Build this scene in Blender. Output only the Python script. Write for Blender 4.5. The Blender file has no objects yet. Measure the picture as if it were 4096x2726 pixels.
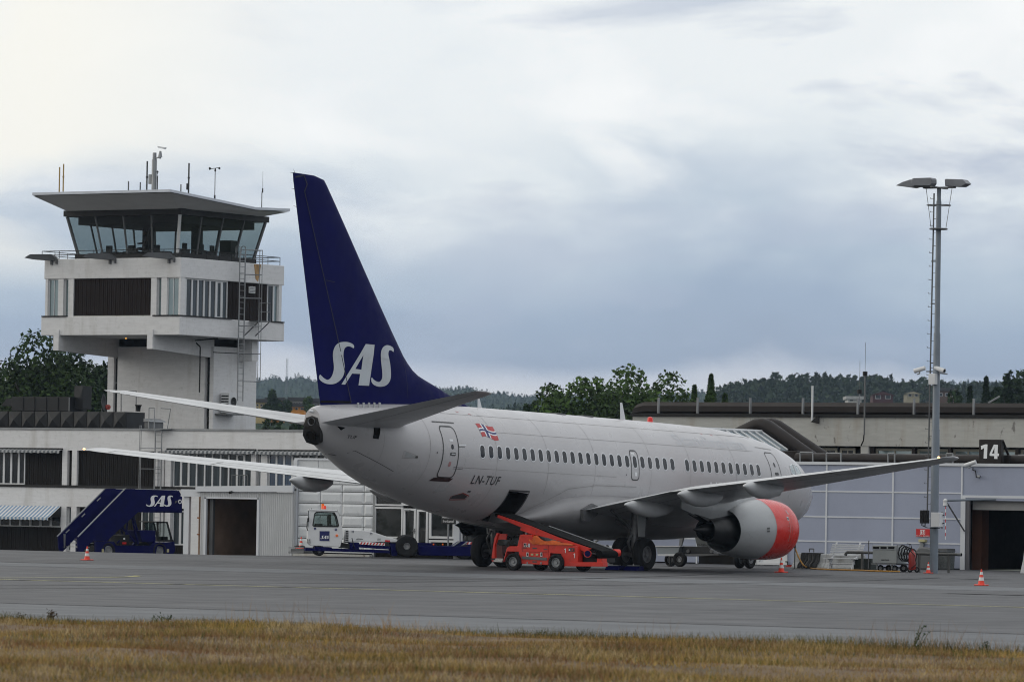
import bpy, math, random
import numpy as np
from mathutils import Matrix, Vector
random.seed(7); rng=np.random.default_rng(7)
S=bpy.context.scene; COL=S.collection
PI=math.pi
# ------------------------------------------------------------ camera
CAM=np.array([166.546519,93.4803894,2.09132854]); YAW,PIT,ROL,FPX=-2.57358966,.0322714176,.0165840133,20536.3334
W,H=4096,2726
_fw=np.array([math.cos(PIT)*math.cos(YAW),math.cos(PIT)*math.sin(YAW),math.sin(PIT)])
_rt=np.array([_fw[1],-_fw[0],0]);_rt/=np.linalg.norm(_rt)
_up=np.cross(_rt,_fw)
_r2=_rt*math.cos(ROL)+_up*math.sin(ROL);_u2=-_rt*math.sin(ROL)+_up*math.cos(ROL)
cd=bpy.data.cameras.new('camera');cam=bpy.data.objects.new('camera',cd);COL.objects.link(cam);S.camera=cam
cd.sensor_width=36;cd.lens=FPX/W*36;cd.clip_start=1;cd.clip_end=20000
M=Matrix.Identity(4)
for i in range(3):
    M[i][0]=_r2[i];M[i][1]=_u2[i];M[i][2]=-_fw[i];M[i][3]=CAM[i]
cam.matrix_world=M
cd.dof.use_dof=True;cd.dof.focus_distance=172;cd.dof.aperture_fstop=4.8
S.render.filter_size=1.05;S.cycles.pixel_filter_type='BLACKMAN_HARRIS';S.cycles.filter_width=1.05;S.render.resolution_x=1024;S.render.resolution_y=681
# world
def ray(u,v): return _fw+_r2*(u-W/2)/FPX-_u2*(v-H/2)/FPX
wd=bpy.data.worlds.new('World');S.world=wd;wd.use_nodes=True
nt=wd.node_tree;nt.nodes.clear()
def N(t,**k):
    n=nt.nodes.new(t)
    for a,b in k.items(): setattr(n,a,b)
    return n
def srgb(r,g,b):
    f=lambda c:(c/255/12.92 if c/255<=.04045 else ((c/255+.055)/1.055)**2.4)
    return (f(r),f(g),f(b))
SUN_EL=math.radians(16); SUN_AZ=YAW+math.radians(75)   # far to the left of the view, low
sund=np.array([math.cos(SUN_EL)*math.cos(SUN_AZ),math.cos(SUN_EL)*math.sin(SUN_AZ),math.sin(SUN_EL)])
sky=N('ShaderNodeTexSky',sky_type='NISHITA',sun_disc=False,sun_elevation=SUN_EL,sun_rotation=(PI/2-SUN_AZ)%(2*PI))
bg1=N('ShaderNodeBackground');bg1.inputs['Strength'].default_value=.08;nt.links.new(sky.outputs[0],bg1.inputs[0])
tc=N('ShaderNodeTexCoord')
def dotn(vec):
    n=N('ShaderNodeVectorMath',operation='DOT_PRODUCT');nt.links.new(tc.outputs['Generated'],n.inputs[0]);n.inputs[1].default_value=tuple(vec);return n.outputs['Value']
def mth(op,a,b=None,c=None,clamp=False):
    n=N('ShaderNodeMath',operation=op,use_clamp=clamp)
    for i,x in enumerate((a,b,c)):
        if x is None: continue
        if isinstance(x,(int,float)): n.inputs[i].default_value=x
        else: nt.links.new(x,n.inputs[i])
    return n.outputs[0]
hx=np.array([_rt[0],_rt[1],0]);el=dotn((0,0,1));az=dotn(hx)
def mixc(fac,a,b,mode='MIX'):
    n=N('ShaderNodeMix',data_type='RGBA',blend_type=mode)
    for s,x in ((n.inputs['Factor'],fac),(n.inputs['A'],a),(n.inputs['B'],b)):
        if isinstance(x,(int,float)): s.default_value=x
        elif isinstance(x,tuple): s.default_value=(*x,1)
        else: nt.links.new(x,s)
    return n.outputs['Result']
def mr(x,a,b,c=0,d=1):
    n=N('ShaderNodeMapRange');n.clamp=True;nt.links.new(x,n.inputs[0])
    for i,q in enumerate((a,b,c,d)): n.inputs[i+1].default_value=q
    return n.outputs[0]
def cloudnoise(sx,sz,det,off,dist=0,rough=.5):
    # overcast sheet: direction stretched so the cloud streets lie flat
    c=N('ShaderNodeVectorMath',operation='MULTIPLY');nt.links.new(tc.outputs['Generated'],c.inputs[0]);c.inputs[1].default_value=(sx,sx,sz)
    a=N('ShaderNodeVectorMath',operation='ADD');nt.links.new(c.outputs[0],a.inputs[0]);a.inputs[1].default_value=off
    n=N('ShaderNodeTexNoise');n.inputs['Scale'].default_value=1;n.inputs['Detail'].default_value=det;n.inputs['Roughness'].default_value=rough;n.inputs['Distortion'].default_value=dist
    nt.links.new(a.outputs[0],n.inputs['Vector']);return n.outputs['Fac']
n1=cloudnoise(14,30,5,(3.1,7.7,1.2),.3); n2=cloudnoise(19,52,6,(9.3,1.7,4.4),.3,.52); n3=cloudnoise(10,36,6,(2.5,6.2,3.8),.3,.55)
warp=mth('MULTIPLY',mth('ADD',mth('MULTIPLY',mth('SUBTRACT',n1,.5),.062),mth('MULTIPLY',mth('SUBTRACT',n2,.5),.026)),mr(el,.022,.06,.18,1))
e2=mth('ADD',el,warp)
ramp=N('ShaderNodeValToRGB');nt.links.new(mth('MULTIPLY',e2,5.0),ramp.inputs[0])
stops=[(0.0,(212,214,219)),(.118,(212,214,219)),(.135,(196,202,214)),(.155,(152,167,189)),(.20,(158,175,197)),(.24,(180,195,211)),(.28,(203,213,224)),(.33,(224,231,236)),(.40,(237,241,243)),(.50,(240,243,244)),(.75,(236,240,243)),(1.0,(240,243,245))]
cr=ramp.color_ramp
while len(cr.elements)<len(stops): cr.elements.new(.5)
for e,(p,c) in zip(cr.elements,stops): e.position=p;e.color=(*srgb(*c),1)
colr=mixc(mth('MULTIPLY',mr(n2,.48,.66,0,.85),mr(el,.045,.07)),ramp.outputs[0],srgb(250,251,251))
# greyer cloud bank to the right of the view and in patches
gk=mth('MULTIPLY',mr(n3,.50,.60),mr(az,-.06,.07,.2,.8))
colr=mixc(gk,colr,srgb(178,189,208))
glow=mth('POWER',mth('MAXIMUM',dotn(sund/np.linalg.norm(sund)),0),3)
colr=mixc(mth('MULTIPLY',mr(az,-.04,-.09),mth('MULTIPLY',mr(n1,.38,.55),mr(el,.04,.055)),clamp=True),colr,srgb(250,248,240))
colr=mixc(mth('MULTIPLY',glow,.5),colr,srgb(255,250,238))
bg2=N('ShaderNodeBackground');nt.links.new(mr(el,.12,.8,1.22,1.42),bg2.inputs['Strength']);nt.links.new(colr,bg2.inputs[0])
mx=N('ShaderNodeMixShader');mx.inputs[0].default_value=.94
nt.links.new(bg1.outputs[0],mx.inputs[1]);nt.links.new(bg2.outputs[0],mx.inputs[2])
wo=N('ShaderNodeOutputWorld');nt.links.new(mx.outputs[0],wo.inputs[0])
sl=bpy.data.lights.new('sun','SUN');sl.energy=.8;sl.angle=math.radians(25);sl.color=(1,.95,.87)
so=bpy.data.objects.new('sun',sl);COL.objects.link(so)
so.rotation_euler=Vector(tuple(sund)).to_track_quat('Z','Y').to_euler();so.location=(0,0,60)
vs=S.view_settings;vs.view_transform='Standard';vs.look='None';vs.gamma=1;vs.use_curve_mapping=False;vs.exposure=-.15
# ------------------------------------------------------------ picture measurements -> places
def onx(u,v,x): d=ray(u,v);t=(x-CAM[0])/d[0];return CAM+t*d
def ony(u,v,y): d=ray(u,v);t=(y-CAM[1])/d[1];return CAM+t*d
def gnd(u,v,z=0): d=ray(u,v);t=(z-CAM[2])/d[2];return CAM+t*d
def at(u,v,dist): d=ray(u,v);return CAM+d*dist
C={'0':(0,0,1),'1':(100,560,2.119),'2':(100,1200,2.1418),'3':(0,1500,2.063),'4':(700,1700,1.9633),'5':(1150,650,1.306),'6':(1800,1600,2.24),
 '7':(2300,1700,2.356),'8':(3100,1600,2.063),'A':(2400,1400,1.389),'M':(3500,650,1.844),'R':(3100,2050,2.3655),'L':(1900,1980,3.9267),'T':(1100,1950,2.945),
 'S':(200,1900,3.927),'E':(2300,1900,2.356),'B':(2950,2080,4.712),'H':(1000,1420,1.8123),'Q':(3600,1700,2.529),'U':(2550,2100,6.731),'N':(2400,1550,2.618),'t':(1160,1500,2.851)}
def px(c,x,y): o=C[c];return (o[0]+x/o[2],o[1]+y/o[2])
FRAME=None
def yz(c,x,y,X):
    if FRAME is None: p=onx(*px(c,x,y),X);return (float(p[1]),float(p[2]))
    ox,oy,a=FRAME;d=ray(*px(c,x,y));ca,sa=math.cos(a),math.sin(a);rx,ry=CAM[0]-ox,CAM[1]-oy
    lx,ly=ca*rx+sa*ry,-sa*rx+ca*ry;dx,dy=ca*d[0]+sa*d[1],-sa*d[0]+ca*d[1];t=(X-lx)/dx
    return (float(ly+dy*t),float(CAM[2]+d[2]*t))
def framed_thing(name,label,cat,group=None):
    """a thing turned by the current frame; its parts are given in the frame's own coordinates"""
    t=thing(name,label,cat,(FRAME[0],FRAME[1],0),group);t.rotation_euler=(0,0,FRAME[2]);ORG[t.name]=(0,0,0);return t
def rect(c,x0,y0,x1,y1,X):
    xm,ym=(x0+x1)/2,(y0+y1)/2
    return yz(c,x0,ym,X)[0],yz(c,x1,ym,X)[0],yz(c,xm,y1,X)[1],yz(c,xm,y0,X)[1]   # y0,y1,z0,z1
# ------------------------------------------------------------ mesh builder
class MB:
    def __init__(s): s.v=[];s.f=[]
    def add(s,vs,fs):
        n=len(s.v);s.v+= [tuple(map(float,p)) for p in vs];s.f+=[tuple(n+i for i in f) for f in fs];return s
    def box(s,x0,x1,y0,y1,z0,z1):
        if x0>x1:x0,x1=x1,x0
        if y0>y1:y0,y1=y1,y0
        if z0>z1:z0,z1=z1,z0
        return s.add([(x0,y0,z0),(x1,y0,z0),(x1,y1,z0),(x0,y1,z0),(x0,y0,z1),(x1,y0,z1),(x1,y1,z1),(x0,y1,z1)],[(0,3,2,1),(4,5,6,7),(0,1,5,4),(1,2,6,5),(2,3,7,6),(3,0,4,7)])
    def cyl(s,p0,p1,r0,r1=None,n=12,cap=True):
        r1=r0 if r1 is None else r1
        p0=np.array(p0,float);p1=np.array(p1,float);d=p1-p0;L=np.linalg.norm(d)
        if L<1e-9:return s
        d/=L;a=np.array([0,0,1.]) if abs(d[2])<.9 else np.array([1.,0,0]);e=np.cross(d,a);e/=np.linalg.norm(e);g=np.cross(d,e)
        vs=[];fs=[]
        for p,r in((p0,r0),(p1,r1)):
            for i in range(n): t=2*PI*i/n;vs.append(p+r*(math.cos(t)*e+math.sin(t)*g))
        for i in range(n): j=(i+1)%n;fs.append((i,j,n+j,n+i))
        if cap: fs.append(tuple(range(n))[::-1]);fs.append(tuple(range(n,2*n)))
        return s.add(vs,fs)
    def tube(s,pts,r,n=8):
        for a,b in zip(pts[:-1],pts[1:]): s.cyl(a,b,r,r,n)
        return s
    def lathe(s,prof,org,ax,n=32,up=(0,0,1)):
        org=np.array(org,float);ax=np.array(ax,float);ax/=np.linalg.norm(ax);e=np.cross(ax,up);e/=np.linalg.norm(e);g=np.cross(e,ax)
        vs=[];fs=[];m=len(prof)
        for t,r in prof:
            for i in range(n): a=2*PI*i/n;vs.append(org+ax*t+r*(math.cos(a)*e+math.sin(a)*g))
        for k in range(m-1):
            for i in range(n): j=(i+1)%n;fs.append((k*n+i,k*n+j,(k+1)*n+j,(k+1)*n+i))
        return s.add(vs,fs)
    def prism(s,pts,axis,lo,hi):
        # pts: 2-D outline in the other two axes (in order x,y,z without axis)
        n=len(pts);o=[]
        for h in (lo,hi):
            for a,b in pts: q=[a,b];q.insert(axis,h);o.append(q)
        return s.add(o,[tuple(range(n)),tuple(range(n,2*n))[::-1]]+[(i,n+i,n+(i+1)%n,(i+1)%n) for i in range(n)])
    def grid(s,rows,close=False):
        m=len(rows);n=len(rows[0]);vs=[p for r in rows for p in r];fs=[]
        for i in range(m-1):
            for j in range(n if close else n-1): k=(j+1)%n;fs.append((i*n+j,i*n+k,(i+1)*n+k,(i+1)*n+j))
        return s.add(vs,fs)
    def mesh(s,name,o=(0,0,0),T=None,smooth=None,fix=True):
        me=bpy.data.meshes.new(name)
        vs=s.v
        if T: vs=[T(p) for p in vs]
        vs=[(p[0]-o[0],p[1]-o[1],p[2]-o[2]) for p in vs]
        me.from_pydata(vs,[],s.f)
        if fix:
            import bmesh
            bm=bmesh.new();bm.from_mesh(me);bmesh.ops.recalc_face_normals(bm,faces=bm.faces);bm.to_mesh(me);bm.free()
        if smooth:
            me.polygons.foreach_set('use_smooth',[True]*len(me.polygons))
            me.set_sharp_from_angle(angle=math.radians(smooth))
        return me
ORG={}
def tag(o,label=None,cat=None,group=None,kind=None):
    if label:o['label']=label
    if cat:o['category']=cat
    if group:o['group']=group
    if kind:o['kind']=kind
    return o
def thing(name,label,cat,loc=(0,0,0),group=None):
    o=bpy.data.objects.new(name,None);o.empty_display_size=.3;COL.objects.link(o);o.location=loc;ORG[o.name]=tuple(loc)
    return tag(o,label,cat,group)
def build(mb,name,mat,parent=None,smooth=None,kind=None,label=None,T=None,bev=0,cat=None,group=None,fix=True):
    """World-space geometry becomes one object; as a child it is stored relative to its thing."""
    org=(0,0,0);po=parent
    if parent is not None:
        org=ORG.get(parent.name,(0,0,0))
    own=(0,0,0)
    if parent is None and mb.v:
        a=np.array(mb.v);own=(float((a[:,0].min()+a[:,0].max())/2),float((a[:,1].min()+a[:,1].max())/2),float(a[:,2].min()));org=own
    me=mb.mesh(name,org,T,smooth,fix)
    if mat: me.materials.append(mat)
    o=bpy.data.objects.new(name,me);COL.objects.link(o)
    if parent is not None: o.parent=po
    else: o.location=own
    ORG[o.name]=org
    if bev:
        b=o.modifiers.new('bevel','BEVEL');b.width=bev;b.segments=2;b.limit_method='ANGLE';b.angle_limit=math.radians(40)
    if kind:o['kind']=kind
    if label:o['label']=label
    if cat:o['category']=cat
    if group:o['group']=group
    return o
def copy_tree(o,parent=None):
    c=o.copy();COL.objects.link(c)
    if parent is not None:c.parent=parent
    ORG[c.name]=ORG.get(o.name,(0,0,0))
    for ch in list(o.children): copy_tree(ch,c)
    return c
def inst(me,name,parent,loc,rot=None,scale=None):
    """one more piece of a kind: an object sharing mesh data, at a world place under its thing"""
    o=bpy.data.objects.new(name,me);COL.objects.link(o)
    g=ORG.get(parent.name,(0,0,0)) if parent else (0,0,0)
    o.location=(loc[0]-g[0],loc[1]-g[1],loc[2]-g[2]);o.parent=parent
    if rot:o.rotation_euler=rot
    if scale:o.scale=scale
    ORG[o.name]=tuple(loc);return o
# ------------------------------------------------------------ materials
def mat(name,col,rough=.55,metal=0,var=.12,vs=1.5,bump=0,bs=25,spec=.5,coat=0,emit=None,dirt=None,stretch=(1,1,1)):
    m=bpy.data.materials.new(name);m.use_nodes=True;t=m.node_tree;b=t.nodes['Principled BSDF']
    b.inputs['Roughness'].default_value=rough;b.inputs['Metallic'].default_value=metal
    b.inputs['Specular IOR Level'].default_value=spec;b.inputs['Coat Weight'].default_value=coat
    g=t.nodes.new('ShaderNodeNewGeometry')
    def noise(sc,det=5,st=stretch,rg=.55):
        v=t.nodes.new('ShaderNodeVectorMath');v.operation='MULTIPLY';t.links.new(g.outputs['Position'],v.inputs[0]);v.inputs[1].default_value=st
        n=t.nodes.new('ShaderNodeTexNoise');n.inputs['Scale'].default_value=sc;n.inputs['Detail'].default_value=det;n.inputs['Roughness'].default_value=rg;t.links.new(v.outputs[0],n.inputs['Vector']);return n.outputs['Fac']
    def mix(f,a,bc,mode='MIX'):
        n=t.nodes.new('ShaderNodeMix');n.data_type='RGBA';n.blend_type=mode
        for s,x in ((n.inputs['Factor'],f),(n.inputs['A'],a),(n.inputs['B'],bc)):
            if isinstance(x,(int,float)):s.default_value=x
            elif isinstance(x,tuple):s.default_value=(*x[:3],1)
            else:t.links.new(x,s)
        return n.outputs['Result']
    def rng_(x,a,bb,c=0,d=1):
        n=t.nodes.new('ShaderNodeMapRange');t.links.new(x,n.inputs[0])
        for i,q in enumerate((a,bb,c,d)):n.inputs[i+1].default_value=q
        return n.outputs[0]
    cv=lambda q:tuple(.95*x**1.2 for x in q)
    c=cv(col);dirt=[(cv(dc),*k) for dc,*k in dirt] if dirt else None
    lo=tuple(x*(1-var) for x in c);hi=tuple(min(1,x*(1+var)) for x in c)
    o=mix(rng_(noise(vs),.3,.7),lo,hi)
    if dirt:
        for (dc,amt,sc,st,a,bb) in dirt: o=mix(rng_(noise(sc,6,st,.6),a,bb,0,amt),o,dc)
    t.links.new(o,b.inputs['Base Color'])
    if var>0: t.links.new(rng_(noise(vs*2.3),.3,.7,max(0,rough-.08),min(1,rough+.08)),b.inputs['Roughness'])
    if bump:
        bp=t.nodes.new('ShaderNodeBump');bp.inputs['Strength'].default_value=bump;bp.inputs['Distance'].default_value=.02;t.links.new(noise(bs),bp.inputs['Height']);t.links.new(bp.outputs[0],b.inputs['Normal'])
    if emit: b.inputs['Emission Color'].default_value=(*emit[0],1);b.inputs['Emission Strength'].default_value=emit[1]
    return m
def glass(name,tint=(.75,.82,.84),thru=.55,rough=.02):
    m=bpy.data.materials.new(name);m.use_nodes=True;t=m.node_tree;t.nodes.clear()
    o=t.nodes.new('ShaderNodeOutputMaterial');mx=t.nodes.new('ShaderNodeMixShader');tr=t.nodes.new('ShaderNodeBsdfTransparent');gl=t.nodes.new('ShaderNodeBsdfGlossy')
    tr.inputs[0].default_value=(*tint,1);gl.inputs['Roughness'].default_value=rough
    fr=t.nodes.new('ShaderNodeLayerWeight');fr.inputs[0].default_value=.5
    pw=t.nodes.new('ShaderNodeMath');pw.operation='POWER';t.links.new(fr.outputs['Facing'],pw.inputs[0]);pw.inputs[1].default_value=4
    a=t.nodes.new('ShaderNodeMath');a.operation='MULTIPLY_ADD';a.use_clamp=True;t.links.new(pw.outputs[0],a.inputs[0]);a.inputs[1].default_value=.6;a.inputs[2].default_value=1-thru
    t.links.new(a.outputs[0],mx.inputs[0]);t.links.new(tr.outputs[0],mx.inputs[1]);t.links.new(gl.outputs[0],mx.inputs[2]);t.links.new(mx.outputs[0],o.inputs[0])
    return m
rust=(.22,.10,.03)
MT={}
MT['conc']=mat('white_concrete',(.68,.68,.685),.85,var=.06,bump=.25,bs=9,stretch=(1,1,6),dirt=[((.32,.29,.24),.35,1.1,(1,1,.12),.56,.75),(rust,.75,.9,(1,1,.08),.67,.76),((.4,.4,.38),.25,5,(1,1,1),.55,.7)])
MT['conc2']=mat('stained_concrete',(.47,.47,.45),.9,var=.08,bump=.3,bs=9,stretch=(1,1,6),dirt=[((.30,.23,.14),.5,1.3,(1,1,.15),.52,.75),((.16,.15,.14),.75,2.4,(1,1,.55),.62,.68),(rust,.35,1.7,(1,1,.1),.64,.76)])
MT['wood']=mat('brown_boards',(.026,.017,.015),.8,var=.3,vs=3,stretch=(1,8,.4),spec=.2)
MT['woodb']=mat('black_boards',(.020,.017,.015),.85,var=.45,vs=3,stretch=(1,9,.3),spec=.2)
MT['dark']=mat('dark_metal',(.035,.037,.04),.5,var=.2,spec=.3)
MT['black']=mat('black_paint',(.012,.012,.013),.5,var=.2,spec=.3)
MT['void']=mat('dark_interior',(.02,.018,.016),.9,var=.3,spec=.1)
MT['winw']=mat('white_window_paint',(.62,.63,.64),.5,var=.05)
MT['galv']=mat('galvanised_steel',(.30,.31,.32),.45,metal=.6,var=.15)
MT['steel']=mat('grey_steel',(.16,.165,.17),.5,metal=.3,var=.2)
MT['duct']=mat('brown_duct',(.026,.019,.017),.5,var=.15,vs=.8,spec=.25)
MT['sheet']=mat('dark_sheet_metal',(.028,.029,.031),.5,var=.25,vs=.6,spec=.25)
MT['corr']=mat('grey_corrugated_steel',(.50,.51,.52),.5,var=.05,dirt=[((.3,.28,.25),.3,1.0,(1,1,.2),.58,.75)])
MT['panw']=mat('white_wall_panel',(.60,.62,.64),.3,var=.04,spec=.5)
MT['panb']=mat('pale_blue_panel',(.35,.38,.47),.5,var=.05,vs=.8,spec=.4,dirt=[((.28,.29,.33),.25,.8,(1,1,.25),.55,.75)])
MT['trim']=mat('white_trim',(.60,.62,.65),.45,var=.04)
MT['glassd']=mat('dark_window_glass',(.010,.016,.024),.12,var=.3,vs=.7,spec=.4)
MT['glassc']=mat('curtained_glass',(.045,.06,.07),.15,var=.7,vs=2.5,stretch=(1,3,.1),spec=.4)
MT['glassl']=mat('sky_reflecting_glass',(.28,.34,.35),.05,var=.1,vs=.3,spec=1,metal=.5)
MT['cab']=glass('cab_glass',(.53,.58,.58),.94)
MT['clear']=glass('vehicle_glass',(.75,.80,.8),.92)
MT['fus']=mat('fuselage_paint',(.51,.502,.51),.32,var=.02,vs=.5,coat=.08,spec=.4,dirt=[((.38,.35,.33),.22,.45,(.35,1,1.2),.48,.75),((.40,.38,.36),.10,3,(.1,1,2.2),.5,.8)])
MT['belly']=mat('belly_paint_shaded',(.31,.305,.31),.4,var=.05,vs=.6,spec=.35,dirt=[((.2,.19,.18),.5,.8,(.2,1,1.6),.45,.72)])  # grey, grimy belly paint, darkened further: under-plane shade is put into the colour
MT['wing']=mat('wing_paint',(.56,.57,.58),.38,var=.05,vs=.7,dirt=[((.26,.25,.24),.35,1.5,(.5,.3,1),.5,.7)])
MT['wingtop']=mat('wing_slat_metal',(.55,.56,.58),.32,metal=.5,var=.05)
MT['blue']=mat('tail_blue_paint',(.0025,.0048,.095),.55,var=.12,spec=.06)
MT['logo']=mat('logo_white',(.50,.53,.56),.35,var=.04,dirt=[((.4,.4,.4),.4,2,(1,1,1),.5,.7)])
MT['line']=mat('panel_line_dark',(.09,.09,.09),.6,var=.2)
MT['fline']=mat('panel_line_faint',(.35,.34,.335),.5,var=.2)
MT['red']=mat('engine_red',(.62,.024,.008),.28,var=.08,coat=.10,spec=.35)
MT['lred']=mat('loader_red',(.62,.040,.018),.45,var=.12,vs=3,dirt=[((.2,.03,.015),.5,4,(1,1,1),.55,.75)])
MT['nac']=mat('nacelle_grey',(.41,.42,.425),.35,var=.04,coat=.1,dirt=[((.28,.27,.26),.35,2,(.3,1,1),.5,.72)])
MT['hot']=mat('hot_section_metal',(.04,.039,.039),.4,metal=.7,var=.3)
MT['tyre']=mat('rubber',(.022,.022,.023),.85,var=.25,vs=6,spec=.25)
MT['belt']=mat('belt_rubber',(.008,.008,.008),.8,var=.2,spec=.1)
MT['rim']=mat('wheel_rim',(.32,.33,.34),.45,metal=.5,var=.15)
MT['gear']=mat('landing_gear_grey',(.16,.16,.165),.45,metal=.2,var=.25,vs=5)
MT['white']=mat('white_paint',(.66,.67,.68),.35,var=.05)
MT['sasblue']=mat('vehicle_blue',(.0035,.005,.085),.55,var=.2,vs=3,spec=.08)
MT['lblue']=mat('signal_blue',(.012,.03,.28),.4,var=.05)
MT['orange']=mat('orange_canvas',(.55,.13,.02),.8,var=.25,vs=5,bump=.3)
MT['cone']=mat('cone_orange',(.72,.07,.03),.5,var=.1,vs=8)
MT['conew']=mat('cone_white_band',(.62,.63,.63),.5,var=.08,vs=8)
MT['grat']=mat('chequer_plate',(.45,.45,.44),.4,metal=.5,var=.3,vs=30)
MT['amber']=mat('amber_lens',(.75,.16,.01),.25,var=.05,emit=((1,.25,.02),.15))
MT['yellow']=mat('faded_yellow_paint',(.42,.40,.18),.8,var=.35,vs=.8)
MT['hose']=mat('yellow_hose',(.45,.24,.03),.5,var=.15,vs=8)
MT['sred']=mat('sign_red',(.55,.02,.02),.4,var=.05)
MT['lamp']=mat('lit_lamp',(1,.7,.3),.4,var=0,emit=((1,.42,.05),9))
MT['nav']=mat('tip_lamp_lit',(1,.9,.7),.4,var=0,emit=((1,.50,.14),3.5))
MT['text']=mat('registration_grey',(.07,.07,.075),.5,var=.1)
MT['textw']=mat('text_white',(.75,.76,.77),.5,var=.03)
MT['faint']=mat('faint_lettering',(.487,.492,.51),.4,var=.05)
MT['inorange']=mat('shed_boarding',(.34,.25,.19),.8,var=.3,vs=1);MT['inrail']=mat('shed_rail',(.32,.14,.06),.8)
def awn(name,a,b,sc):
    m=mat(name,a,.85);t=m.node_tree;bs=t.nodes['Principled BSDF'];g=t.nodes.new('ShaderNodeNewGeometry');w=t.nodes.new('ShaderNodeTexWave')
    w.bands_direction='Y';w.inputs['Scale'].default_value=sc;t.links.new(g.outputs['Position'],w.inputs['Vector'])
    r=t.nodes.new('ShaderNodeValToRGB');r.color_ramp.interpolation='CONSTANT';r.color_ramp.elements[0].color=(*a,1);r.color_ramp.elements[1].color=(*b,1);r.color_ramp.elements[1].position=.5
    t.links.new(w.outputs['Fac'],r.inputs[0]);t.links.new(r.outputs[0],bs.inputs['Base Color']);return m
MT['awning']=awn('striped_awning',(.55,.56,.56),(.15,.24,.36),1.35)
MT['awng']=awn('grey_striped_valance',(.30,.31,.32),(.09,.10,.11),1.3)
def text(s,size=1,shear=0,off=0,align='LEFT',space=1):
    cu=bpy.data.curves.new('t','FONT');cu.body=s;cu.size=size;cu.shear=shear;cu.offset=off;cu.align_x=align;cu.resolution_u=3;cu.space_character=space
    o=bpy.data.objects.new('t',cu);COL.objects.link(o);bpy.context.view_layer.update()
    me=bpy.data.meshes.new_from_object(o.evaluated_get(bpy.context.evaluated_depsgraph_get()))
    v=[tuple(x.co)[:2] for x in me.vertices];f=[tuple(p.vertices) for p in me.polygons]
    bpy.data.objects.remove(o);bpy.data.curves.remove(cu);bpy.data.meshes.remove(me);return v,f
def label3d(s,name,m,parent,y0,y1,z0,z1,x,shear=0,off=0,thick=.004,space=1,face='x'):
    """flat lettering on a face looking towards +x; fitted to the given rectangle"""
    v,f=text(s,1,shear,off,space=space);a=np.array(v);mn=a.min(0);mxx=a.max(0)
    mb=MB();mb.add([(x+thick,y0+(p[0]-mn[0])/(mxx[0]-mn[0])*(y1-y0),z0+(p[1]-mn[1])/(mxx[1]-mn[1])*(z1-z0)) for p in v],f)
    return build(mb,name,m,parent,fix=False)
import bmesh
# ------------------------------------------------------------ ground
def sm(x,a,b): t=min(1,max(0,(x-a)/(b-a)));return t*t*(3-2*t)
def gh(x,y):
    """apron height: level round the aircraft, draining away towards the terminal on the left"""
    x0=1.0-9.0*sm(y,-27,-20)
    z=-min(1.1,.025*max(0,x0-x))
    return z
xs=sorted(set([-62,-50,-45,-40,-35,-30,-25,-20,-15,-12]+list(range(-10,6))+[10,30,50,70,85.1]));ys=[-140,-120,-100,-80,-60,-50,-40,-34,-30,-28,-27,-26,-25,-24,-23,-22,-21,-20,-19,-15,-10,0,10,20,40,60,80,110,150]
mb=MB();mb.grid([[(x,y,gh(x,y)) for y in ys] for x in xs])
def asphalt(name,base,streak):
    m=mat(name,base,.62,var=.05,vs=.25,bump=.25,bs=40,spec=.28,dirt=[(tuple(c*.62 for c in base),.75,.12,(3.2,.22,1),.50,.72),(tuple(min(1,c*1.4) for c in base),.7,.09,(3.6,.16,1),.52,.72),((.04,.04,.04),.45,.7,(2.0,.25,1),.60,.74),(tuple(c*.55 for c in base),.35,9,(1,.5,1),.45,.8)])
    return m
MT['asph']=asphalt('asphalt',(.088,.089,.095),1);MT['asph2']=asphalt('pale_asphalt',(.135,.142,.152),1)
build(mb,'apron',MT['asph'],kind='structure',smooth=30)
mb=MB();mb.grid([[(x,y,0.0) for y in (-140,0,150)] for x in (85.10,90,100.5)]);build(mb,'shoulder_strip',MT['asph2'],kind='structure')
mb=MB();mb.add([(85.15,-140,.004),(85.30,-140,.004),(85.30,150,.004),(85.15,150,.004)],[(0,1,2,3)]);build(mb,'joint_gap',MT['void'],kind='structure')
mb=MB();mb.add([(40,-60,.004),(33,-60,.004),(33,60,.004),(40,60,.004)],[(0,1,2,3)]);build(mb,'paver_band',MT['asph2'],kind='structure',label='')
mb=MB();mb.add([(61.55,-80,.009),(61.8,-80,.009),(61.8,100,.009),(61.55,100,.009)],[(0,1,2,3)]);build(mb,'yellow_line',MT['yellow'],kind='structure')
pts=[gnd(-200,2311),gnd(250,2309.5),gnd(420,2308),gnd(505,2306.5),gnd(550,2303.5),gnd(545,2301.5)]
mb=MB()
for a,b in zip(pts[:-1],pts[1:]):
    d=(b-a)/np.linalg.norm(b-a);n=np.array([-d[1],d[0],0])*.09
    mb.add([a+n+(0,0,.01),b+n+(0,0,.01),b-n+(0,0,.01),a-n+(0,0,.01)],[(0,1,2,3)])
build(mb,'curved_yellow_line',MT['yellow'],kind='structure')
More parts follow.
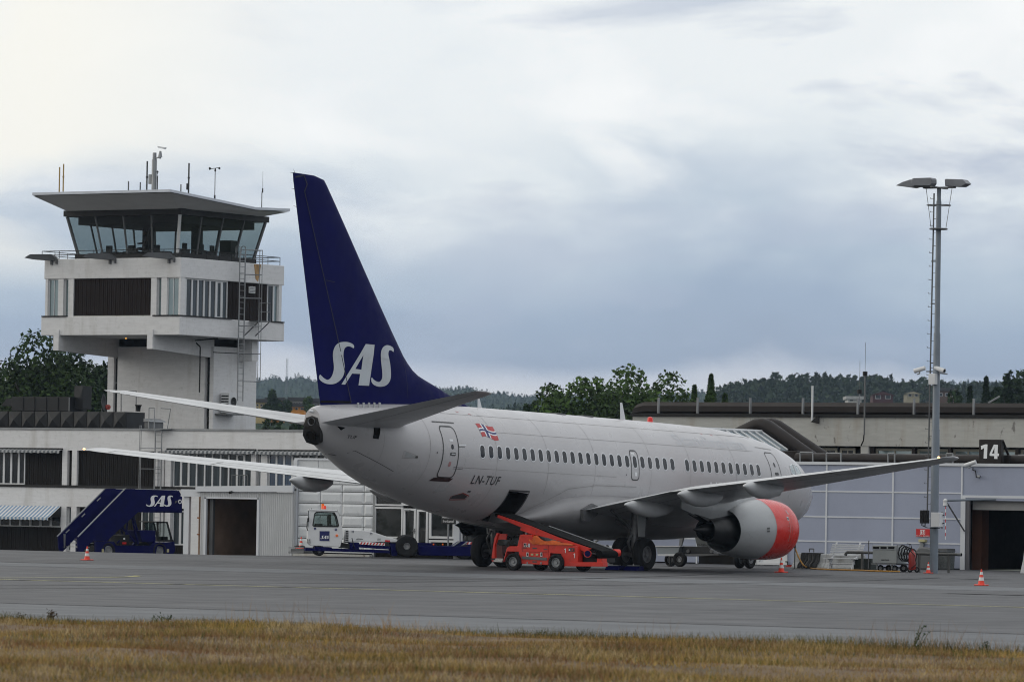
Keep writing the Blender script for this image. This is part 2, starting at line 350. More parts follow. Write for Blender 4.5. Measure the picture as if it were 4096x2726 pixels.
# slab joints and patches on the apron
MT['jnt']=mat('tar_joint',(.062,.062,.065),.65,var=.3,spec=.28);MT['patch']=mat('newer_asphalt',(.082,.082,.087),.65,var=.15,vs=.6,spec=.28);MT['oil']=mat('oil_stain',(.073,.072,.074),.6,var=.4,vs=1.5,spec=.28)
for k,(x,wd_) in enumerate(((9.5,.05),(26.5,.05),(48,.05),(73,.06))):
    mb=MB();mb.add([(x,-60,.009),(x+wd_,-60,.009),(x+wd_,90,.009),(x,90,.009)],[(0,1,2,3)]);build(mb,'slab_joint',MT['jnt'],kind='structure')
for k,(x,y,dx,dy) in enumerate(((30,-22,3,12),(44,30,2.2,8))):
    mb=MB();mb.add([(x,y,.012),(x+dx,y+.2,.012),(x+dx+.1,y+dy,.012),(x+.1,y+dy,.012)],[(0,1,2,3)]);build(mb,'asphalt_patch',MT['patch'],kind='structure')
rr_=random.Random(4)
for k in range(3):
    x,y=rr_.uniform(8,24),rr_.uniform(-5,45);r0=rr_.uniform(.3,1.1);mb=MB();n_=18;mb.add([(x,y,.016)]+[(x+r0*1.3*(1+.3*math.sin(3*a*2*PI/n_+k)+rr_.uniform(-.15,.15))*math.cos(2*PI*a/n_),y+r0*2.2*(1+.25*math.cos(2*a*2*PI/n_+k))*math.sin(2*PI*a/n_),.016) for a in range(n_)],[(0,1+a,1+(a+1)%n_) for a in range(n_)]);build(mb,'oil_stain',MT['oil'],kind='structure')
for k in range(3):
    y0=8+rr_.uniform(-3,3)+k*1.1;mb=MB();pts_=[(84-i*3.2,y0+14*math.sin(i*.08+.3*k)-.55*i+ (k%2)*1.9) for i in range(22)];rows=[]
    for i,(x,y) in enumerate(pts_): rows.append([(x,y-.09,.014),(x,y+.09,.014)])
    mb.grid(rows);build(mb,'tyre_mark',MT['jnt'],kind='structure',fix=False)
# sheet out to the horizon
MT['meadow']=mat('far_meadow',(.05,.065,.03),.95,var=.4,vs=.02)
mb=MB();n=24
R=[0,60,140,400,1200,3000,7000]
mb.add([(0,0,-1.35)]+[(R[k]*math.cos(2*PI*i/n),R[k]*math.sin(2*PI*i/n),-1.35) for k in range(1,7) for i in range(n)],[(0,1+i,1+(i+1)%n) for i in range(n)]+[(1+(k-1)*n+i,1+k*n+i,1+k*n+(i+1)%n,1+(k-1)*n+(i+1)%n) for k in range(1,6) for i in range(n)])
build(mb,'ground',MT['meadow'],kind='structure')
# ------------------------------------------------------------ airliner
TH=.0186
def TS(p): return (p[0],p[1],p[2]+TH*(p[0]-16.6))
plane=thing('airliner','large white twin-engined jet with a dark blue tail fin parked tail towards the camera','airliner',(16.6,0,0))
PROF=[(-.13,2.90,2.84,.03),(-.06,3.10,2.60,.26),(.08,3.28,2.45,.43),(.3,3.47,2.28,.63),(.6,3.74,2.10,.84),(1.0,4.06,1.93,1.05),(1.5,4.34,1.79,1.23),(2.1,4.56,1.66,1.41),(3.1,4.80,1.50,1.62),(4.2,4.97,1.39,1.76),(5.5,5.11,1.32,1.84),(7.4,5.23,1.28,1.88),(12,5.28,1.28,1.88),(20,5.29,1.28,1.88),(21.5,5.29,1.36,1.88),(23,5.29,1.50,1.87),(25,5.27,1.77,1.82),(26.6,5.22,2.08,1.70),(28.2,5.15,2.46,1.50),(29.2,5.10,2.78,1.28),(30.2,5.05,3.17,1.0),(30.9,5.0,3.44,.76),(31.4,4.96,3.66,.54),(31.7,4.90,3.82,.38),(31.83,4.84,3.98,.31)]
PX_=np.array([p[0] for p in PROF]);PV=np.array([p[1:] for p in PROF])
def pch(x):
    i=int(np.clip(np.searchsorted(PX_,x)-1,0,len(PX_)-2));h=PX_[i+1]-PX_[i];t=min(1,max(0,(x-PX_[i])/h))
    def dd(k):
        if k<=0 or k>=len(PX_)-1: return (PV[min(k+1,len(PX_)-1)]-PV[max(k-1,0)])/(PX_[min(k+1,len(PX_)-1)]-PX_[max(k-1,0)])
        a=(PV[k]-PV[k-1])/(PX_[k]-PX_[k-1]);b=(PV[k+1]-PV[k])/(PX_[k+1]-PX_[k])
        return np.where(a*b<=0,0,2*a*b/np.where(a+b==0,1,a+b))
    m0,m1=dd(i)*h,dd(i+1)*h;p0,p1=PV[i],PV[i+1]
    return (2*t**3-3*t*t+1)*p0+(t**3-2*t*t+t)*m0+(-2*t**3+3*t*t)*p1+(t**3-t*t)*m1
def sec(x):
    top,bot,w=pch(x);zc=bot+.53*(top-bot);return top,bot,w,zc
def sp(x,phi,off=0):
    top,bot,w,zc=sec(x);c=math.cos(phi);return (x,(w+off)*math.sin(phi),zc+(top+off-zc)*c if c>0 else zc+(zc-bot+off)*c)
def sy(x,z,off=0.0):
    top,bot,w,zc=sec(x);c=(z-zc)/(top-zc) if z>zc else (zc-z)/(zc-bot)
    return w*math.sqrt(max(0.0,1-c*c))+off
def phi_of(x,z):
    top,bot,w,zc=sec(x);return math.acos((z-zc)/(top-zc)) if z>zc else PI-math.acos(min(1,(zc-z)/(zc-bot)))
CD0,CD1=21.5,22.62;PH0,PH1=phi_of(22.3,2.50),phi_of(22.3,1.50)
stx=sorted(set([-.13,-.1,-.06,0,.08,.18,.3,.45,.6,.8,1,1.25,1.5,1.8,2.1,2.6,3.1,3.6,4.2,4.8,5.5,6.4,7.4,9,11,13,15,17,19,20,20.8,21.4,CD0,22.15,22.55,CD1,23.5,24,24.5,25,25.5,26,26.6,27.2,27.7,28.2,28.7,29.2,29.7,30.2,30.7,31.1,31.4,31.55,31.65,31.75,31.83]))
half=[PI*i/36 for i in range(37)]
half=sorted([h for h in half if abs(h-PH0)>.04 and abs(h-PH1)>.04]+[PH0,PH1])
ph=half+[-h for h in half[-2:0:-1]]
rows=[[sp(x,p) for p in ph] for x in stx]
mb=MB();m_=len(stx);n_=len(ph);mb.v=[p for r in rows for p in r]
for i in range(m_-1):
    for j in range(n_):
        k=(j+1)%n_
        xa=(stx[i]+stx[i+1])/2
        if CD0<xa<CD1 and j<len(half)-1 and PH0-.001<=ph[j] and ph[k]<=PH1+.001: continue
        mb.f.append((i*n_+j,i*n_+k,(i+1)*n_+k,(i+1)*n_+j))
mb.f.append(tuple(range(n_)));mb.f.append(tuple((m_-1)*n_+j for j in range(n_))[::-1])
fus=build(mb,'fuselage',MT['fus'],plane,smooth=50,T=TS)
# hold interior seen through the open cargo door
mb=MB();k0=[h for h in half if PH0-.001<=h<=PH1+.001]
for x in (CD0,CD1): mb.grid([[sp(x,p) for p in k0],[(x,q[1]*.25,q[2]+.03) for q in (sp(x,p) for p in k0)]])
for p in (PH0,PH1): mb.grid([[sp(x,p) for x in (CD0,22.35,CD1)],[(x,sp(x,p)[1]*.25,sp(x,p)[2]+.03) for x in (CD0,22.35,CD1)]])
mb.grid([[(x,sp(x,p)[1]*.25,sp(x,p)[2]+.03) for p in k0] for x in (CD0,22.35,CD1)])
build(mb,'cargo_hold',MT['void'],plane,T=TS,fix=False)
# inward-opened cargo door and its frame
mb=MB()
def strip_on(mb,path,w,off=.006,side=1,th=0):
    """ribbon following the skin along (x,z) points"""
    P=[np.array(p,float) for p in path];L=[];
    for i,p in enumerate(P):
        a=P[max(0,i-1)];b=P[min(len(P)-1,i+1)]
        if i==0 and np.allclose(P[0],P[-1]): a=P[-2]
        if i==len(P)-1 and np.allclose(P[0],P[-1]): b=P[1]
        d=b-a;d/=np.linalg.norm(d)+1e-9;n=np.array([-d[1],d[0]])*w/2
        L.append([p+n,p-n])
    mb.grid([[(q[0],side*sy(q[0],q[1],off),q[1]) for q in pr] for pr in L])
def rrect(xc,zc,w,h,r,n=5,lean=0):
    o=[]
    for cx,cz,a0 in ((w/2-r,h/2-r,0),(-w/2+r,h/2-r,90),(-w/2+r,-h/2+r,180),(w/2-r,-h/2+r,270)):
        for i in range(n+1): a=math.radians(a0+90*i/n);o.append((xc+cx+r*math.cos(a),zc+cz+r*math.sin(a)))
    return o
def densify(p,step=.12,close=True):
    o=[];q=p+[p[0]] if close else p
    for a,b in zip(q[:-1],q[1:]):
        n=max(1,int(math.dist(a,b)/step))
        for i in range(n): o.append((a[0]+(b[0]-a[0])*i/n,a[1]+(b[1]-a[1])*i/n))
    o.append(q[-1]);return o
def outline(name,pts,w,m,parent=plane,off=.005,close=True,label=None,sides=(1,)):
    mb=MB()
    for s in sides: strip_on(mb,densify(pts,close=close),w,off,s)
    return build(mb,name,m,parent,T=TS,label=label,fix=False)
def patch(name,pts,m,parent=plane,off=.004,side=1,T=TS):
    """filled outline pressed on to the skin (fan around its middle)"""
    d=densify(pts,.1)[:-1];c=np.mean(d,axis=0);K=5
    rows=[[(c[0]+(p[0]-c[0])*k/K,c[1]+(p[1]-c[1])*k/K) for p in d] for k in range(0,K+1)]
    mb=MB();mb.grid([[(q[0],side*sy(q[0],q[1],off),q[1]) for q in r] for r in rows],close=True)
    return build(mb,name,m,parent,T=T,fix=False,smooth=40)
zt=sp(22.3,PH0)[2];zb=sp(22.3,PH1)[2]
outline('cargo_door_frame',[(CD0-.03,zb-.0),(CD0-.03,zt+.02),(CD1+.03,zt+.02),(CD1+.03,zb)],.06,MT['line'],close=False)
# cabin windows: one shape, many places
MT['wframe']=mat('window_surround',(.66,.67,.68),.3,metal=.4,var=.03);MT['wpane']=mat('cabin_pane',(.012,.016,.026),.12,var=.5,vs=1.2,spec=.3)
def winmesh(xc,zc,w=.255,h=.40,side=1):
    out=rrect(xc,zc,w+.075,h+.075,.14);inn=rrect(xc,zc,w,h,.105)
    f=MB();f.grid([[(q[0],side*sy(q[0],q[1],.002),q[1]) for q in out],[(q[0],side*sy(q[0],q[1],.012),q[1]) for q in rrect(xc,zc,w+.03,h+.03,.12)],[(q[0],side*sy(q[0],q[1],.003),q[1]) for q in inn]],close=True)
    p=MB();p.grid([[(xc+(q[0]-xc)*k,side*sy(xc+(q[0]-xc)*k,zc+(q[1]-zc)*k,.0025),zc+(q[1]-zc)*k) for q in inn] for k in (0,.5,1)],close=True)
    return f,p
WZ=3.74;idx=[i for i in range(37) if i not in (19,25)]
winx=[24.61-.508*i for i in range(37)]
for side in (1,-1):
    for i in range(37):
        if i==25: continue
        x=winx[i]
        if side==-1 and i>6: continue
        f,p=winmesh(x,WZ,side=side)
        o=build(f,'cabin_window',MT['wframe'],plane,T=TS,smooth=60,fix=False)
        build(p,'pane',MT['wpane'],o,T=TS,fix=False)
# doors
def door(name,x0,x1,z0,z1,r,m=MT['line'],w=.05,lab=None):
    o=outline(name,rrect((x0+x1)/2,(z0+z1)/2,x1-x0,z1-z0,r),w,m,label=lab);return o
xd0,xd1=25.95,26.75
d=door('service_door',xd0,xd1,2.83,4.50,.16,lab='rear service door outlined in dark grey')
o=patch('handle_recess',rrect(26.24,3.60,.30,.11,.05),MT['line'],d,.006);patch('handle',rrect(26.24,3.605,.2,.035,.015),MT['wframe'],d,.02)
patch('porthole',rrect(26.27,3.84,.13,.17,.064),MT['wpane'],d,.006)
patch('placard',rrect(26.3,4.05,.19,.07,.01),MT['textw'],d,.006);patch('red_placard',rrect(26.33,3.27,.12,.15,.01),mat('faded_red_print',(.45,.25,.25),.6),d,.006)
patch('sill_plate',[(25.9,2.82),(26.82,2.82),(26.95,2.70),(26.02,2.70)],mat('sill_brown',(.05,.02,.018),.6),d,.01)
outline('rain_gutter',[(25.75,4.64),(26.95,4.64)],.03,MT['line'],d,close=False,off=.02)
outline('hinge_plate',[(25.95,3.85),(25.6,3.85)],.015,MT['line'],d,close=False);outline('hinge_plate',[(25.95,3.9),(25.55,3.93)],.03,MT['wframe'],d,close=False,off=.03);outline('hinge_plate',[(26.1,3.13),(25.62,3.13),(25.62,3.18),(26.1,3.18)],.012,MT['line'],d)
ex=14.96
d=door('overwing_exit',14.71,15.21,3.12,4.13,.14,w=.045,lab='overwing emergency exit outlined in dark grey')
patch('placard',rrect(14.92,3.32,.14,.13,.01),MT['textw'],d,.006);patch('placard',rrect(15.0,4.03,.2,.05,.01),MT['textw'],d,.006)
d=door('forward_door',4.55,5.35,2.88,4.42,.16,w=.035,lab='forward service door with thin grey outline')
patch('porthole',rrect(4.92,3.98,.13,.17,.064),MT['wpane'],d,.006);patch('handle_recess',rrect(4.9,3.66,.3,.1,.05),MT['line'],d,.006);outline('rain_gutter',[(4.35,4.55),(5.75,4.6)],.02,MT['fline'],d,close=False,off=.015)
# cockpit side windows
for pts in ([(2.35,3.62),(3.05,3.66),(3.0,4.07),(2.5,4.03)],[(3.12,3.66),(3.55,3.72),(3.5,4.0),(3.08,4.08)]):
    o=patch('cockpit_window',pts,MT['glassl'],off=.004);outline('window_frame',pts,.04,MT['wframe'],o,off=.012)
# long lap joints and panel lines
for z,xa,xb in ((4.42,6.2,23.9),(3.18,16.2,25.6),(4.95,5,26)): outline('lap_joint',[(xa,z),(xb,z)],.012,MT['fline'],close=False)
for xx in (8.0,11.2,13.9,17.6,20.6,23.75,27.4): outline('frame_joint',[(xx,sec(xx)[1]+.25+(.9 if 9<xx<21 else 0)),(xx,sec(xx)[0]-.06)],.014,MT['fline'],close=False)
for xx in (29.35,): outline('lap_joint',[(xx,2.95),(xx+.1,3.5),(xx+.15,4.2)],.012,MT['fline'],close=False)
outline('access_panel',[(28.6,2.95),(30.4,3.55)],.015,MT['line'],close=False);outline('access_panel',[(30.4,3.55),(30.7,3.38),(30.9,3.42)],.015,MT['line'],close=False)
outline('outflow_panel',[(28.05,3.5),(28.6,3.62),(28.6,3.38),(28.05,3.42)],.02,MT['fline']);patch('outflow_valve',[(27.95,3.42),(28.5,3.60),(28.5,3.40)],MT['nac'],off=.01);patch('outflow_slot',rrect(28.0,3.44,.12,.07,.02),MT['line'],off=.016)
patch('drain_port',rrect(27.05,3.62,.05,.06,.024),MT['line']);patch('drain_port',rrect(15.55,3.28,.05,.05,.024),MT['line'])
patch('vent_recess',[(25.0,2.35),(25.35,2.26),(25.35,2.16),(24.7,2.18),(24.65,2.26)],MT['line'],off=.006);outline('vent_surround',[(25.0,2.36),(25.4,2.24),(25.3,2.13),(24.62,2.16),(24.6,2.28)],.03,mat('red_surround',(.35,.06,.04),.6))
patch('slot',rrect(24.75,2.42,.16,.05,.01),MT['line'])
patch('trim_opening',[(29.9,4.36),(29.62,4.36),(29.72,3.95),(29.95,3.97)],MT['void'],off=.006);patch('trim_opening',[(31.3,4.30),(31.0,4.27),(31.15,4.17)],MT['void'],off=.006)
# flag, swaying print on the skin
def flagpt(a,b):   # a 0..1 towards the nose, b 0..1 up
    x=24.45-.95*a;z=4.22+.44*b+.035*math.sin(a*PI*1.7+.4)-.03*a+.02*(1-b)*math.sin(6*a)
    return (x,sy(x,z,.007),z)
def flagpart(name,a0,a1,b0,b1,m,dz):
    mb=MB();n=8;mb.grid([[ (lambda q:(q[0],q[1]+dz,q[2]))(flagpt(a0+(a1-a0)*i/n,b0+(b1-b0)*j/n)) for j in range(n+1)] for i in range(n+1)])
    return build(mb,name,m,plane,T=TS,smooth=60,fix=False)
fr=mat('flag_red',(.46,.03,.03),.45,var=.08);fb=mat('flag_blue',(.01,.02,.16),.45,var=.08)
fl=flagpart('flag',0,1,0,1,fr,0)
for a0,a1,b0,b1,m,dz in ((.27,.55,0,1,MT['textw'],.002),(0,1,.34,.66,MT['textw'],.002),(.34,.48,0,1,fb,.004),(0,1,.43,.57,fb,.004)):
    o=flagpart('flag_cross',a0,a1,b0,b1,m,dz);o.parent=fl
patch('small_flag',rrect(.62,2.92,.22,.16,.01),fr,off=.01);patch('small_flag_cross',rrect(.55,2.92,.05,.16,.01),fb,off=.014);patch('small_flag_cross',rrect(.62,2.92,.22,.04,.01),fb,off=.015)
# lettering: text runs towards the nose
def skin_text(s,name,m,xa,xb,z0,z1,shear=0,off=.01,fo=0,slope=0,sp_=1):
    v,f=text(s,1,shear,fo,space=sp_);a=np.array(v);mn=a.min(0);mx_=a.max(0)
    mb=MB();pp=[]
    for p in v:
        t=(p[0]-mn[0])/(mx_[0]-mn[0]);x=xa+(xb-xa)*t;z=z0+(p[1]-mn[1])/(mx_[1]-mn[1])*(z1-z0)+slope*t
        pp.append((x,sy(x,z,off),z))
    t_=MB();t_.add([(p[0],0,p[2]) for p in pp],f);me=t_.mesh('t',fix=False);bm=bmesh.new();bm.from_mesh(me);bmesh.ops.triangulate(bm,faces=bm.faces)
    for _ in range(3): bmesh.ops.subdivide_edges(bm,edges=[e for e in bm.edges if e.calc_length()>.06],cuts=1);bmesh.ops.triangulate(bm,faces=bm.faces)
    bm.verts.index_update();mb.v=[(q.co.x,sy(q.co.x,q.co.z,off),q.co.z) for q in bm.verts];mb.f=[tuple(q.index for q in fc.verts) for fc in bm.faces];bm.free();bpy.data.meshes.remove(me)
    return build(mb,name,m,plane,T=TS,fix=False)
skin_text('LN-TUF','registration',MT['text'],24.95,23.38,2.67,2.96,shear=.15,fo=.008,sp_=1.1)
skin_text('TUF','tail_code',MT['text'],30.9,30.55,3.92,4.03,shear=.1,fo=.01)
skin_text('Scandinavian','faint_title',MT['faint'],11.6,6.6,4.46,4.85,fo=.01,off=.005)
skin_text('AIRLINES','white_title',MT['textw'],10.0,6.9,2.98,3.22,fo=.01,sp_=1.3)
# tail cone: APU exhaust
mb=MB()
sec_=[(31.70,-.02),(32.215,-.02)]
o=[];
bk=[(31.86,0,4.60),(31.87,.20,4.54),(31.87,.28,4.33),(31.84,.34,3.98),(31.74,.27,3.76),(31.62,0,3.67)]
ring=[(x+.02,y,z) for x,y,z in bk]+[(x+.02,-y,z) for x,y,z in bk[-2:0:-1]]
mb.v=[(31.93,0,4.2)]+ring;mb.f=[(0,1+i,1+(i+1)%len(ring)) for i in range(len(ring))]
back=[(x-.15,y,z+.02) for x,y,z in ring];n=len(ring);mb.v+=back;mb.f+=[(1+i,1+n+i,1+n+(i+1)%n,1+(i+1)%n) for i in range(n)]
ap=build(mb,'exhaust_fairing',MT['hot'],plane,T=TS,smooth=35)
mb=MB();mb.lathe([(0,.10),(.04,.13),(.0,.135),(-.06,.11)],(31.91,.03,4.42),(1,0,0),20);build(mb,'inlet_ring',MT['steel'],ap,T=TS,smooth=40)
mb=MB();mb.lathe([(.0,.001),(.001,.105)],(31.915,.03,4.42),(1,0,0),20);build(mb,'inlet_hole',MT['void'],ap,T=TS)
mb=MB();mb.lathe([(-.05,.17),(.14,.17),(.14,.15),(-.05,.14)],(31.80,.0,4.0),(.93,.05,-.3),24);mb.lathe([(0,.001),(.001,.17)],(31.90,.0,3.95),(.93,.05,-.3),24);build(mb,'exhaust_pipe',MT['void'],ap,T=TS,smooth=40)
mb=MB();mb.lathe([(0,.07),(.05,.075),(.09,.045),(.22,.04),(.25,.02),(.26,.001)],(31.74,.0,4.74),(1,0,.05),16);build(mb,'tail_lamp',MT['white'],plane,T=TS,smooth=40)
# ---- generic aerofoil surface
def foil(c,t,k=0.0):
    # half thickness at chord fraction c for thickness t
    return 5*t*(.2969*math.sqrt(max(c,0))-.1260*c-.3516*c*c+.2843*c**3-.1036*c**4)
CH=[0,.006,.02,.05,.1,.17,.26,.36,.48,.60,.70,.80,.9,1.0]
def surf(stations,c0=0,c1=1,vertical=False,camber=0.0,chs=None):
    """stations: (LE xyz, TE xyz, thickness ratio)"""
    ch=[c0+(c1-c0)*q for q in (chs or CH)] if (c0,c1)!=(0,1) else CH
    rows=[]
    for le,te,t in stations:
        le=np.array(le,float);te=np.array(te,float);L=np.linalg.norm(te-le)
        nrm=np.array([0,1.,0]) if vertical else np.array([0,0,1.])
        up=[];lo=[]
        for c in ch:
            b=le+(te-le)*c;h=foil(c,t)*L;cm=camber*L*4*c*(1-c)
            up.append(b+nrm*(h+cm));lo.append(b+nrm*(-h+cm))
        rows.append(up+lo[::-1][0 if c1<1 else 1:][:None if c0>0 else -1])
    mb=MB();mb.grid(rows,close=True);n=len(rows[0]);m=len(rows)
    mb.f.append(tuple(range(n))[::-1]);mb.f.append(tuple((m-1)*n+j for j in range(n)));return mb
def lerp_st(a,b,n):
    return [tuple((np.array(a[k])*(1-i/n)+np.array(b[k])*i/n) for k in range(2))+((a[2]*(1-i/n)+b[2]*i/n),) for i in range(n+1)]
# fin
FLE=[(22.7,5.30),(23.4,5.48),(24.06,5.66),(24.64,5.84),(25.33,6.03),(25.8,6.17),(26.14,6.33),(26.45,6.55),(26.72,6.78),(27.42,7.55),(28.18,8.42),(29.04,9.42),(30.01,10.56),(30.69,11.35),(31.28,12.02),(31.42,12.16),(31.68,12.23)]
def fte(z): return float(np.interp(z,[5.0,8.99,12.03,12.5],[31.41,32.39,33.13,33.19]))
st=[((21.9,0,5.05),(31.36,0,4.9),.062)]
for x,z in FLE:
    zt_=z+(.0 if z<12.3 else 0);t=.062 if z<6 else .09
    if z<6.6: t=.062+.025*(z-5.3)/1.3
    st.append(((x,0,z),(fte(z)-.0,0,z+ (0.0)),t))
st[-1]=((31.95,0,12.26),(33.16,0,12.27),.05)
def fin_half(x,z):
    # half thickness of the fin at a point, for lettering
    le=float(np.interp(z,[p[1] for p in FLE],[p[0] for p in FLE]));te=fte(z);t=.09 if z>6.6 else .062+.025*max(0,z-5.3)/1.3
    return foil((x-le)/(te-le),t)*(te-le)
mb=surf(st,vertical=True);fin=build(mb,'fin',MT['blue'],plane,smooth=40,T=TS)
LOGO=[[(29.81,6.85),(29.81,6.98),(30.07,7.05),(30.34,7.05),(30.61,7.01),(30.8,6.88),(30.89,6.68),(30.87,6.49),(30.8,6.26),(30.8,6.08),(30.9,5.88),(31.06,5.78),(31.22,5.81),(31.39,5.89),(31.48,5.96),(31.55,5.82),(31.38,5.71),(31.11,5.65),(30.78,5.66),(30.52,5.75),(30.3,5.92),(30.23,6.14),(30.26,6.32),(30.35,6.58),(30.35,6.74),(30.28,6.87),(30.12,6.92),(29.97,6.91)],
[(30.37,5.68),(29.19,7.04),(28.7,7.04),(28.92,5.7),(29.48,5.69),(29.43,6.06),(29.85,6.05),(30.18,5.68)],
[(29.69,6.21),(29.37,6.2),(29.31,6.67)],
[(27.55,6.85),(27.54,6.99),(27.69,7.05),(27.97,7.08),(28.19,7.01),(28.32,6.88),(28.36,6.69),(28.28,6.38),(28.22,6.13),(28.23,5.95),(28.37,5.84),(28.54,5.86),(28.71,5.92),(28.81,6.0),(28.83,5.86),(28.71,5.75),(28.43,5.69),(28.15,5.71),(27.93,5.78),(27.76,5.94),(27.73,6.16),(27.78,6.47),(27.9,6.72),(27.9,6.84),(27.82,6.92),(27.68,6.91)]]
def smooth_loop(p,n=3):
    if len(p)<10: return p
    q=[np.array(a,float) for a in p]
    for _ in range(2):
        o=[]
        for i in range(len(q)):
            a,b=q[i],q[(i+1)%len(q)]
            o+= [a*.75+b*.25,a*.25+b*.75]
        q=o
    return [tuple(a) for a in q]
def fill(loops):
    from mathutils.geometry import tessellate_polygon
    L=[[Vector((a,b,0)) for a,b in l] for l in loops];flat=[p for l in loops for p in l]
    return flat,[tuple(t) for t in tessellate_polygon(L)]
def logo_tris():
    v=[];f=[]
    for lp in ([smooth_loop(LOGO[0])],[LOGO[1],LOGO[2]],[smooth_loop(LOGO[3])]):
        a,b=fill(lp);n=len(v);v+=a;f+=[tuple(n+i for i in t) for t in b]
    return v,f
lv,lf=logo_tris()
def side_logo(name,parent,y0,y1,z0,z1,x,m=None,th=.005):
    mb=MB();mb.add([(x+th,y0+(31.55-a)/(31.55-27.54)*(y1-y0),z0+(b-5.65)/(7.08-5.65)*(z1-z0)) for a,b in lv],lf)
    return build(mb,name,m or MT['logo'],parent,fix=False)
import bmesh
def fin_logo():
    mb=MB();mb.add([(a,0,b) for a,b in lv],lf);me=mb.mesh('l',fix=False)
    bm=bmesh.new();bm.from_mesh(me);bmesh.ops.subdivide_edges(bm,edges=[e for e in bm.edges if e.calc_length()>.15],cuts=3);bmesh.ops.triangulate(bm,faces=bm.faces)
    out=MB();out.v=[(q.co.x,fin_half(q.co.x,q.co.z)+.012,q.co.z) for q in bm.verts];bm.verts.index_update();out.f=[tuple(q.index for q in f.verts) for f in bm.faces];bm.free();return out
build(fin_logo(),'logo',MT['logo'],fin,T=TS,fix=False)
def fline(name,pts,w,m,parent,off=.008):
    mb=MB();P=densify(pts,.3,close=False);r=[]
    for i,p in enumerate(P):
        a=P[max(0,i-1)];b=P[min(len(P)-1,i+1)];d=np.array(b)-np.array(a);d/=np.linalg.norm(d);n=np.array([-d[1],d[0]])*w/2
        r.append([(q[0],fin_half(q[0],q[1])+off,q[1]) for q in (np.array(p)+n,np.array(p)-n)])
    mb.grid(r);return build(mb,name,m,parent,T=TS,fix=False)
MT['bline']=mat('blue_gap_line',(.006,.006,.03),.6)
fline('rudder_gap',[(29.82,5.12),(32.57,11.71)],.035,MT['bline'],fin,.014);fline('rudder_gap',[(32.57,11.71),(32.45,11.95),(32.62,12.22),(33.05,12.13)],.05,MT['bline'],fin,.014)
fline('tab_gap',[(31.36,8.96),(30.9,8.93)],.02,MT['bline'],fin,.014);fline('rudder_base_gap',[(31.4,5.08),(29.85,5.13)],.07,MT['void'],fin,.01);fline('skin_joint',[(26.9,6.95),(26.75,5.4)],.012,MT['bline'],fin,.01)
mb=MB()
for z in (12.25,11.75,11.2): mb.cyl((fte(z)-.02,0,z),(fte(z)+.17,0,z+.01),.008,.004,5)
mb.cyl((33.05,0,12.25),(33.12,0,12.38),.008,.004,5);build(mb,'static_wick',MT['black'],fin,T=TS)
# tailplane
for s in (1,-1):
    r=((27.7,s*.5,4.40),(32.05,s*.5,4.38),.085);tp=((32.15,s*7.0,5.32),(33.42,s*7.0,5.30),.085);cap=((32.75,s*7.19,5.35),(33.35,s*7.19,5.34),.05)
    root2=((28.25,s*1.0,4.46),(32.15,s*1.0,4.45),.085)
    sts=[r]+lerp_st(root2,tp,6)+[cap]
    stb=build(surf(sts),'tailplane',MT['wing'],plane,smooth=40,T=TS,label='horizontal tail surface on the '+('near' if s>0 else 'far')+' side')
    mb=MB()
    for sg in (1,-1):
        for cf,wd_ in ((.68,.03),):
            rr=[]
            for le,te,t in lerp_st(root2,tp,14):
                le=np.array(le);te=np.array(te);L=np.linalg.norm(te-le)
                rr.append([tuple(le+(te-le)*(cf+q)+np.array([0,0,1])*sg*(foil(cf,t)*L+.007)) for q in (-wd_/L/2,wd_/L/2)])
            mb.grid(rr)
    build(mb,'elevator_gap',MT['line'],stb,T=TS,fix=False)
    mb=MB()
    for k in range(3): y=s*(6.9-.35*k);mb.cyl((33.4-.07*k,y,5.3-.05*k),(33.6-.07*k,y,5.3-.05*k),.007,.004,5)
    build(mb,'static_wick',MT['black'],stb,T=TS)
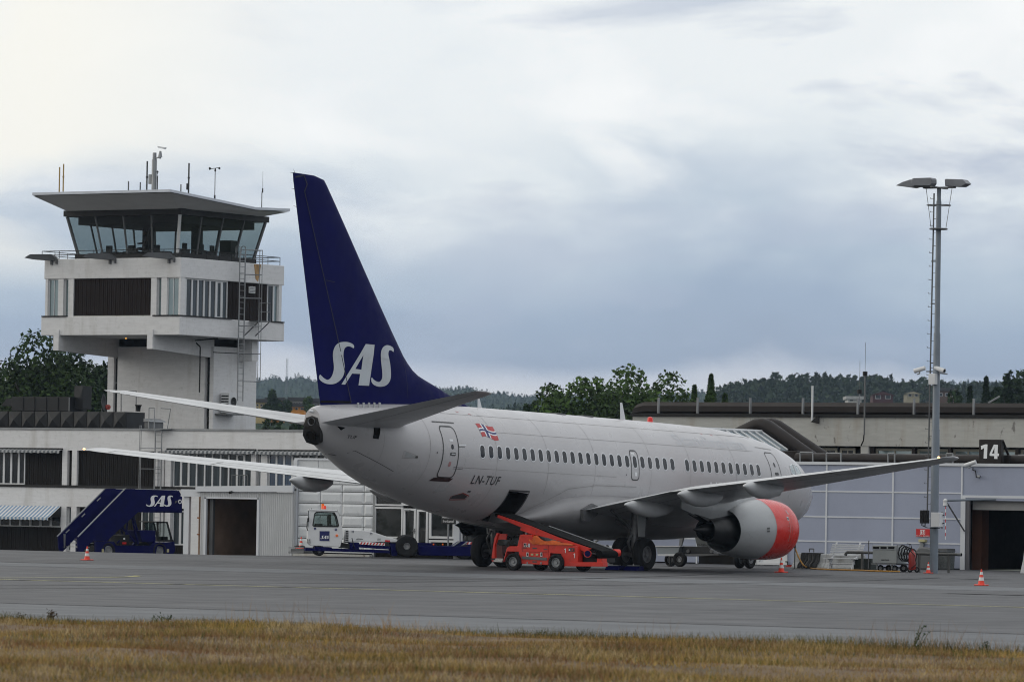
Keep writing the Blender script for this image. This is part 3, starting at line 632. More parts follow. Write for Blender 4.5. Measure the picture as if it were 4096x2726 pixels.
# wings
def wz(y): y=abs(y);return float(np.interp(y,[1.5,2.2,5.4,17.1],[1.88,2.0,2.64,3.76]))
def wle(y): y=abs(y);return float(np.interp(y,[1.5,1.88,4.2,17.08],[9.6,10.3,12.92,19.74]))
def wte(y): y=abs(y);return float(np.interp(y,[1.5,5.4,17.08],[18.55,18.6,21.34]))
def wt(y): return float(np.interp(abs(y),[1.5,5.4,17],[.125,.105,.09]))
def wst(y,s,tz=0): return ((wle(y),s*y,wz(y)+.06),(wte(y),s*y,wz(y)-.0),wt(y))
def wsurf(x,y,up):
    y=abs(y);le,te=wle(y),wte(y);c=min(1,max(0,(x-le)/(te-le)));L=te-le;b=wz(y)+.06*(1-c);return b+(1 if up else -1)*foil(c,wt(y))*L+.012*L*4*c*(1-c)
FY=[4.0,6.2,9.1]
for s in (1,-1):
    Y=[1.4,1.9,2.6,3.4,4.2,5.4,6.5,8,9.5,11,12.5,14,15.5,16.6]
    sts=[wst(y,s) for y in Y]+[((19.85,s*16.95,3.83),(21.33,s*16.98,3.76),.075),((20.35,s*17.06,3.86),(21.28,s*17.08,3.80),.03)]
    wg=build(surf(sts,camber=.012),'wing',MT['wing'],plane,smooth=40,T=TS,label='swept wing on the '+('near' if s>0 else 'far')+' side')
    mb=MB()
    for up in (0,1):
        def ln(p0,p1,w=.03):
            r=[]
            for i in range(17):
                t=i/16;x=p0[0]+(p1[0]-p0[0])*t;y=p0[1]+(p1[1]-p0[1])*t
                d=np.array([p1[0]-p0[0],p1[1]-p0[1]]);d/=np.linalg.norm(d);n=np.array([-d[1],d[0]])*w/2
                r.append([(x+q*n[0],s*(y+q*n[1]),wsurf(x+q*n[0],y+q*n[1],up)+(.008 if up else -.008)) for q in (1,-1)])
            mb.grid(r)
        fx=lambda y,c: wle(y)+(wte(y)-wle(y))*c
        ln((fx(2.4,.80),2.4),(fx(5.3,.74),5.3));ln((fx(5.5,.74),5.5),(fx(12.4,.72),12.4));ln((fx(5.4,.74),5.4),(wte(5.4)-.05,5.4),.04);ln((fx(12.4,.72),12.4),(wte(12.4)-.05,12.4),.04)
        ln((fx(12.4,.74),12.4),(fx(16.2,.74),16.2),.025);ln((fx(16.2,.74),16.2),(wte(16.2)-.04,16.2),.03)
        ln((fx(2.6,.88),2.6),(fx(12.3,.86),12.3),.02)
        ln((fx(5.6,.13),5.6),(fx(16.6,.16),16.6),.02)
    build(mb,'flap_gap',MT['line'],wg,T=TS,fix=False)
    for k,y in enumerate(FY):
        xe=wte(y)+.55 ;x0=wte(y)-2.7+(.3*k);zc=wz(y)
        mb=MB();rows=[]
        dz=[0,0,.05,.12][k+1]
        for t,hw,top,bot in ((0,.02,-.12,-.16),(.06,.12,-.08,-.30),(.2,.2,-.06,-.46),(.4,.23,-.03,-.56),(.6,.24,.02,-.56),(.78,.20,.0,-.46),(.9,.14,-.06,-.33),(.97,.08,-.12,-.24),(1.0,.03,-.16,-.20)):
            x=x0+(xe-x0)*t;zz=zc+ (0 if k==0 else .02)
            rows.append([(x,s*y+hw*math.sin(2*PI*i/16),zz+(top+bot)/2+(top-bot)/2*math.copysign(abs(math.cos(2*PI*i/16))**.8,math.cos(2*PI*i/16))) for i in range(16)])
        mb.grid(rows,close=True);mb.f.append(tuple(range(16)));mb.f.append(tuple(8*16+i for i in range(16)))
        build(mb,'flap_track_fairing',MT['wing'],wg,T=TS,smooth=50)
    mb=MB();mb.lathe([(0,.001),(.02,.03),(.06,.038),(.12,.02)],(21.46,s*17.04,3.80),(-1,0,0),10);build(mb,'tip_lamp',MT['nav'],wg,T=TS,smooth=60)
    if s>0:
        mb=MB();mb.add([(14.6+a,s*(9.5+b),wsurf(14.6+a,9.5+b,0)) for a,b in ((0,0),)],[]);
    # inboard flap end plate
    mb=MB();mb.prism([(18.68,1.62),(18.75,2.0),(18.1,2.22),(17.6,2.1),(17.8,1.85),(18.35,1.60)],1,s*2.02,s*2.12);build(mb,'flap_end_plate',MT['gear'],wg,T=TS)
# wing-to-body fairing
rows=[]
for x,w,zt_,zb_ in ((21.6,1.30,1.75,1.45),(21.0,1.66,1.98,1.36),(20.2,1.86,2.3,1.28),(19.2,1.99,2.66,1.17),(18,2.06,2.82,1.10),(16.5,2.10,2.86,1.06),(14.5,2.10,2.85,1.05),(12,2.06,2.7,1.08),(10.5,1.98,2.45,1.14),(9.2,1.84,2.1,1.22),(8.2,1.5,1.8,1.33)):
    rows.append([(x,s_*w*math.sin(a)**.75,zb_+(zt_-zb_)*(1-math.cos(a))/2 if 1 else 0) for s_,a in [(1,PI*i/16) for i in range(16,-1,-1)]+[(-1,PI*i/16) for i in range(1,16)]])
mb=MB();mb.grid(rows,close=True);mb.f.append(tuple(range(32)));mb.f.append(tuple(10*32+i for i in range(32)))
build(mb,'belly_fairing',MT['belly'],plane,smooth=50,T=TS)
outline('fairing_seam',[(21.5,1.64),(20.93,2.0),(19.93,2.40),(19.2,2.68),(17.5,2.85),(14.85,2.88)],.02,MT['fline'],off=.045,close=False)
# engines
def engine(s):
    cx,cz=s*4.83,1.55
    e=[];mb=MB()
    def ring(prof,x0,n=48,flat=True,cz=cz,drop=0):
        rows=[]
        for t,r,dz in prof:
            rw=[]
            for i in range(n):
                a=2*PI*i/n;y=r*math.cos(a);z=r*math.sin(a)
                if flat and z<0: z*=.985
                rw.append((x0+t,cx+y,cz+dz+z))
            rows.append(rw)
        return rows
    # fan cowl: front part red, rear part grey
    fr_=[(.30,.78,0),(.12,.80,0),(.03,.85,0),(0,.90,0),(.04,.95,0),(.18,1.005,0),(.45,1.04,0),(.9,1.065,0),(1.4,1.07,0),(1.83,1.06,-.005)]
    mb=MB();mb.grid(ring(fr_,10.27),close=True);cow=build(mb,'inlet_cowl',MT['red'],plane,smooth=50,T=TS,label='bright red front half of the engine cowling')
    bk_=[(1.832,1.06,-.005),(2.3,1.03,-.02),(2.8,.96,-.05),(3.3,.85,-.085),(3.72,.745,-.11),(3.74,.735,-.11),(3.3,.74,-.10),(2.5,.76,-.06)]
    mb=MB();mb.grid(ring(bk_,10.27),close=True);c2=build(mb,'fan_cowl',MT['nac'],plane,smooth=50,T=TS,label='grey rear half of the engine cowling')
    for xx,wdt,col in ((1.83,.018,MT['fline']),(.72,.02,mat('cowl_seam',(.45,.12,.09),.4))):
        r=float(np.interp(xx,[q[0] for q in fr_[3:]],[q[1] for q in fr_[3:]]));mb=MB();mb.grid([[(p[0],p[1],p[2]) for p in ring([(xx-wdt/2,r+.004,-.003),(xx+wdt/2,r+.004,-.003)],10.27)[k]] for k in (0,1)],close=True);build(mb,'cowl_seam',col,cow,T=TS,fix=False)
    mb=MB();mb.grid(ring([(.3,.78,0),(.9,.80,0),(1.0,.2,0),(.7,.02,0)],10.27,32),close=True);build(mb,'fan',MT['hot'],plane,smooth=50,T=TS)
    # core
    cz2=-.10
    mb=MB();mb.grid(ring([(2.5,.745,-.06),(2.6,.60,cz2),(3.3,.60,cz2),(3.9,.52,cz2),(4.5,.44,cz2),(4.9,.385,cz2),(4.9,.37,cz2),(4.5,.40,cz2),(4.3,.20,cz2)],10.27,40,False),close=True);build(mb,'core_nozzle',MT['hot'],plane,smooth=40,T=TS)
    mb=MB();mb.grid(ring([(4.2,.27,cz2),(4.6,.25,cz2),(5.0,.19,cz2),(5.4,.10,cz2-.01),(5.72,.012,cz2-.01)],10.27,24,False),close=True);build(mb,'exhaust_plug',MT['hot'],plane,smooth=50,T=TS)
    # pylon
    rows=[]
    for x,zt_,zb_,w in ((10.9,2.50,2.35,.02),(11.4,2.66,2.3,.11),(12.2,2.78,2.2,.17),(13.2,2.75,2.0,.20),(14.0,2.62,1.82,.21),(14.9,2.5,1.78,.20),(15.8,2.45,1.88,.15),(16.8,2.42,2.12,.03)):
        rows.append([(x,cx+w*a,zb_+(zt_-zb_)*b) for a,b in ((-.6,0),(-1,.25),(-1,.8),(-.5,1),(.5,1),(1,.8),(1,.25),(.6,0))])
    mb=MB();mb.grid(rows,close=True);mb.f.append(tuple(range(8)));mb.f.append(tuple(7*8+i for i in range(8)));build(mb,'pylon',MT['nac'],plane,smooth=35,T=TS)
    mb=MB();mb.prism([(13.9,1.96),(14.9,1.80),(16.1,1.96),(15.2,1.72),(14.2,1.66)],1,cx-.17,cx+.17);build(mb,'pylon_heat_shield',MT['black'],plane,T=TS)
    # small markings on the near flank
    if s>0:
        def dot(name,xo,ang,w,h,m,parent,off=.008):
            P_=fr_[3:]+bk_[:5]
            mb=MB();rr=[]
            for i in range(5):
                row=[]
                for j in range(5):
                    xx=xo+(i/4-.5)*w;r=float(np.interp(xx,[q[0] for q in P_],[q[1] for q in P_]))+off;dz=float(np.interp(xx,[q[0] for q in P_],[q[2] for q in P_]));a=ang+(j/4-.5)*h/r
                    row.append((10.27+xx,cx+r*math.cos(a),cz+dz+r*math.sin(a)*(.985 if math.sin(a)<0 else 1)))
                rr.append(row)
            mb.grid(rr);return build(mb,name,m,parent,T=TS,fix=False,smooth=60)
        dot('vent',2.35,.0,.16,.16,MT['line'],c2);dot('vent_louvre',2.35,.0,.17,.03,MT['nac'],c2,.012)
        dot('placard',.95,.38,.14,.13,MT['textw'],cow);dot('placard_mark',.95,.38,.09,.07,MT['black'],cow,.012);dot('placard',.8,.62,.10,.15,MT['textw'],cow);dot('placard_mark',.8,.62,.05,.1,MT['red'],cow,.012)
        dot('hoist_line',.90,-.05,.035,.72,mat('pale_line',(.55,.30,.27),.4),cow)
        for a in(.12,-.02):dot('hoist_mark',1.02,a,.1,.012,mat('pale_line',(.55,.30,.27),.4),cow)
        mb=MB();mb.prism([(11.0,.02),(11.6,.05),(11.7,.22),(11.2,.2)],1,0,.015)
        T2=lambda p:(p[0],cx-.62-.15*p[2]+p[1],p[2]+cz+.78)
        for p in mb.v: pass
    return
engine(1);engine(-1)
# landing gear
def wheel(mb_t,mb_r,c,r,w,n=32,sg=1,rr=.5):
    hw=w/2
    prof=[(-hw*.55,r*rr),(-hw*.8,r*.66),(-hw,r*.82),(-hw*.86,r*.93),(-hw*.6,r*.985),(-hw*.3,r),(-hw*.28,r*.985),(-hw*.24,r*.985),(-hw*.22,r),(hw*.22,r),(hw*.24,r*.985),(hw*.28,r*.985),(hw*.3,r),(hw*.6,r*.985),(hw*.86,r*.93),(hw,r*.82),(hw*.8,r*.66),(hw*.55,r*rr)]
    mb_t.lathe(prof,c,(0,1,0),n)
    mb_r.lathe([(-hw*.5,.001),(-hw*.35,r*rr*.5),(-hw*.3,r*rr*.8),(-hw*.62,r*rr*.93),(-hw*.6,r*rr*1.02)],c,(0,1,0),n)
    mb_r.lathe([(hw*.5,.001),(hw*.5,r*rr*.25),(hw*.25,r*rr*.4),(hw*.2,r*rr*.8),(hw*.62,r*rr*.93),(hw*.6,r*rr*1.02)],c,(0,1,0),n)
for s in (1,-1):
    g=plane
    for yy in (2.43,3.27):
        t,r_=MB(),MB();wheel(t,r_,(16.6,s*yy,.555),.56,.40);o=build(t,'wheel',MT['tyre'],plane,smooth=40);build(r_,'rim',MT['gear'],o,smooth=40)
    mb=MB();mb.cyl((16.6,s*2.3,.555),(16.6,s*3.4,.555),.08);mb.cyl((16.6,s*2.85,.45),(16.55,s*2.85,1.35),.12,.12,16);mb.cyl((16.56,s*2.85,1.2),(16.5,s*2.9,2.3),.16,.17,16);mb.cyl((16.58,s*2.85,.9),(16.58,s*2.85,1.25),.085,.085);
    mb.tube([(16.75,s*2.85,.62),(17.0,s*2.85,.95),(16.75,s*2.85,1.25)],.045);mb.cyl((16.55,s*2.85,1.3),(16.4,s*1.5,1.95),.06);mb.cyl((16.5,s*2.8,1.35),(17.9,s*2.7,2.05),.05);mb.cyl((16.5,s*2.9,1.3),(15.2,s*2.8,2.1),.05)
    mb.tube([(16.68,s*2.75,.7),(16.72,s*2.7,1.2),(16.66,s*2.8,1.8)],.018,6)
    build(mb,'gear_strut',MT['gear'],plane,smooth=45,label='main landing gear strut with drag brace')
    mb=MB();mb.prism([(16.25,1.15),(16.65,1.15),(16.75,1.9),(16.2,1.9)],1,s*3.05,s*3.08);build(mb,'gear_door',MT['nac'],plane)
    mb=MB();mb.add([(17.3,s*.6,1.15),(15.8,s*.6,1.15),(15.8,s*1.9,1.6),(17.3,s*1.9,1.6)],[(0,1,2,3)]);
for s in (1,-1):
    t,r_=MB(),MB();wheel(t,r_,(4.05,s*.21,.345),.345,.2);o=build(t,'nose_wheel',MT['tyre'],plane,smooth=40);build(r_,'rim',MT['rim'],o,smooth=40)
mb=MB();mb.cyl((4.05,-.3,.345),(4.05,.3,.345),.05);mb.cyl((4.05,0,.3),(4.15,0,1.4),.07);mb.cyl((4.1,0,1.0),(3.2,0,1.4),.04)
build(mb,'nose_gear_strut',MT['gear'],plane,smooth=45)
for s in(1,-1):
    mb=MB();mb.prism([(3.0,.75),(4.3,.72),(4.4,1.2),(3.0,1.2)],1,s*.42,s*.44);build(mb,'nose_gear_door',MT['nac'],plane)
# aerials and beacon
def blade(xc,zt_,h,c,sweep=.15,name='aerial'):
    z0=sec(xc)[0]-.03;mb=surf([((xc-c/2,0,z0),(xc+c/2,0,z0),.12),((xc-c*.2+sweep,0,z0+h),(xc+c*.22+sweep,0,z0+h),.1)],vertical=True);build(mb,name,MT['white'],plane,T=TS,smooth=40)
blade(22.0,0,.34,.28,.08);blade(12.75,0,.62,.36,.14)
for xc in(17.2,15.4):
    mb=MB();mb.lathe([(0,.36),(.03,.33),(.05,.2),(.055,.01)],(xc,0,sec(xc)[0]-.02),(0,0,1),24,up=(1,0,0));build(mb,'roof_aerial',MT['dark'],plane,T=TS,smooth=50)
mb=MB();mb.lathe([(0,.11),(.05,.10),(.16,.09),(.19,.04),(.195,.001)],(10.9,0,sec(10.9)[0]-.01),(0,0,1),16,up=(1,0,0));build(mb,'beacon',mat('red_beacon',(.6,.02,.012),.2,var=.05,emit=((1,.03,.01),.1)),plane,T=TS,smooth=50)
mb=MB()
for x,z,L in ((24.3,5.0,.22),(24.9,5.05,.2),(9.2,4.95,.2),(8.5,4.93,.2)): strip_on(mb,[(x,z),(x-L*.6,z-.03)],.02,.008)
build(mb,'small_red_mark',fr,plane,T=TS,fix=False)
mb=MB()
for k in range(5): x=28.9+.28*k;z=sec(x)[0]-.12;y=sy(x,z);mb=MB();mb.box(x-.07,x+.02,y-.03,y+.0,z,z+.17);build(mb,'vortex_generator',MT['nac'],plane,T=TS)
C['D']=(500,1700,2.7718);C['G']=(0,1500,3.3657);C['K']=(820,950,1.936)
def BX(mb,c,x0,y0,x1,y1,X,depth=.3,proud=0):
    a,b,z0,z1=rect(c,x0,y0,x1,y1,X);mb.box(X+proud,X-depth,a,b,z0,z1);return mb
def boards(parent,y0,y1,z0,z1,X,pitch,m,name='cladding',axis='y',sgn=1):
    mb=MB();n=max(1,int(round((y1-y0)/pitch)));p=(y1-y0)/n
    for i in range(n):
        t=.03+.008*(i%2)
        if axis=='y': mb.box(X,X+t,y0+i*p+.008,y0+(i+1)*p-.008,z0,z1)
        else: mb.box(y0+i*p+.008,y0+(i+1)*p-.008,X,X+sgn*t,z0,z1)
    if axis=='y': mb.box(X-.03,X,y0,y1,z0,z1)
    else: mb.box(y0,y1,X-sgn*.03,X,z0,z1)
    return build(mb,name,m,parent,kind='stuff',fix=False)
def window(parent,y0,y1,z0,z1,X,m,fw=.05,fm=None,mull=0,axis='y',sgn=1,name='window',frame_out=.03,curt=None):
    """a framed window in a wall that looks towards +x (axis y) or +/-y (axis x)"""
    def bx(mb,a0,a1,b0,b1,d0,d1):
        if axis=='y': mb.box(X+d0,X+d1,a0,a1,b0,b1)
        else: mb.box(a0,a1,X+sgn*d0,X+sgn*d1,b0,b1)
    mb=MB();bx(mb,y0,y1,z0,z0+fw,-.04,frame_out);bx(mb,y0,y1,z1-fw,z1,-.04,frame_out);bx(mb,y0,y0+fw,z0+fw,z1-fw,-.04,frame_out);bx(mb,y1-fw,y1,z0+fw,z1-fw,-.04,frame_out)
    o=build(mb,name,fm or MT['winw'],parent,fix=False)
    n=mull+1;w=(y1-y0-2*fw)/n
    for i in range(n):
        a=y0+fw+i*w;p=MB();bx(p,a+(.5*fw*.6 if i else 0),a+w-(.5*fw*.6 if i<n-1 else 0),z0+fw,z1-fw,-.03,-.015);build(p,'pane',m,o,fix=False)
        if i:
            q=MB();bx(q,a-.3*fw,a+.3*fw,z0+fw,z1-fw,-.04,frame_out-.01);build(q,'mullion',fm or MT['winw'],o,fix=False)
    return o
# ================================================================ left terminal
XT=-30.0;gT=gh(-30,-60)-.1
term=thing('terminal_building','long two-storey white concrete terminal with dark boarding and curtained windows under the tower','terminal',(XT,-50,gT))
yR=yz('D',2356,55,XT)[0]+3;yL=-66.0
zc=lambda c,y,x=0:yz(c,x,y,XT)[1]
zP=zc('G',738,1100);zPb=zc('G',1012,1100);zS=zc('G',1480,1100);zSb=zc('G',1503,1100)
zL0=yz('3',700,1085,XT)[1]
def wall(z0,z1,y0,y1,d=.4,name='wall_band',m='conc',pr=0): mb=MB();mb.box(XT+pr,XT-d,y0,y1,z0,z1);return build(mb,name,MT[m],term,fix=False)
wall(zPb,zP,yL,yR,.4);mb=MB();mb.box(XT+.04,XT-.5,yL,yR,zP+.002,zP+.10);build(mb,'coping',MT['galv'],term)
mb=MB();mb.box(XT+.05,XT-.3,yL,yR,zS-.12,zS);build(mb,'sill_band',MT['black'],term)
wall(zL0,zS-.122,yL,yR,.4)
mb=MB();mb.box(XT-.45,XT-14,yL,yR,zP-.35,zP-.25);build(mb,'roof',MT['dark'],term)
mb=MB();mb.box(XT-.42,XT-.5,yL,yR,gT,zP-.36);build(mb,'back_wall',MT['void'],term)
mb=MB();mb.box(XT-.5,XT-14,yR-.3,yR,gT,zP-.2);build(mb,'side_wall',MT['conc'],term)
def Y(c,x,y=1250): return yz(c,x,y,XT)[0]
# upper storey, left to right
for i,(a,b) in enumerate(((-60,35),(35,133),(133,235),(235,320))): window(term,Y('G',a),Y('G',b),zS,zPb,XT-.12,MT['glassd'],fw=.055)
boards(term,Y('G',322),Y('G',838),zS,zPb,XT-.15,.13,MT['woodb'])
for a,b in ((838,905),(968,1035),(2085,2120),(2225,2300)):
    mb=MB();mb.box(XT+.01,XT-.38,Y('G',a),Y('G',b),zS,zPb-.001);build(mb,'pillar',MT['conc'],term)
boards(term,Y('G',905),Y('G',968),zS,zPb,XT-.2,.13,MT['woodb']);boards(term,Y('G',1035),Y('G',2085),zS,zPb,XT-.15,.115,MT['woodb'])
mb=MB();mb.box(XT-.1,XT-.2,Y('G',2120),Y('G',2190),zS,zPb);build(mb,'wall_panel',MT['conc'],term)
d=1.0/2.7718*3.3657
wx=[525,605,695,780,870,955,1045,1135,1225,1310,1395]
for i,(a,b) in enumerate(zip(wx[:-1],wx[1:])): window(term,Y('D',a,500),Y('D',b,500),zS,zPb-.08,XT-.12,MT['glassc'],fw=.07 if i in(1,8) else .04)
mb=MB();mb.box(XT,XT-.38,Y('D',1395,500),Y('D',1450,500),zS,zPb-.001);mb2=MB();mb2.box(XT,XT-.38,Y('D',1503,500),Y('D',1575,500),zS,zPb-.001)
build(mb,'pillar',MT['conc'],term);build(mb2,'pillar',MT['conc'],term)
bc=mat('blue_curtained_glass',(.03,.07,.13),.08,var=.5,vs=3,stretch=(1,3,.1),spec=.7)
window(term,Y('D',1460,500),Y('D',1503,500),zS,zPb-.08,XT-.2,bc,fw=.03)
wx=[1580,1665,1750,1840,1930,2020,2110,2200,2290,2380,2470]
for a,b in zip(wx[:-1],wx[1:]): window(term,Y('D',a,500),Y('D',b,500),zS,zPb-.08,XT-.12,bc if a<1840 else MT['glassc'],fw=.05)
mb=MB()
for a,b in ((1222,1395),):
    ya,yb=Y('D',a,500),Y('D',b,500);z1=yz('D',a,547,XT)[1];mb.box(XT+.25,XT+.27,ya,yb,z1-.03,z1);mb.box(XT+.25,XT+.27,ya,yb,zS+.03,zS+.06)
    for k in range(5):y=ya+(yb-ya)*k/4;mb.box(XT+.25,XT+.27,y-.012,y+.012,zS+.03,z1)
build(mb,'window_guard',MT['steel'],term)
# valances (rolled-up awnings)
def valance(c,x0,x1,y,lab=None):
    ya,yb=Y(c,x0,y),Y(c,x1,y);zt=yz(c,(x0+x1)/2,y,XT)[1];mb=MB();n=int((yb-ya)/.08);rows=[]
    for i in range(n+1):
        yy=ya+(yb-ya)*i/n;dz=.035*abs(math.sin(i*PI/5));rows.append([(XT+.02,yy,zt),(XT+.28,yy,zt-.06),(XT+.30,yy,zt-.20+dz)])
    mb.grid(rows);o=build(mb,'awning',MT['awng'],term,fix=False,label='rolled-up awning with a scalloped grey striped edge')
    m2=MB();m2.cyl((XT+.05,ya,zt+.02),(XT+.05,yb,zt+.02),.04);build(m2,'roller',MT['black'],o)
valance('G',-60,850,992);valance('D',470,1460,272);valance('D',1480,2420,285)
# lower storey left
def YB(c,x): return yz(c,x,1150,XT)[0]
zA0=yz('3',250,1075,XT)[1];zA1=yz('3',250,1185,XT)[1];zW=yz('3',250,1248,XT)[1]
ya,yb=yL,YB('3',503)
rows=[]
n=60
for i in range(n+1):
    y=ya+(yb-ya)*i/n;dz=.03*abs(math.sin(i*PI/2));rows.append([(XT+.03,y,zA0),(XT+.9,y,zA1+.12),(XT+1.0,y,zA1+.10),(XT+1.0,y,zA1-.04+dz)])
mb=MB();mb.grid(rows);aw=build(mb,'awning',MT['awning'],term,fix=False,label='lowered blue and white striped awning over the lower left windows')
mb=MB();mb.add([(XT+.03,yb,zA0),(XT+.9,yb,zA1+.12),(XT+.03,yb,zA1+.12)],[(0,1,2)]);mb.cyl((XT,yb-.1,zA1-.1),(XT+.95,yb-.1,zA1+.05),.02);build(mb,'awning_side',MT['black'],aw)
for k in range(9):
    y0=yb-.05-.62*(k+1);window(term,y0,y0+.60,zW,zA0-.02,XT-.12,MT['glassd'],fw=.05)
boards(term,yL,yb,gT,zW,XT-.08,.13,MT['woodb'])
for a,b in ((505,547),(585,630)): mb=MB();mb.box(XT,XT-.38,YB('3',a),YB('3',b),gT,zL0-.001);build(mb,'pillar',MT['conc'],term)
window(term,YB('3',547),YB('3',585),gT+.5,zL0,XT-.2,MT['glassc'],fw=.05)
boards(term,YB('3',630),YB('3',1150),gT,zL0,XT-.3,.13,MT['woodb'])
# behind the stairs
window(term,YB('3',1150),YB('3',1265),gT+.9,zL0-.1,XT-.2,MT['glassc'],fw=.05,mull=1)
for a,b in ((1268,1345),(1360,1405)):
    mb=MB();mb.box(XT,XT-.38,YB('3',a),YB('3',b),gT,zL0-.001);build(mb,'pillar',MT['conc'],term)
window(term,YB('3',1408),YB('3',1468),gT+.9,zL0-.1,XT-.2,MT['glassc'],fw=.05);window(term,YB('3',1468),YB('3',1560),gT+.9,zL0-.1,XT-.2,MT['glassc'],fw=.07)
boards(term,YB('3',1408),YB('3',1560),gT,gT+.9,XT-.2,.13,MT['woodb'])
mb=MB();mb.box(XT,XT-.38,YB('3',1560),yR,gT,zL0-.001);build(mb,'wall_panel',MT['conc'],term)
mb=MB();mb.prism([(YB('3',470)-.3,zA1-.4),(YB('3',440),zA0-.5),(YB('3',445),zA0-.5)],0,XT+.1,XT+.12)
# ladder builder
RUNG=MB().cyl((0,-.5,0),(0,.5,0),.015,n=6)
rung_me=RUNG.mesh('rung');rung_me.materials.append(MT['galv'])
def ladder(name,label,X,y0,y1,z0,z1,cage=None,step=.3,axis='y',sgn=1,m='galv',parent_cat='ladder',hoop_top=0):
    """two stiles and rungs in front of a wall; cage: (extra side distance, z range)"""
    w=abs(y1-y0);t=thing(name,label,parent_cat,(X,(y0+y1)/2,z0) if axis=='y' else ((y0+y1)/2,X,z0))
    def P(a,z,out=0): return (X+out,a,z) if axis=='y' else (a,X+sgn*out,z)
    for a in (y0,y1):
        mb=MB();mb.cyl(P(a,z0),P(a,z1),.034,n=8)
        if hoop_top: mb.tube([P(a,z1),P(a,z1+hoop_top*.8,0),P(a,z1+hoop_top,-.12),P(a,z1+hoop_top*.8,-.25),P(a,z1-.1,-.27)],.022)
        build(mb,'stile',MT[m],t,smooth=40)
    z=z0+step*.6
    while z<z1-.05:
        inst(rung_me,'rung',t,P((y0+y1)/2,z),scale=(1,w,1),rot=None if axis=='y' else (0,0,PI/2));z+=step
    return t,P
# fixed ladder on the terminal front with cage
yl0,yl1=Y('G',2130,1000),Y('G',2215,1000);zt=zP+.15;zb=zS-.3
lt,P=ladder('caged_ladder','galvanised caged ladder climbing the white terminal front beside the SAS stairs',XT+.25,yl0,yl1,gT+.2,zP+.08)
mb=MB();ys=[Y('G',2015,1000),Y('G',2040,1000)]
for y,x in ((ys[0],XT+.7),(ys[1],XT+.95)): mb.cyl((x,y,zb),(x,y,yz('G',2015,720,XT)[1]+(.15)),.018)
for zz in (zb+.05,yz('G',0,1235,XT)[1],yz('G',0,965,XT)[1],zP+.02):
    mb.tube([(XT+.25,yl1,zz),(XT+.6,yl1+.05,zz),(XT+.95,ys[1],zz),(XT+.7,ys[0],zz),(XT+.25,yl0,zz)],.018,6)
build(mb,'cage',MT['galv'],lt)
mb=MB();zt2=yz('G',2100,440,XT)[1];A_=yz('G',2055,560,XT)[0];B_=yz('G',2130,560,XT)[0];C_=yz('G',2262,450,XT)[0];D_=yz('G',2215,700,XT)[0]
mb.tube([(XT+.3,A_,zP),(XT+.3,A_,zt2),(XT+.3,B_,zt2),(XT+.3,B_,zP)],.025);mb.tube([(XT-.2,B_,zt2-.0),(XT-.2,C_,zt2-.03),(XT-.2,D_,zP+.02)],.025);mb.box(XT+.3,XT-.4,A_-.3,C_+.3,zP+.06,zP+.10)
build(mb,'guard_rail',MT['galv'],lt)
# ================================================================ things on the terminal roof
XD=-32.0
def dbox(name,c,x0,y0,x1,y1,X,depth,label,cat,m='sheet',pyr=0,roof=None):
    a,b,z0,z1=rect(c,x0,y0,x1,y1,X);t=thing(name,label,cat,(X,(a+b)/2,z0));mb=MB();mb.box(X,X-depth,a,b,z0,z1);build(mb,'body',MT[m],t,bev=.02)
    return t,a,b,z0,z1
t,a,b,z0,z1=dbox('roof_duct','G',-60,488,1700,716,XD,1.5,'long low dark grey roof duct with pyramid-creased side panels','duct')
n=10;w=(b-a)/n
for i in range(n):
    y0=a+i*w;y1=y0+w;mid=((y0+y1)/2,(z0+z1)/2)
    mb=MB();mb.add([(XD+.004,y0+.01,z0),(XD+.004,y1-.01,z0),(XD+.004,y1-.01,z1),(XD+.004,y0+.01,z1),(XD+.13,mid[0],mid[1])],[(0,1,4),(1,2,4),(2,3,4),(3,0,4)]);build(mb,'creased_panel',MT['sheet'],t,fix=False)
mb=MB()
for i in range(1,n): mb=MB();mb.box(XD,XD+.03,a+i*w-.012,a+i*w+.012,z0,z1);build(mb,'seam',MT['black'],t)
t,a,b,z0,z1=dbox('roof_duct','G',155,297,940,482,XD-1.2,1.4,'rectangular dark grey plant box standing on top of the long roof duct','duct')
mb=MB()
for k in (1,2,3,4): y=a+(b-a)*k/5;mb=MB();mb.box(XD-1.2,XD-1.17,y-.012,y+.012,z0,z1);build(mb,'seam',MT['black'],t)
mb=MB();mb.box(XD-1.2,XD-1.15,b-.03,b,z0,z1);build(mb,'edge_trim',MT['galv'],t);mb=MB();mb.box(XD-1.25,XD-2.5,a-.03,b+.04,z1+.002,z1+.03);build(mb,'lid',MT['sheet'],t)
mb=MB();ya=yz('G',0,420,XD-1.2)[0];yb=yz('G',80,310,XD-1.2)[0];mb.prism([(ya,z0+.25),(a,z0+.25),(a,z1-.06),(yb,z1-.06)],0,XD-1.25,XD-2.4);build(mb,'sloping_hood',MT['sheet'],t)
t,a,b,z0,z1=dbox('roof_duct','G',1000,143,1118,460,XD-1.6,.7,'tall upright dark grey duct box left of the tower shaft','duct')
mb=MB();mb.add([(XD-1.596,a,z0),(XD-1.596,b,z0),(XD-1.596,b,z1),(XD-1.596,a,z1),(XD-1.52,b-.02,(z0+z1)/2+.3)],[(0,1,4),(1,2,4),(2,3,4),(3,0,4)]);build(mb,'creased_panel',MT['sheet'],t,fix=False)
t=thing('satellite_dish','grey satellite dish seen edge-on beside the tower shaft','satellite dish',tuple(onx(*px('G',1380,480),-36)))
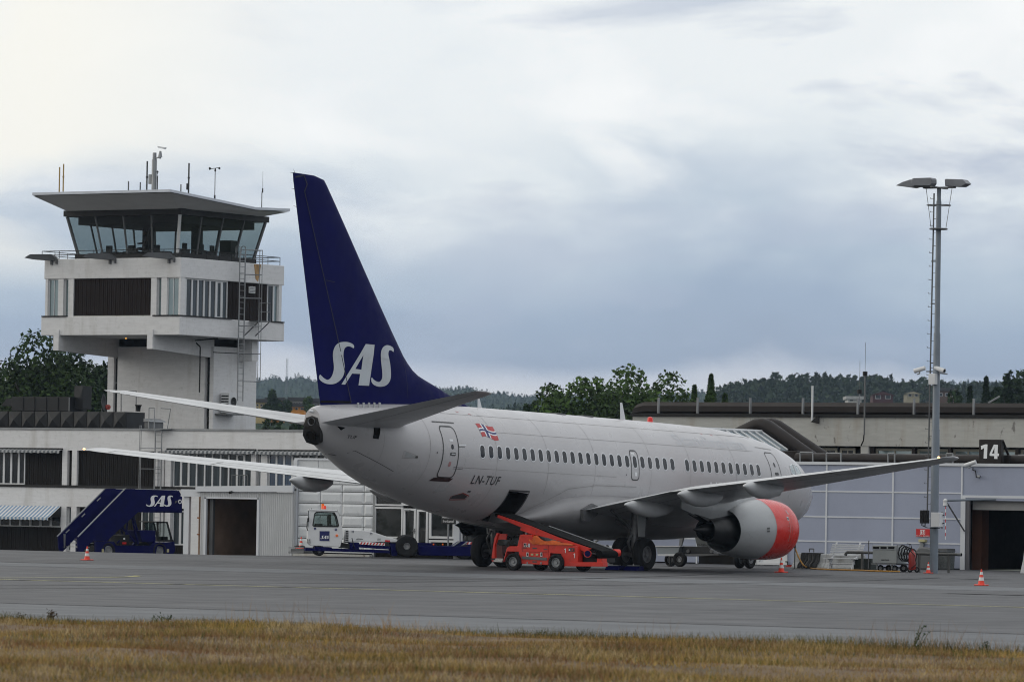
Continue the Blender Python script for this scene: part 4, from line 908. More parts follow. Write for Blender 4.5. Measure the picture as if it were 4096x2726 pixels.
p=onx(*px('G',1375,365),-36);mb=MB();mb.lathe([(0,.01),(.015,.15),(.06,.31),(.1,.42),(.095,.43),(.05,.31),(0,.15)],p,(-.35,.93,.05),28);build(mb,'reflector',MT['dark'],t,smooth=50);mb=MB();q=onx(*px('G',1450,428),-36);mb.tube([p+(0,0,-.8),q],.03);mb.cyl(p+(0,0,-.3),p+(0,0,-1.0),.04);build(mb,'arm',MT['steel'],t);mb=MB();mb.lathe([(-.12,.03),(-.1,.13),(.1,.13),(.12,.03)],q,(.6,.8,0),12);build(mb,'feed_horn',mat('faded_red_plastic',(.35,.06,.04),.5),t,smooth=40)
t=thing('roof_frame','thin steel frame standing on the terminal roof','frame',tuple(onx(*px('G',1630,485),-34)))
mb=MB();f=[onx(*px('G',a,b),-34) for a,b in ((1630,485),(1632,215),(1836,215),(1830,485))];mb.tube(f,.025);build(mb,'tube_frame',MT['steel'],t)
p=onx(*px('G',1862,487),-33);t=thing('roof_vent','small black vent cowl on the roof','vent',tuple(p));mb=MB();mb.lathe([(0,.10),(.2,.12),(.3,.17),(.32,.17)],p,(0,0,1),14,up=(1,0,0));build(mb,'cowl',MT['black'],t,smooth=40)
t,a,b,z0,z1=dbox('roof_box','G',1944,625,2000,716,XD+.1,1.2,'small grey roof box with a lid at the end of the long duct','box','steel');mb=MB();mb.prism([(a-.02,z1),(b+.08,z1),(b+.02,z1+.06),(a-.02,z1+.16)],0,XD+.15,XD-1.2);build(mb,'lid',MT['galv'],t)
# ================================================================ control tower
XA=-40.0
tw=thing('control_tower','white concrete control tower with outward-leaning glass cab and wide flat roof','tower',(XA,-62,gT))
P0=lambda c,x,y:onx(*px(c,x,y),XA)
yc=float(P0('1',1320,1100)[1]);yl=float(P0('1',163,1110)[1]);zt=14.24;zb1=13.23;zb2=11.31;zb3=10.37;xB=-48.98
mb=MB();mb.box(XA,xB,yl,yc,zb1,zt);build(mb,'upper_wall_band',MT['conc'],tw,bev=.03)
mb=MB();mb.box(XA+.05,xB-.03,yl-.1,yc+.04,zb3,zb2);build(mb,'lower_wall_band',MT['conc'],tw,bev=.03)
mb=MB();mb.box(XA-.35,xB+.3,yl+.3,yc-.35,zb2+.002,zb1-.002);build(mb,'core',MT['void'],tw)
def TY(x,y=1330): return float(P0('1',x,y)[1])
def pil(a,b,m='conc',X0=XA-.02,d=.4): mb=MB();mb.box(X0,X0-d,a,b,zb2+.001,zb1-.001);build(mb,'pillar',MT[m],tw)
pil(TY(170),TY(190));window(tw,TY(190),TY(278),zb2,zb1,XA-.15,MT['glassl'],fw=.05,mull=1);pil(TY(278),TY(322));window(tw,TY(322),TY(364),zb2,zb1,XA-.2,MT['glassl'],fw=.05);pil(TY(364),TY(408))
boards(tw,TY(408),TY(1065),zb2+.05,zb1,XA-.12,(TY(1065)-TY(408))/37,MT['wood']);mb=MB();mb.box(XA-.02,XA-.3,TY(408),TY(1065),zb2+.001,zb2+.05);build(mb,'board_sill',MT['conc2'],tw)
pil(TY(1065),TY(1112));window(tw,TY(1112),TY(1152),zb2,zb1,XA-.2,MT['glassl'],fw=.04);pil(TY(1152),TY(1200));window(tw,TY(1200),TY(1300),zb2,zb1,XA-.1,MT['glassl'],fw=.05,mull=1);pil(TY(1300),yc,'conc')
for a,b in ((148,355),(1088,1322)):
    mb=MB();mb.box(XA+.1,XA-.1,TY(a,1500),min(TY(b,1500),yc+.06),zb2-.0,zb2+.06);build(mb,'dark_sill',MT['black'],tw)
# right-hand face
def BXx(c,x,y): return float(ony(*px(c,x,y),yc)[0])
def pX(x): return BXx('1',x,1370)
wb=[1325,1375,1428,1478,1530,1580,1632,1682,1728]
for i,(a,b) in enumerate(zip(wb[:-1],wb[1:])): window(tw,pX(b),pX(a),zb2,zb1,yc-.12,MT['glassc'] if i!=0 else MT['glassd'],fw=.06 if i!=6 else .11,axis='x')
boards(tw,pX(2062),pX(1728),zb2,zb1,yc-.13,.15,MT['wood'],axis='x')
window(tw,pX(2120),pX(2066),zb2,zb1,yc-.12,MT['glassd'],fw=.06,axis='x');window(tw,pX(2155),pX(2120),zb2,zb1,yc-.12,MT['glassl'],fw=.05,axis='x');mb=MB();mb.box(pX(2178),pX(2155),yc-.3,yc-.02,zb2,zb1);build(mb,'pillar',MT['conc'],tw)
for a,b in ((1325,1750),(2078,2190)): mb=MB();mb.box(pX(b),pX(a),yc-.1,yc+.1,zb2,zb2+.06);build(mb,'dark_sill',MT['black'],tw)
mb=MB();xa,xb=pX(1948),pX(1900);mb.box(xa,xb,yc-.05,yc+.02,13.0-.28,13.0+.05);v_=build(mb,'vent_grille',MT['white'],tw)
for k in range(4): mb=MB();mb.box(xa+.03,xb-.03,yc+.02,yc+.035,12.76+.07*k,12.79+.07*k);build(mb,'louvre',MT['steel'],v_)
# rust streak under the balcony: a stain with its own outline
mb=MB();xs_=BXx('1',1965,1150);mb.add([(xs_-.35,yc+.004,14.2),(xs_+.28,yc+.004,14.2),(xs_+.12,yc+.004,13.45),(xs_-.12,yc+.004,13.3)],[(0,1,2,3)])
ms=mat('rust_streak',(.33,.22,.11),.9,var=.5,vs=4,stretch=(1,1,.3));build(mb,'rust_stain',ms,tw)
# brackets and shaft
XS=-44.9
def beam(y0,w,z0f,z0b,ztp,lab=None):
    mb=MB();mb.add([(XA+.12,y0,z0f),(XA+.12,y0,ztp+.28),(XA-.0,y0,ztp+.28),(XA-.0,y0,ztp),(xB+.2,y0,ztp),(xB+.2,y0,z0b),(XS+.3,y0,z0b)]+[(XA+.12,y0+w,z0f),(XA+.12,y0+w,ztp+.28),(XA-.0,y0+w,ztp+.28),(XA-.0,y0+w,ztp),(xB+.2,y0+w,ztp),(xB+.2,y0+w,z0b),(XS+.3,y0+w,z0b)],[(0,1,2,3,4,5,6),(13,12,11,10,9,8,7)]+[(i,7+i,7+(i+1)%7,(i+1)%7) for i in range(7)]);return build(mb,'bracket_beam',MT['conc'],tw)
p=P0('2',255,340);q=P0('2',300,340);beam(float(p[1]),float(q[1]-p[1]),P0('2',278,430)[2],P0('2',278,430)[2]-.18,zb3-.003)
p=P0('2',1057,340);q=P0('2',1105,340);beam(float(p[1]),float(q[1]-p[1]),P0('2',1080,418)[2],P0('2',1080,418)[2]-.25,zb3-.003)
sA=lambda x,y:onx(*px('2',x,y),XS)
ys0,ys1=float(sA(705,800)[1]),float(sA(1612,800)[1]);zsh=float(sA(1000,400)[2])
mb=MB();mb.box(XS-.25,-48.6,ys0+.1,ys1-.1,gT,zb3-.002);build(mb,'shaft_core',MT['void'],tw)
mb=MB();mb.box(XS+.02,XS-.4,float(sA(791,800)[1]),float(sA(1540,800)[1]),gT,float(sA(900,400)[2]));build(mb,'shaft_wall',MT['conc'],tw)
mb=MB();mb.box(XS,XS-.4,ys0,float(sA(757,800)[1]),gT,float(sA(720,485)[2])+.35);build(mb,'shaft_wall',MT['conc'],tw)
mb=MB();mb.box(XS,-48.66,float(sA(1580,800)[1]),ys1,gT,float(sA(1600,395)[2]));build(mb,'shaft_wall',MT['conc'],tw)
for a,b,z0_,z1_ in ((757,791,1100,715),(757,791,700,500),(1545,1580,1000,715),(1545,1580,700,490)):
    window(tw,float(sA(a,800)[1]),float(sA(b,800)[1]),float(sA(a,z0_)[2]),float(sA(a,z1_)[2]),XS-.2,MT['glassc'],fw=.05,fm=MT['dark'])
p0=sA(808,322);p1=sA(1053,396)
mb=MB();mb.box(XS-.02,XS-.1,float(p0[1]),float(p1[1])+.4,float(p1[2]),float(p0[2])+.1);build(mb,'dark_opening',MT['void'],tw)
pl=sA(955,338);mb=MB();mb.lathe([(0,.01),(.06,.16),(.10,.24),(.13,.23)],(XS+.9,float(pl[1])-.0,float(pl[2])+.02),(0,0,1),16,up=(1,0,0));lo_=build(mb,'ceiling_lamp',MT['lamp'],tw,smooth=50)
mb=MB();pr_=ony(*px('2',2075,440),yc);mb.box(float(pr_[0]),float(pr_[0])+.5,ys1-.5,yc-.6,9.3,zb3-.003);build(mb,'bracket_beam',MT['conc'],tw)
# cab
cz0,cz1=14.42,16.45;cb=[-41.5,-48.3,-65.55,-59.3];s_=.42;cb[1]=float(ony(*px('1',1935,1010),-59.3)[0])
bot=[(cb[0],cb[2]),(cb[0],cb[3]),(cb[1],cb[3]),(cb[1],cb[2])];top=[(cb[0]+s_,cb[2]-s_),(cb[0]+s_,cb[3]+s_),(cb[1]-s_,cb[3]+s_),(cb[1]-s_,cb[2]-s_)]
# corner columns first, then panes between leaning mullions
def cabside(i,n,m_glass,mul='steel'):
    b0,b1=np.array(bot[i]),np.array(bot[(i+1)%4]);t0,t1=np.array(top[i]),np.array(top[(i+1)%4])
    for k in range(n):
        f0,f1=k/n,(k+1)/n
        q=[(*(b0+(b1-b0)*f0),cz0+.12),(*(b0+(b1-b0)*f1),cz0+.12),(*(t0+(t1-t0)*f1),cz1),(*(t0+(t1-t0)*f0),cz1)]
        mb=MB();mb.add(q,[(0,1,2,3)]);build(mb,'cab_window',m_glass,tw,fix=False)
    for k in range(n+1):
        if k==n: continue
        f0=k/n;a=(*(b0+(b1-b0)*f0),cz0+.1);b=(*(t0+(t1-t0)*f0),cz1)
        mb=MB();mb.cyl(a,b,.055 if k else .09,n=6);build(mb,'cab_mullion',MT['winw'] if (k==0 and i==1) else MT[mul],tw)
cabside(0,4,MT['cab']);cabside(1,4,MT['cab']);cabside(2,5,MT['cab']);cabside(3,4,MT['cab'])
for sx_,sy_ in ((-45.2,-63.9),(-45.2,-60.8)):
    mb=MB();mb.box(sx_-.2,sx_+.2,sy_-.22,sy_+.22,cz0,cz1+.1);build(mb,'cab_column',MT['dark'],tw)
mb=MB();mb.box(cb[0]+.12,cb[1]-.1,cb[2]-.12,cb[3]+.12,cz0-.18,cz0+.12);build(mb,'cab_base',MT['black'],tw)
tm=[top[0][0]+.14,top[2][0]-.14,top[0][1]-.14,top[1][1]+.14]
mb=MB();mb.box(tm[0],tm[1],tm[2],tm[3],cz1,cz1+.30);build(mb,'cab_fascia',MT['black'],tw)
mb=MB();mb.box(tm[0]-.6,tm[1]+.6,tm[2]+.5,tm[3]-.5,cz1-.40,cz1-.002);build(mb,'cab_ceiling',MT['black'],tw)
# desks and screens
for y in (-64.4,-63.0,-61.4): mb=MB();mb.box(-42.5,-43.2,y-.5,y+.5,cz0+.12,cz0+.30);mb.box(-42.7,-42.8,y-.3,y+.05,cz0+.3,cz0+.62);build(mb,'desk',MT['dark'],tw)
for x,y in ((-43.1,-60.1),(-44.4,-60.0),(-45.6,-60.2)): mb=MB();mb.box(x-.35,x+.05,y-.3,y+.15,cz0+.12,cz0+.42);mb.box(x-.25,x+.1,y-.02,y+.04,cz0+.42,cz0+.72);build(mb,'desk',MT['dark'],tw)
mb=MB();mb.box(-46.9,-47.6,-60.6,-59.9,cz0+.12,cz0+1.05);build(mb,'cabinet',MT['dark'],tw)
# roof: folded slab with sloping underside
XR=-38.0;r=onx(680.5,757,XR);yr=float(r[1]);ylf=float(onx(129,772,XR)[1]);z1_=17.49
prof=[(XR,z1_),(-45.3,17.03),(-48.35,17.13)]
mb=MB();o=[]
for x,z in prof: o+= [(x,ylf,z),(x,yr,z),(x,yr,z-.13),(x,ylf,z-.13)]
mb.add(o,[(0,1,2,3),(8,11,10,9),(0,4,5,1),(4,8,9,5),(1,5,6,2),(5,9,10,6),(0,3,7,4),(4,7,11,8)]);
rf=build(mb,'roof',mat('roof_fascia_grey',(.58,.61,.66),.5,var=.1),tw,fix=False)
ins=[(tm[0]-.1,tm[2]+.2),(tm[0]-.1,tm[3]-.25),(tm[1]+.5,tm[3]-.25),(tm[1]+.5,tm[2]+.2)]
zi=cz1+.26
ou=[(XR-.02,ylf+.02,z1_-.165),(XR-.02,yr-.02,z1_-.165),(-45.3,yr-.02,17.03-.165),(-48.33,yr-.02,17.13-.165),(-48.33,ylf+.02,17.13-.165),(-45.3,ylf+.02,17.03-.165)]
mb=MB();mb.add(ou+[(a,b,zi) for a,b in ins],[(0,1,7,6),(1,2,7),(2,3,8,7),(3,4,9,8),(4,5,9),(5,0,6,9)]);build(mb,'soffit',mat('soffit_paint',(.72,.72,.72),.8,var=.05),rf,fix=False)
# balcony rail
rail=[(XA-.25,yl-.35),(XA-.25,yc-.15),(xB+.2,yc-.15),(xB+.2,yl-.35),(XA-.25,yl-.35)]
for zz in (zt+.42,zt+.22):
    mb=MB();mb.tube([(a,b,zz) for a,b in rail],.02,6);build(mb,'balcony_rail',MT['black'],tw)
for a,b in zip(rail[:-1],rail[1:]):
    n=8
    for i in range(n):
        x=a[0]+(b[0]-a[0])*i/n;y=a[1]+(b[1]-a[1])*i/n;mb=MB();mb.cyl((x,y,zt),(x,y,zt+.42),.018,n=6);build(mb,'rail_post',MT['black'],tw)
# floodlights on the parapet
for x0,x1 in ((110,280),(600,775),(1105,1275)):
    a=float(P0('1',x0,1010)[1]);b=float(P0('1',x1,1010)[1])
    mb=MB();mb.add([(XA+1.2,a+.05,zt+.02),(XA+1.1,a+.35,zt+.20),(XA+.2,b-.3,zt+.24),(XA-.05,b-.02,zt-.05),(XA+.9,a+.4,zt-.06),(XA+.3,b-.35,zt-.10)]+[(XA+1.0,a+.02,zt+.01),(XA+.7,a+.25,zt+.18),(XA-.1,b-.35,zt+.22),(XA-.3,b-.05,zt-.05),(XA+.5,a+.3,zt-.05),(XA-.05,b-.4,zt-.10)],[(0,1,2,3,5,4),(11,10,6,7,8,9)[::-1],(0,6,7,1),(1,7,8,2),(2,8,9,3),(3,9,11,5),(5,11,10,4),(4,10,6,0)])
    f_=build(mb,'floodlight',MT['steel'],tw,smooth=30)
    mb=MB();mb.box(XA-.05,XA+.15,b-.38,b-.30,zt-.3,zt-.05);build(mb,'bracket',MT['steel'],f_);mb=MB();mb.box(XA-.05,XA+.15,b-.06,b,zt-.25,zt-.02);build(mb,'bracket',MT['steel'],f_)
# ladders on the right-hand face
xl=[BXx('K',210,400),BXx('K',252,400)];
lt,P=ladder('caged_ladder','tall galvanised caged ladder on the right face of the control tower',yc+.45,xl[1],xl[0],7.2,zt+.55,axis='x',hoop_top=.25,step=.3)
mb=MB();xo=BXx('K',322,300);xm=BXx('K',292,300)
for x,o_ in ((xo,.35),(xm,.75)): mb.cyl((x,yc+.45+o_,8.2),(x,yc+.45+o_,zt+.6),.018)
for zz in (8.2,9.6,11.0,12.4,13.6,zt+.6): mb.tube([(xl[0],yc+.45,zz),(xm,yc+1.2,zz),(xo,yc+.8,zz),(xl[1],yc+.45,zz)],.02,6)
build(mb,'cage',MT['galv'],lt)
mb=MB();
for zz in (9.6,): mb.cyl((BXx('K',50,1020),yc+.1,zz),(xo,yc+.5,zz),.025)
mb.tube([(BXx('K',125,790)+.3,yc-.0,zb3-.05),(BXx('K',125,790),yc-1.7,zb3-.15),(BXx('K',125,790)-.1,ys1+.05,9.9),(BXx('K',125,790)-.1,ys1+.05,7.6)],.035)
build(mb,'conduit',MT['black'],tw)
mb=MB();xa,xb=BXx('K',412,650),BXx('K',330,650);mb.box(xa,xb,yc+.1,yc+.8,zb2-.05,zb2);
for x in (xa,xb): mb.cyl((x,yc+.75,zb2),(x+ .3,yc+.05,zb2-.75),.03);mb.cyl((x,yc+.75,zb2),(x,yc+.75,zb2+.9),.02)
for h in (.45,.9): mb.cyl((xa,yc+.75,zb2+h),(xb,yc+.75,zb2+h),.02)
build(mb,'side_platform',MT['steel'],tw)
# air-conditioning unit on the shaft
p=ony(*px('K',130,1270),ys1);ac=thing('air_conditioner','white air conditioning unit on brackets on the tower shaft','air conditioner',(float(p[0]),ys1,6.6))
mb=MB();ax=float(p[0]);mb.box(ax-.45,ax+.25,ys1+.1,ys1+.65,float(p[2])-.55,float(p[2])+.45);build(mb,'casing',MT['white'],ac,bev=.02)
mb=MB();
for k in range(6): mb.box(ax+.25,ax+.262,ys1+.15,ys1+.6,float(p[2])-.45+.14*k,float(p[2])-.38+.14*k)
build(mb,'louvre',MT['black'],ac)
mb=MB();mb.lathe([(0,.01),(.02,.22),(.03,.24)],(ax-.1,ys1+.65,float(p[2])),(0,1,0),20);build(mb,'fan_grille',MT['black'],ac);mb=MB();mb.box(ax-1.0,ax+.6,ys1,ys1+.7,float(p[2])-.66,float(p[2])-.6);build(mb,'bracket',MT['steel'],ac)
# antennas on the tower roof: each stands on the roof, each a thing
XQ=-42.0
def roofz(x): return float(np.interp(-x,[38,45.5,48.9],[17.49,17.03,17.14]))
def ant(name,label,x0,yb,yt,segs,X=XQ,r=.03,m='dark',extra=None):
    p=onx(*px('1',x0,yb),X);q=onx(*px('1',x0,yt),X);zb_=roofz(X)-.02;t=thing(name,label,'antenna',(X,float(p[1]),zb_))
    L=float(q[2])-zb_;y=float(p[1])
    for i,(a,b,rr,mm,nm) in enumerate(segs):
        mb=MB();mb.cyl((X,y,zb_+L*a),(X,y,zb_+L*b),rr,n=8);build(mb,nm,MT[mm],t,smooth=40)
    if extra: extra(t,X,y,zb_,L)
    return t
ya_=mat('yellow_fibreglass',(.35,.25,.08),.5);MT['yfib']=ya_
ant('rod_antenna','shorter of the two yellowish rod antennas at the left end of the tower roof',290,440,230,[(0,.15,.015,'galv','mast'),(.15,1,.035,'yfib','rod')],X=-39.5)
ant('rod_antenna','taller of the two yellowish rod antennas at the left end of the tower roof',323,440,203,[(0,.15,.03,'galv','mast'),(.15,1,.035,'yfib','rod'),(.58,.62,.05,'yfib','collar')],X=-39.5)
def yagi(t,X,y,z,L):
    mb=MB();mb.cyl((X,y+.05,z+L*.35),(X,y-1.35,z+L*.28),.015);
    for k in range(3): mb.lathe([(-.02,.05),(.02,.05)],(X,y-.3-.3*k,z+L*.33),(0,1,0),10)
    build(mb,'boom',MT['galv'],t)
ant('yagi_antenna','horizontal yagi antenna on a short post on the tower roof',876,430,350,[(0,1,.035,'steel','post')],extra=yagi)
ant('short_post','short bare post on the tower roof left of the big camera mast',976,425,358,[(0,1,.03,'dark','post')])
ant('rod_antenna','dark rod antenna immediately left of the camera mast',1032,418,180,[(0,.2,.02,'galv','mast'),(.2,1,.04,'dark','rod'),(.58,.62,.06,'dark','collar')])
def cam_mast(t,X,y,z,L):
    mb=MB();mb.box(X-.06,X+.06,y-.32,y-.17,z+L*.35,z+L*.55);mb.box(X-.05,X+.05,y-.28,y-.17,z+L*.12,z+L*.22);build(mb,'equipment_box',MT['galv'],t)
    mb=MB();mb.tube([(X,y,z+L*.88),(X+.05,y+.35,z+L*.9)],.04);mb.cyl((X+.05,y+.38,z+L*.90),(X+.05,y+.40,z+L*1.03),.12,.05,12);mb.cyl((X+.05,y+.38,z+L*.9),(X+.05,y+.38,z+L*.87),.06);build(mb,'pan_head',MT['galv'],t,smooth=40)
    mb=MB();c=np.array((X+.05,y+.40,z+L*1.10));d=np.array((0,.29,-.04));n_=np.array((0,.04,.14));
    mb.prism([(c[1]-.15,c[2]+.08),(c[1]+.33,c[2]+.0),(c[1]+.28,c[2]-.09),(c[1]-.1,c[2]-.01)],0,X-.03,X+.13);build(mb,'camera_housing',MT['winw'],t)
ant('camera_mast','stout grey mast with a surveillance camera arm at its top on the tower roof',1093,418,108,[(0,.86,.13,'galv','pole'),(.86,1,.10,'galv','pole_cap')],extra=cam_mast)
ant('whip_antenna','thin dark whip with a ball tip immediately right of the camera mast',1121,418,258,[(0,.83,.03,'dark','rod'),(.86,1,.02,'dark','tip'),(.93,.97,.05,'dark','ball')])
ant('short_post','short bare post at the foot of the right-hand rod antenna',1321,435,375,[(0,1,.03,'dark','post')])
def boxy(t,X,y,z,L): mb=MB();mb.box(X-.05,X+.05,y-.11,y-.03,z+L*.28,z+L*.45);mb.box(X-.04,X+.04,y-.4,y+.05,z+L*.02,z+L*.05);build(mb,'equipment_box',MT['dark'],t)
ant('rod_antenna','dark rod antenna with a small box, right of the roof ridge',1386,435,196,[(0,.15,.02,'galv','mast'),(.15,1,.04,'dark','rod'),(.58,.62,.06,'dark','collar')],extra=boxy)
def anem(t,X,y,z,L):
    mb=MB();mb.cyl((X,y-.25,z+L*.97),(X,y+.2,z+L*1.0),.015);mb.cyl((X,y,z+L*.9),(X,y,z+L*.98),.05,.03);build(mb,'cross_arm',MT['black'],t)
    for dy,rr in ((-.24,.075),(.19,.055)):
        mb=MB();mb.lathe([(0,.01),(.05,rr*.8),(.11,rr),(.12,rr*.6)],(X,y+dy,z+L*.98),(.3,-1 if dy<0 else 1,0),12);build(mb,'wind_cup',MT['black'],t,smooth=50)
p=px('1',1608,488);X_=-44.0
t=thing('anemometer','anemometer with two cups on a thin pole on the tower roof','anemometer',(X_,float(onx(*p,X_)[1]),roofz(X_)));y=float(onx(*p,X_)[1]);z=roofz(X_);L=float(onx(*px('1',1608,235),X_)[2])-z
mb=MB();mb.cyl((X_,y,z),(X_,y,z+L*.25),.045,n=8);mb.cyl((X_,y,z+L*.25),(X_,y,z+L*.93),.02,n=8);build(mb,'pole',MT['dark'],t,smooth=40);anem(t,X_,y,z,L)
X_=-46.5;y=float(onx(*px('1',2006,570),X_)[1]);z=roofz(X_);t=thing('whip_antenna','thin whip antenna at the right end of the tower roof','antenna',(X_,y,z));L=float(onx(*px('1',2006,268),X_)[2])-z
mb=MB();mb.cyl((X_,y,z),(X_,y,z+L*.45),.022,n=8);mb.cyl((X_,y+.04,z+L*.42),(X_,y+.04,z+L*.54),.035,n=8);mb.cyl((X_,y+.04,z+L*.54),(X_,y+.04,z+L),.008,n=6);build(mb,'rod',MT['dark'],t)
# ================================================================ corrugated garage shed and entrance building
XH=-4.0;gS=gh(-4,-27)-.02
ZH=lambda c,x,y:yz(c,x,y,XH)
def corr(mb,y0,y1,z0,z1,X,p=.09):
    n=max(2,int((y1-y0)/p)*4);rows=[];ph_=[0,.02,.02,0]
    for i in range(n+1): rows.append([(X+ph_[i%4],y0+(y1-y0)*i/n,z0),(X+ph_[i%4],y0+(y1-y0)*i/n,z1)])
    mb.grid(rows);return mb
shed=thing('garage_shed','low grey corrugated garage with an open dark doorway and white fascia','shed',(XH,-25,gS))
Ys=lambda x,y=1100:yz('D',x,y,XH)[0];Zs=lambda y,x=1200:yz('D',x,y,XH)[1]
ztop=Zs(735);zd=Zs(815)
mb=MB();corr(mb,Ys(835),Ys(880),gS,ztop,XH);corr(mb,Ys(880)+.01,Ys(1485)-.01,zd+.05,ztop,XH);build(mb,'corrugated_wall',MT['corr'],shed,fix=False)
mb=MB();corr(mb,Ys(1485),Ys(1862),gS+.1,ztop,XH);build(mb,'corrugated_wall',MT['corr'],shed,fix=False)
mb=MB();mb.box(XH+.06,XH-.05,Ys(880),Ys(905),gS,zd+.05);mb2=MB();mb2.box(XH+.06,XH-.05,Ys(1468),Ys(1493),gS,zd+.05);mb3=MB();mb3.box(XH+.06,XH-.05,Ys(878),Ys(1497),zd,zd+.06)
for m_ in (mb,mb2,mb3): build(m_,'door_frame',MT['trim'],shed)
a,b=Ys(793),Ys(1870);mb=MB();zA,zB=Zs(675,800),Zs(665,1860);mb.add([(XH+.12,a,ztop-.02),(XH+.12,b,ztop+.02),(XH+.12,b,zB),(XH+.12,a,zA),(XH-.0,a,ztop-.02),(XH-.0,b,ztop+.02),(XH-.0,b,zB),(XH-.0,a,zA)],[(0,1,2,3),(7,6,5,4),(0,4,5,1),(1,5,6,2),(2,6,7,3),(3,7,4,0)]);build(mb,'fascia',MT['trim'],shed)
mb=MB();mb.box(XH-.02,XH-5.5,a,b,zA-.12,zA-.05);build(mb,'roof',MT['corr'],shed);mb=MB();mb.box(XH-.02,XH-1.0,b-.05,b,gS,zB);build(mb,'side_wall',MT['corr'],shed)
yw0,yw1=Ys(905),Ys(1468)
mb=MB();corr(mb,Ys(700),yw1+.8,gS,ztop-.05,XH-5.2);build(mb,'inner_wall',MT['inorange'],shed,fix=False)
mb=MB();mb.box(XH-.1,XH-5.2,yw1+.8,yw1+.85,gS,ztop-.05);build(mb,'inner_wall',MT['inorange'],shed)
mb=MB();mb.box(XH-.1,XH-5.2,Ys(835)+.02,Ys(835)+.07,gS,ztop-.05);build(mb,'inner_wall',MT['inorange'],shed)
for zz in (Zs(990),Zs(1190)):
    mb=MB();mb.box(XH-5.15,XH-5.0,Ys(700),yw1+.8,zz-.03,zz+.03);build(mb,'wall_rail',MT['inrail'],shed)
    mb=MB();mb.box(XH-.2,XH-5.0,yw1+.72,yw1+.8,zz-.03,zz+.03);build(mb,'wall_rail',MT['inorange'],shed)
mb=MB();mb.box(XH-.2,XH-.35,yw0-.0,yw0+.16,gS,zd);build(mb,'door_post',MT['steel'],shed)
# left annex
mb=MB();corr(mb,Ys(560),Ys(835),gS,Zs(720,700),XH-1.6);build(mb,'inner_wall',MT['inorange'],shed,fix=False)
for q_ in (1025,1210):
    mb=MB();mb.box(XH-1.5,XH-1.58,Ys(560),Ys(835),Zs(q_,760)-.03,Zs(q_,760)+.03);build(mb,'wall_rail',MT['inrail'],shed)
mb=MB();mb.box(XH-.1,XH-.25,Ys(632),Ys(690),gS,Zs(788,650));build(mb,'post',MT['trim'],shed);mb=MB();mb.box(XH-.0,XH-.3,Ys(612),Ys(835)-.02,Zs(788,700),Zs(708,700));build(mb,'fascia',MT['trim'],shed)
mb=MB();mb.box(XH-.02,XH-5.4,Ys(612),Ys(835),Zs(708,700)-.08,Zs(708,700)-.02);build(mb,'roof',MT['corr'],shed)
mb=MB();p=onx(*px('D',1185,738),XH+.15);mb.cyl(p,p+(.15,0,-.03),.05,.06);mb.cyl(p+(-.1,0,.0),p,.02);build(mb,'outdoor_lamp',MT['black'],shed)
# entrance building of white panels and glass
XE=-4.25;gE=gh(-4.25,-22)-.02
Ye=lambda x,y=900:yz('4',x,y,XE)[0];Ze=lambda y,x=1250:yz('4',x,y,XE)[1]
ent=thing('entrance_building','white panelled arrivals building with aluminium glass doors behind the aircraft belly','building',(XE,-18,gE))
ztp=Ze(262,1100)
mb=MB();mb.box(XE-.06,XE-8,Ye(940),Ye(2360)+2,gE,ztp-.05);build(mb,'structure_wall',MT['void'],ent)
xsP=[962,1137,1308,1480,1556];ysP=[1002,890,798,708,614,522,464]
for i in range(4):
    for j in range(len(ysP)-1):
        y0,y1=Ye(xsP[i]),Ye(xsP[i+1]);z0=Ze(ysP[j]);z1=Ze(ysP[j+1])
        if z0<gE+.1: z0=gE+.12
        mb=MB();m=.012;c_=((y0+y1)/2,(z0+z1)/2)
        mb.add([(XE,y0+m,z0+m),(XE,y1-m,z0+m),(XE,y1-m,z1-m),(XE,y0+m,z1-m),(XE+.03,y0+m+.1,z0+m+.1),(XE+.03,y1-m-.1,z0+m+.1),(XE+.03,y1-m-.1,z1-m-.1),(XE+.03,y0+m+.1,z1-m-.1),(XE-.05,y0+m,z0+m),(XE-.05,y1-m,z0+m),(XE-.05,y1-m,z1-m),(XE-.05,y0+m,z1-m)],[(4,5,6,7),(0,1,5,4),(1,2,6,5),(2,3,7,6),(3,0,4,7),(0,8,9,1),(1,9,10,2),(2,10,11,3),(3,11,8,0)])
        build(mb,'cladding_panel',MT['panw'],ent,fix=False)
for i,(a,b) in enumerate(((945,1120),(1120,1290),(1290,1460),(1460,1640),(1640,1820),(1820,2000),(2000,2200),(2200,2400))):
    mb=MB();mb.box(XE-.05,XE+.03,Ye(a)+.008,Ye(b)-.008,Ze(462),Ze(275));build(mb,'parapet_panel',MT['panw'],ent,bev=.01)
mb=MB();mb.box(XE-.3,XE+.08,Ye(935),Ye(2400),Ze(275),ztp+.02);build(mb,'coping',MT['trim'],ent)
mb=MB();mb.box(XE-.1,XE+.10,Ye(930),Ye(960),gE,Ze(275));build(mb,'corner_post',MT['trim'],ent)
mb=MB();mb.box(XE-.1,XE+.25,Ye(940),Ye(1556),gE-.1,gE+.10);build(mb,'plinth',MT['conc2'],ent)
for a,b in ((1556,1572),): mb=MB();mb.box(XE-.05,XE+.06,Ye(a),Ye(b),gE,Ze(462));build(mb,'post',MT['galv'],ent)
MT['dgl']=mat('entrance_glass',(.022,.024,.024),.05,var=.8,vs=.9,spec=.6)
def ew(x0,y0,x1,y1,fw=.07,name='window',mull=0): return window(ent,Ye(x0),Ye(x1),Ze(y1,(x0+x1)/2),Ze(y0,(x0+x1)/2),XE,MT['dgl'],fw=fw,name=name,mull=mull,frame_out=.05)
ew(1565,545,1790,632);ew(1790,545,2100,632);ew(1565,640,1790,885);ew(1565,895,1790,985)
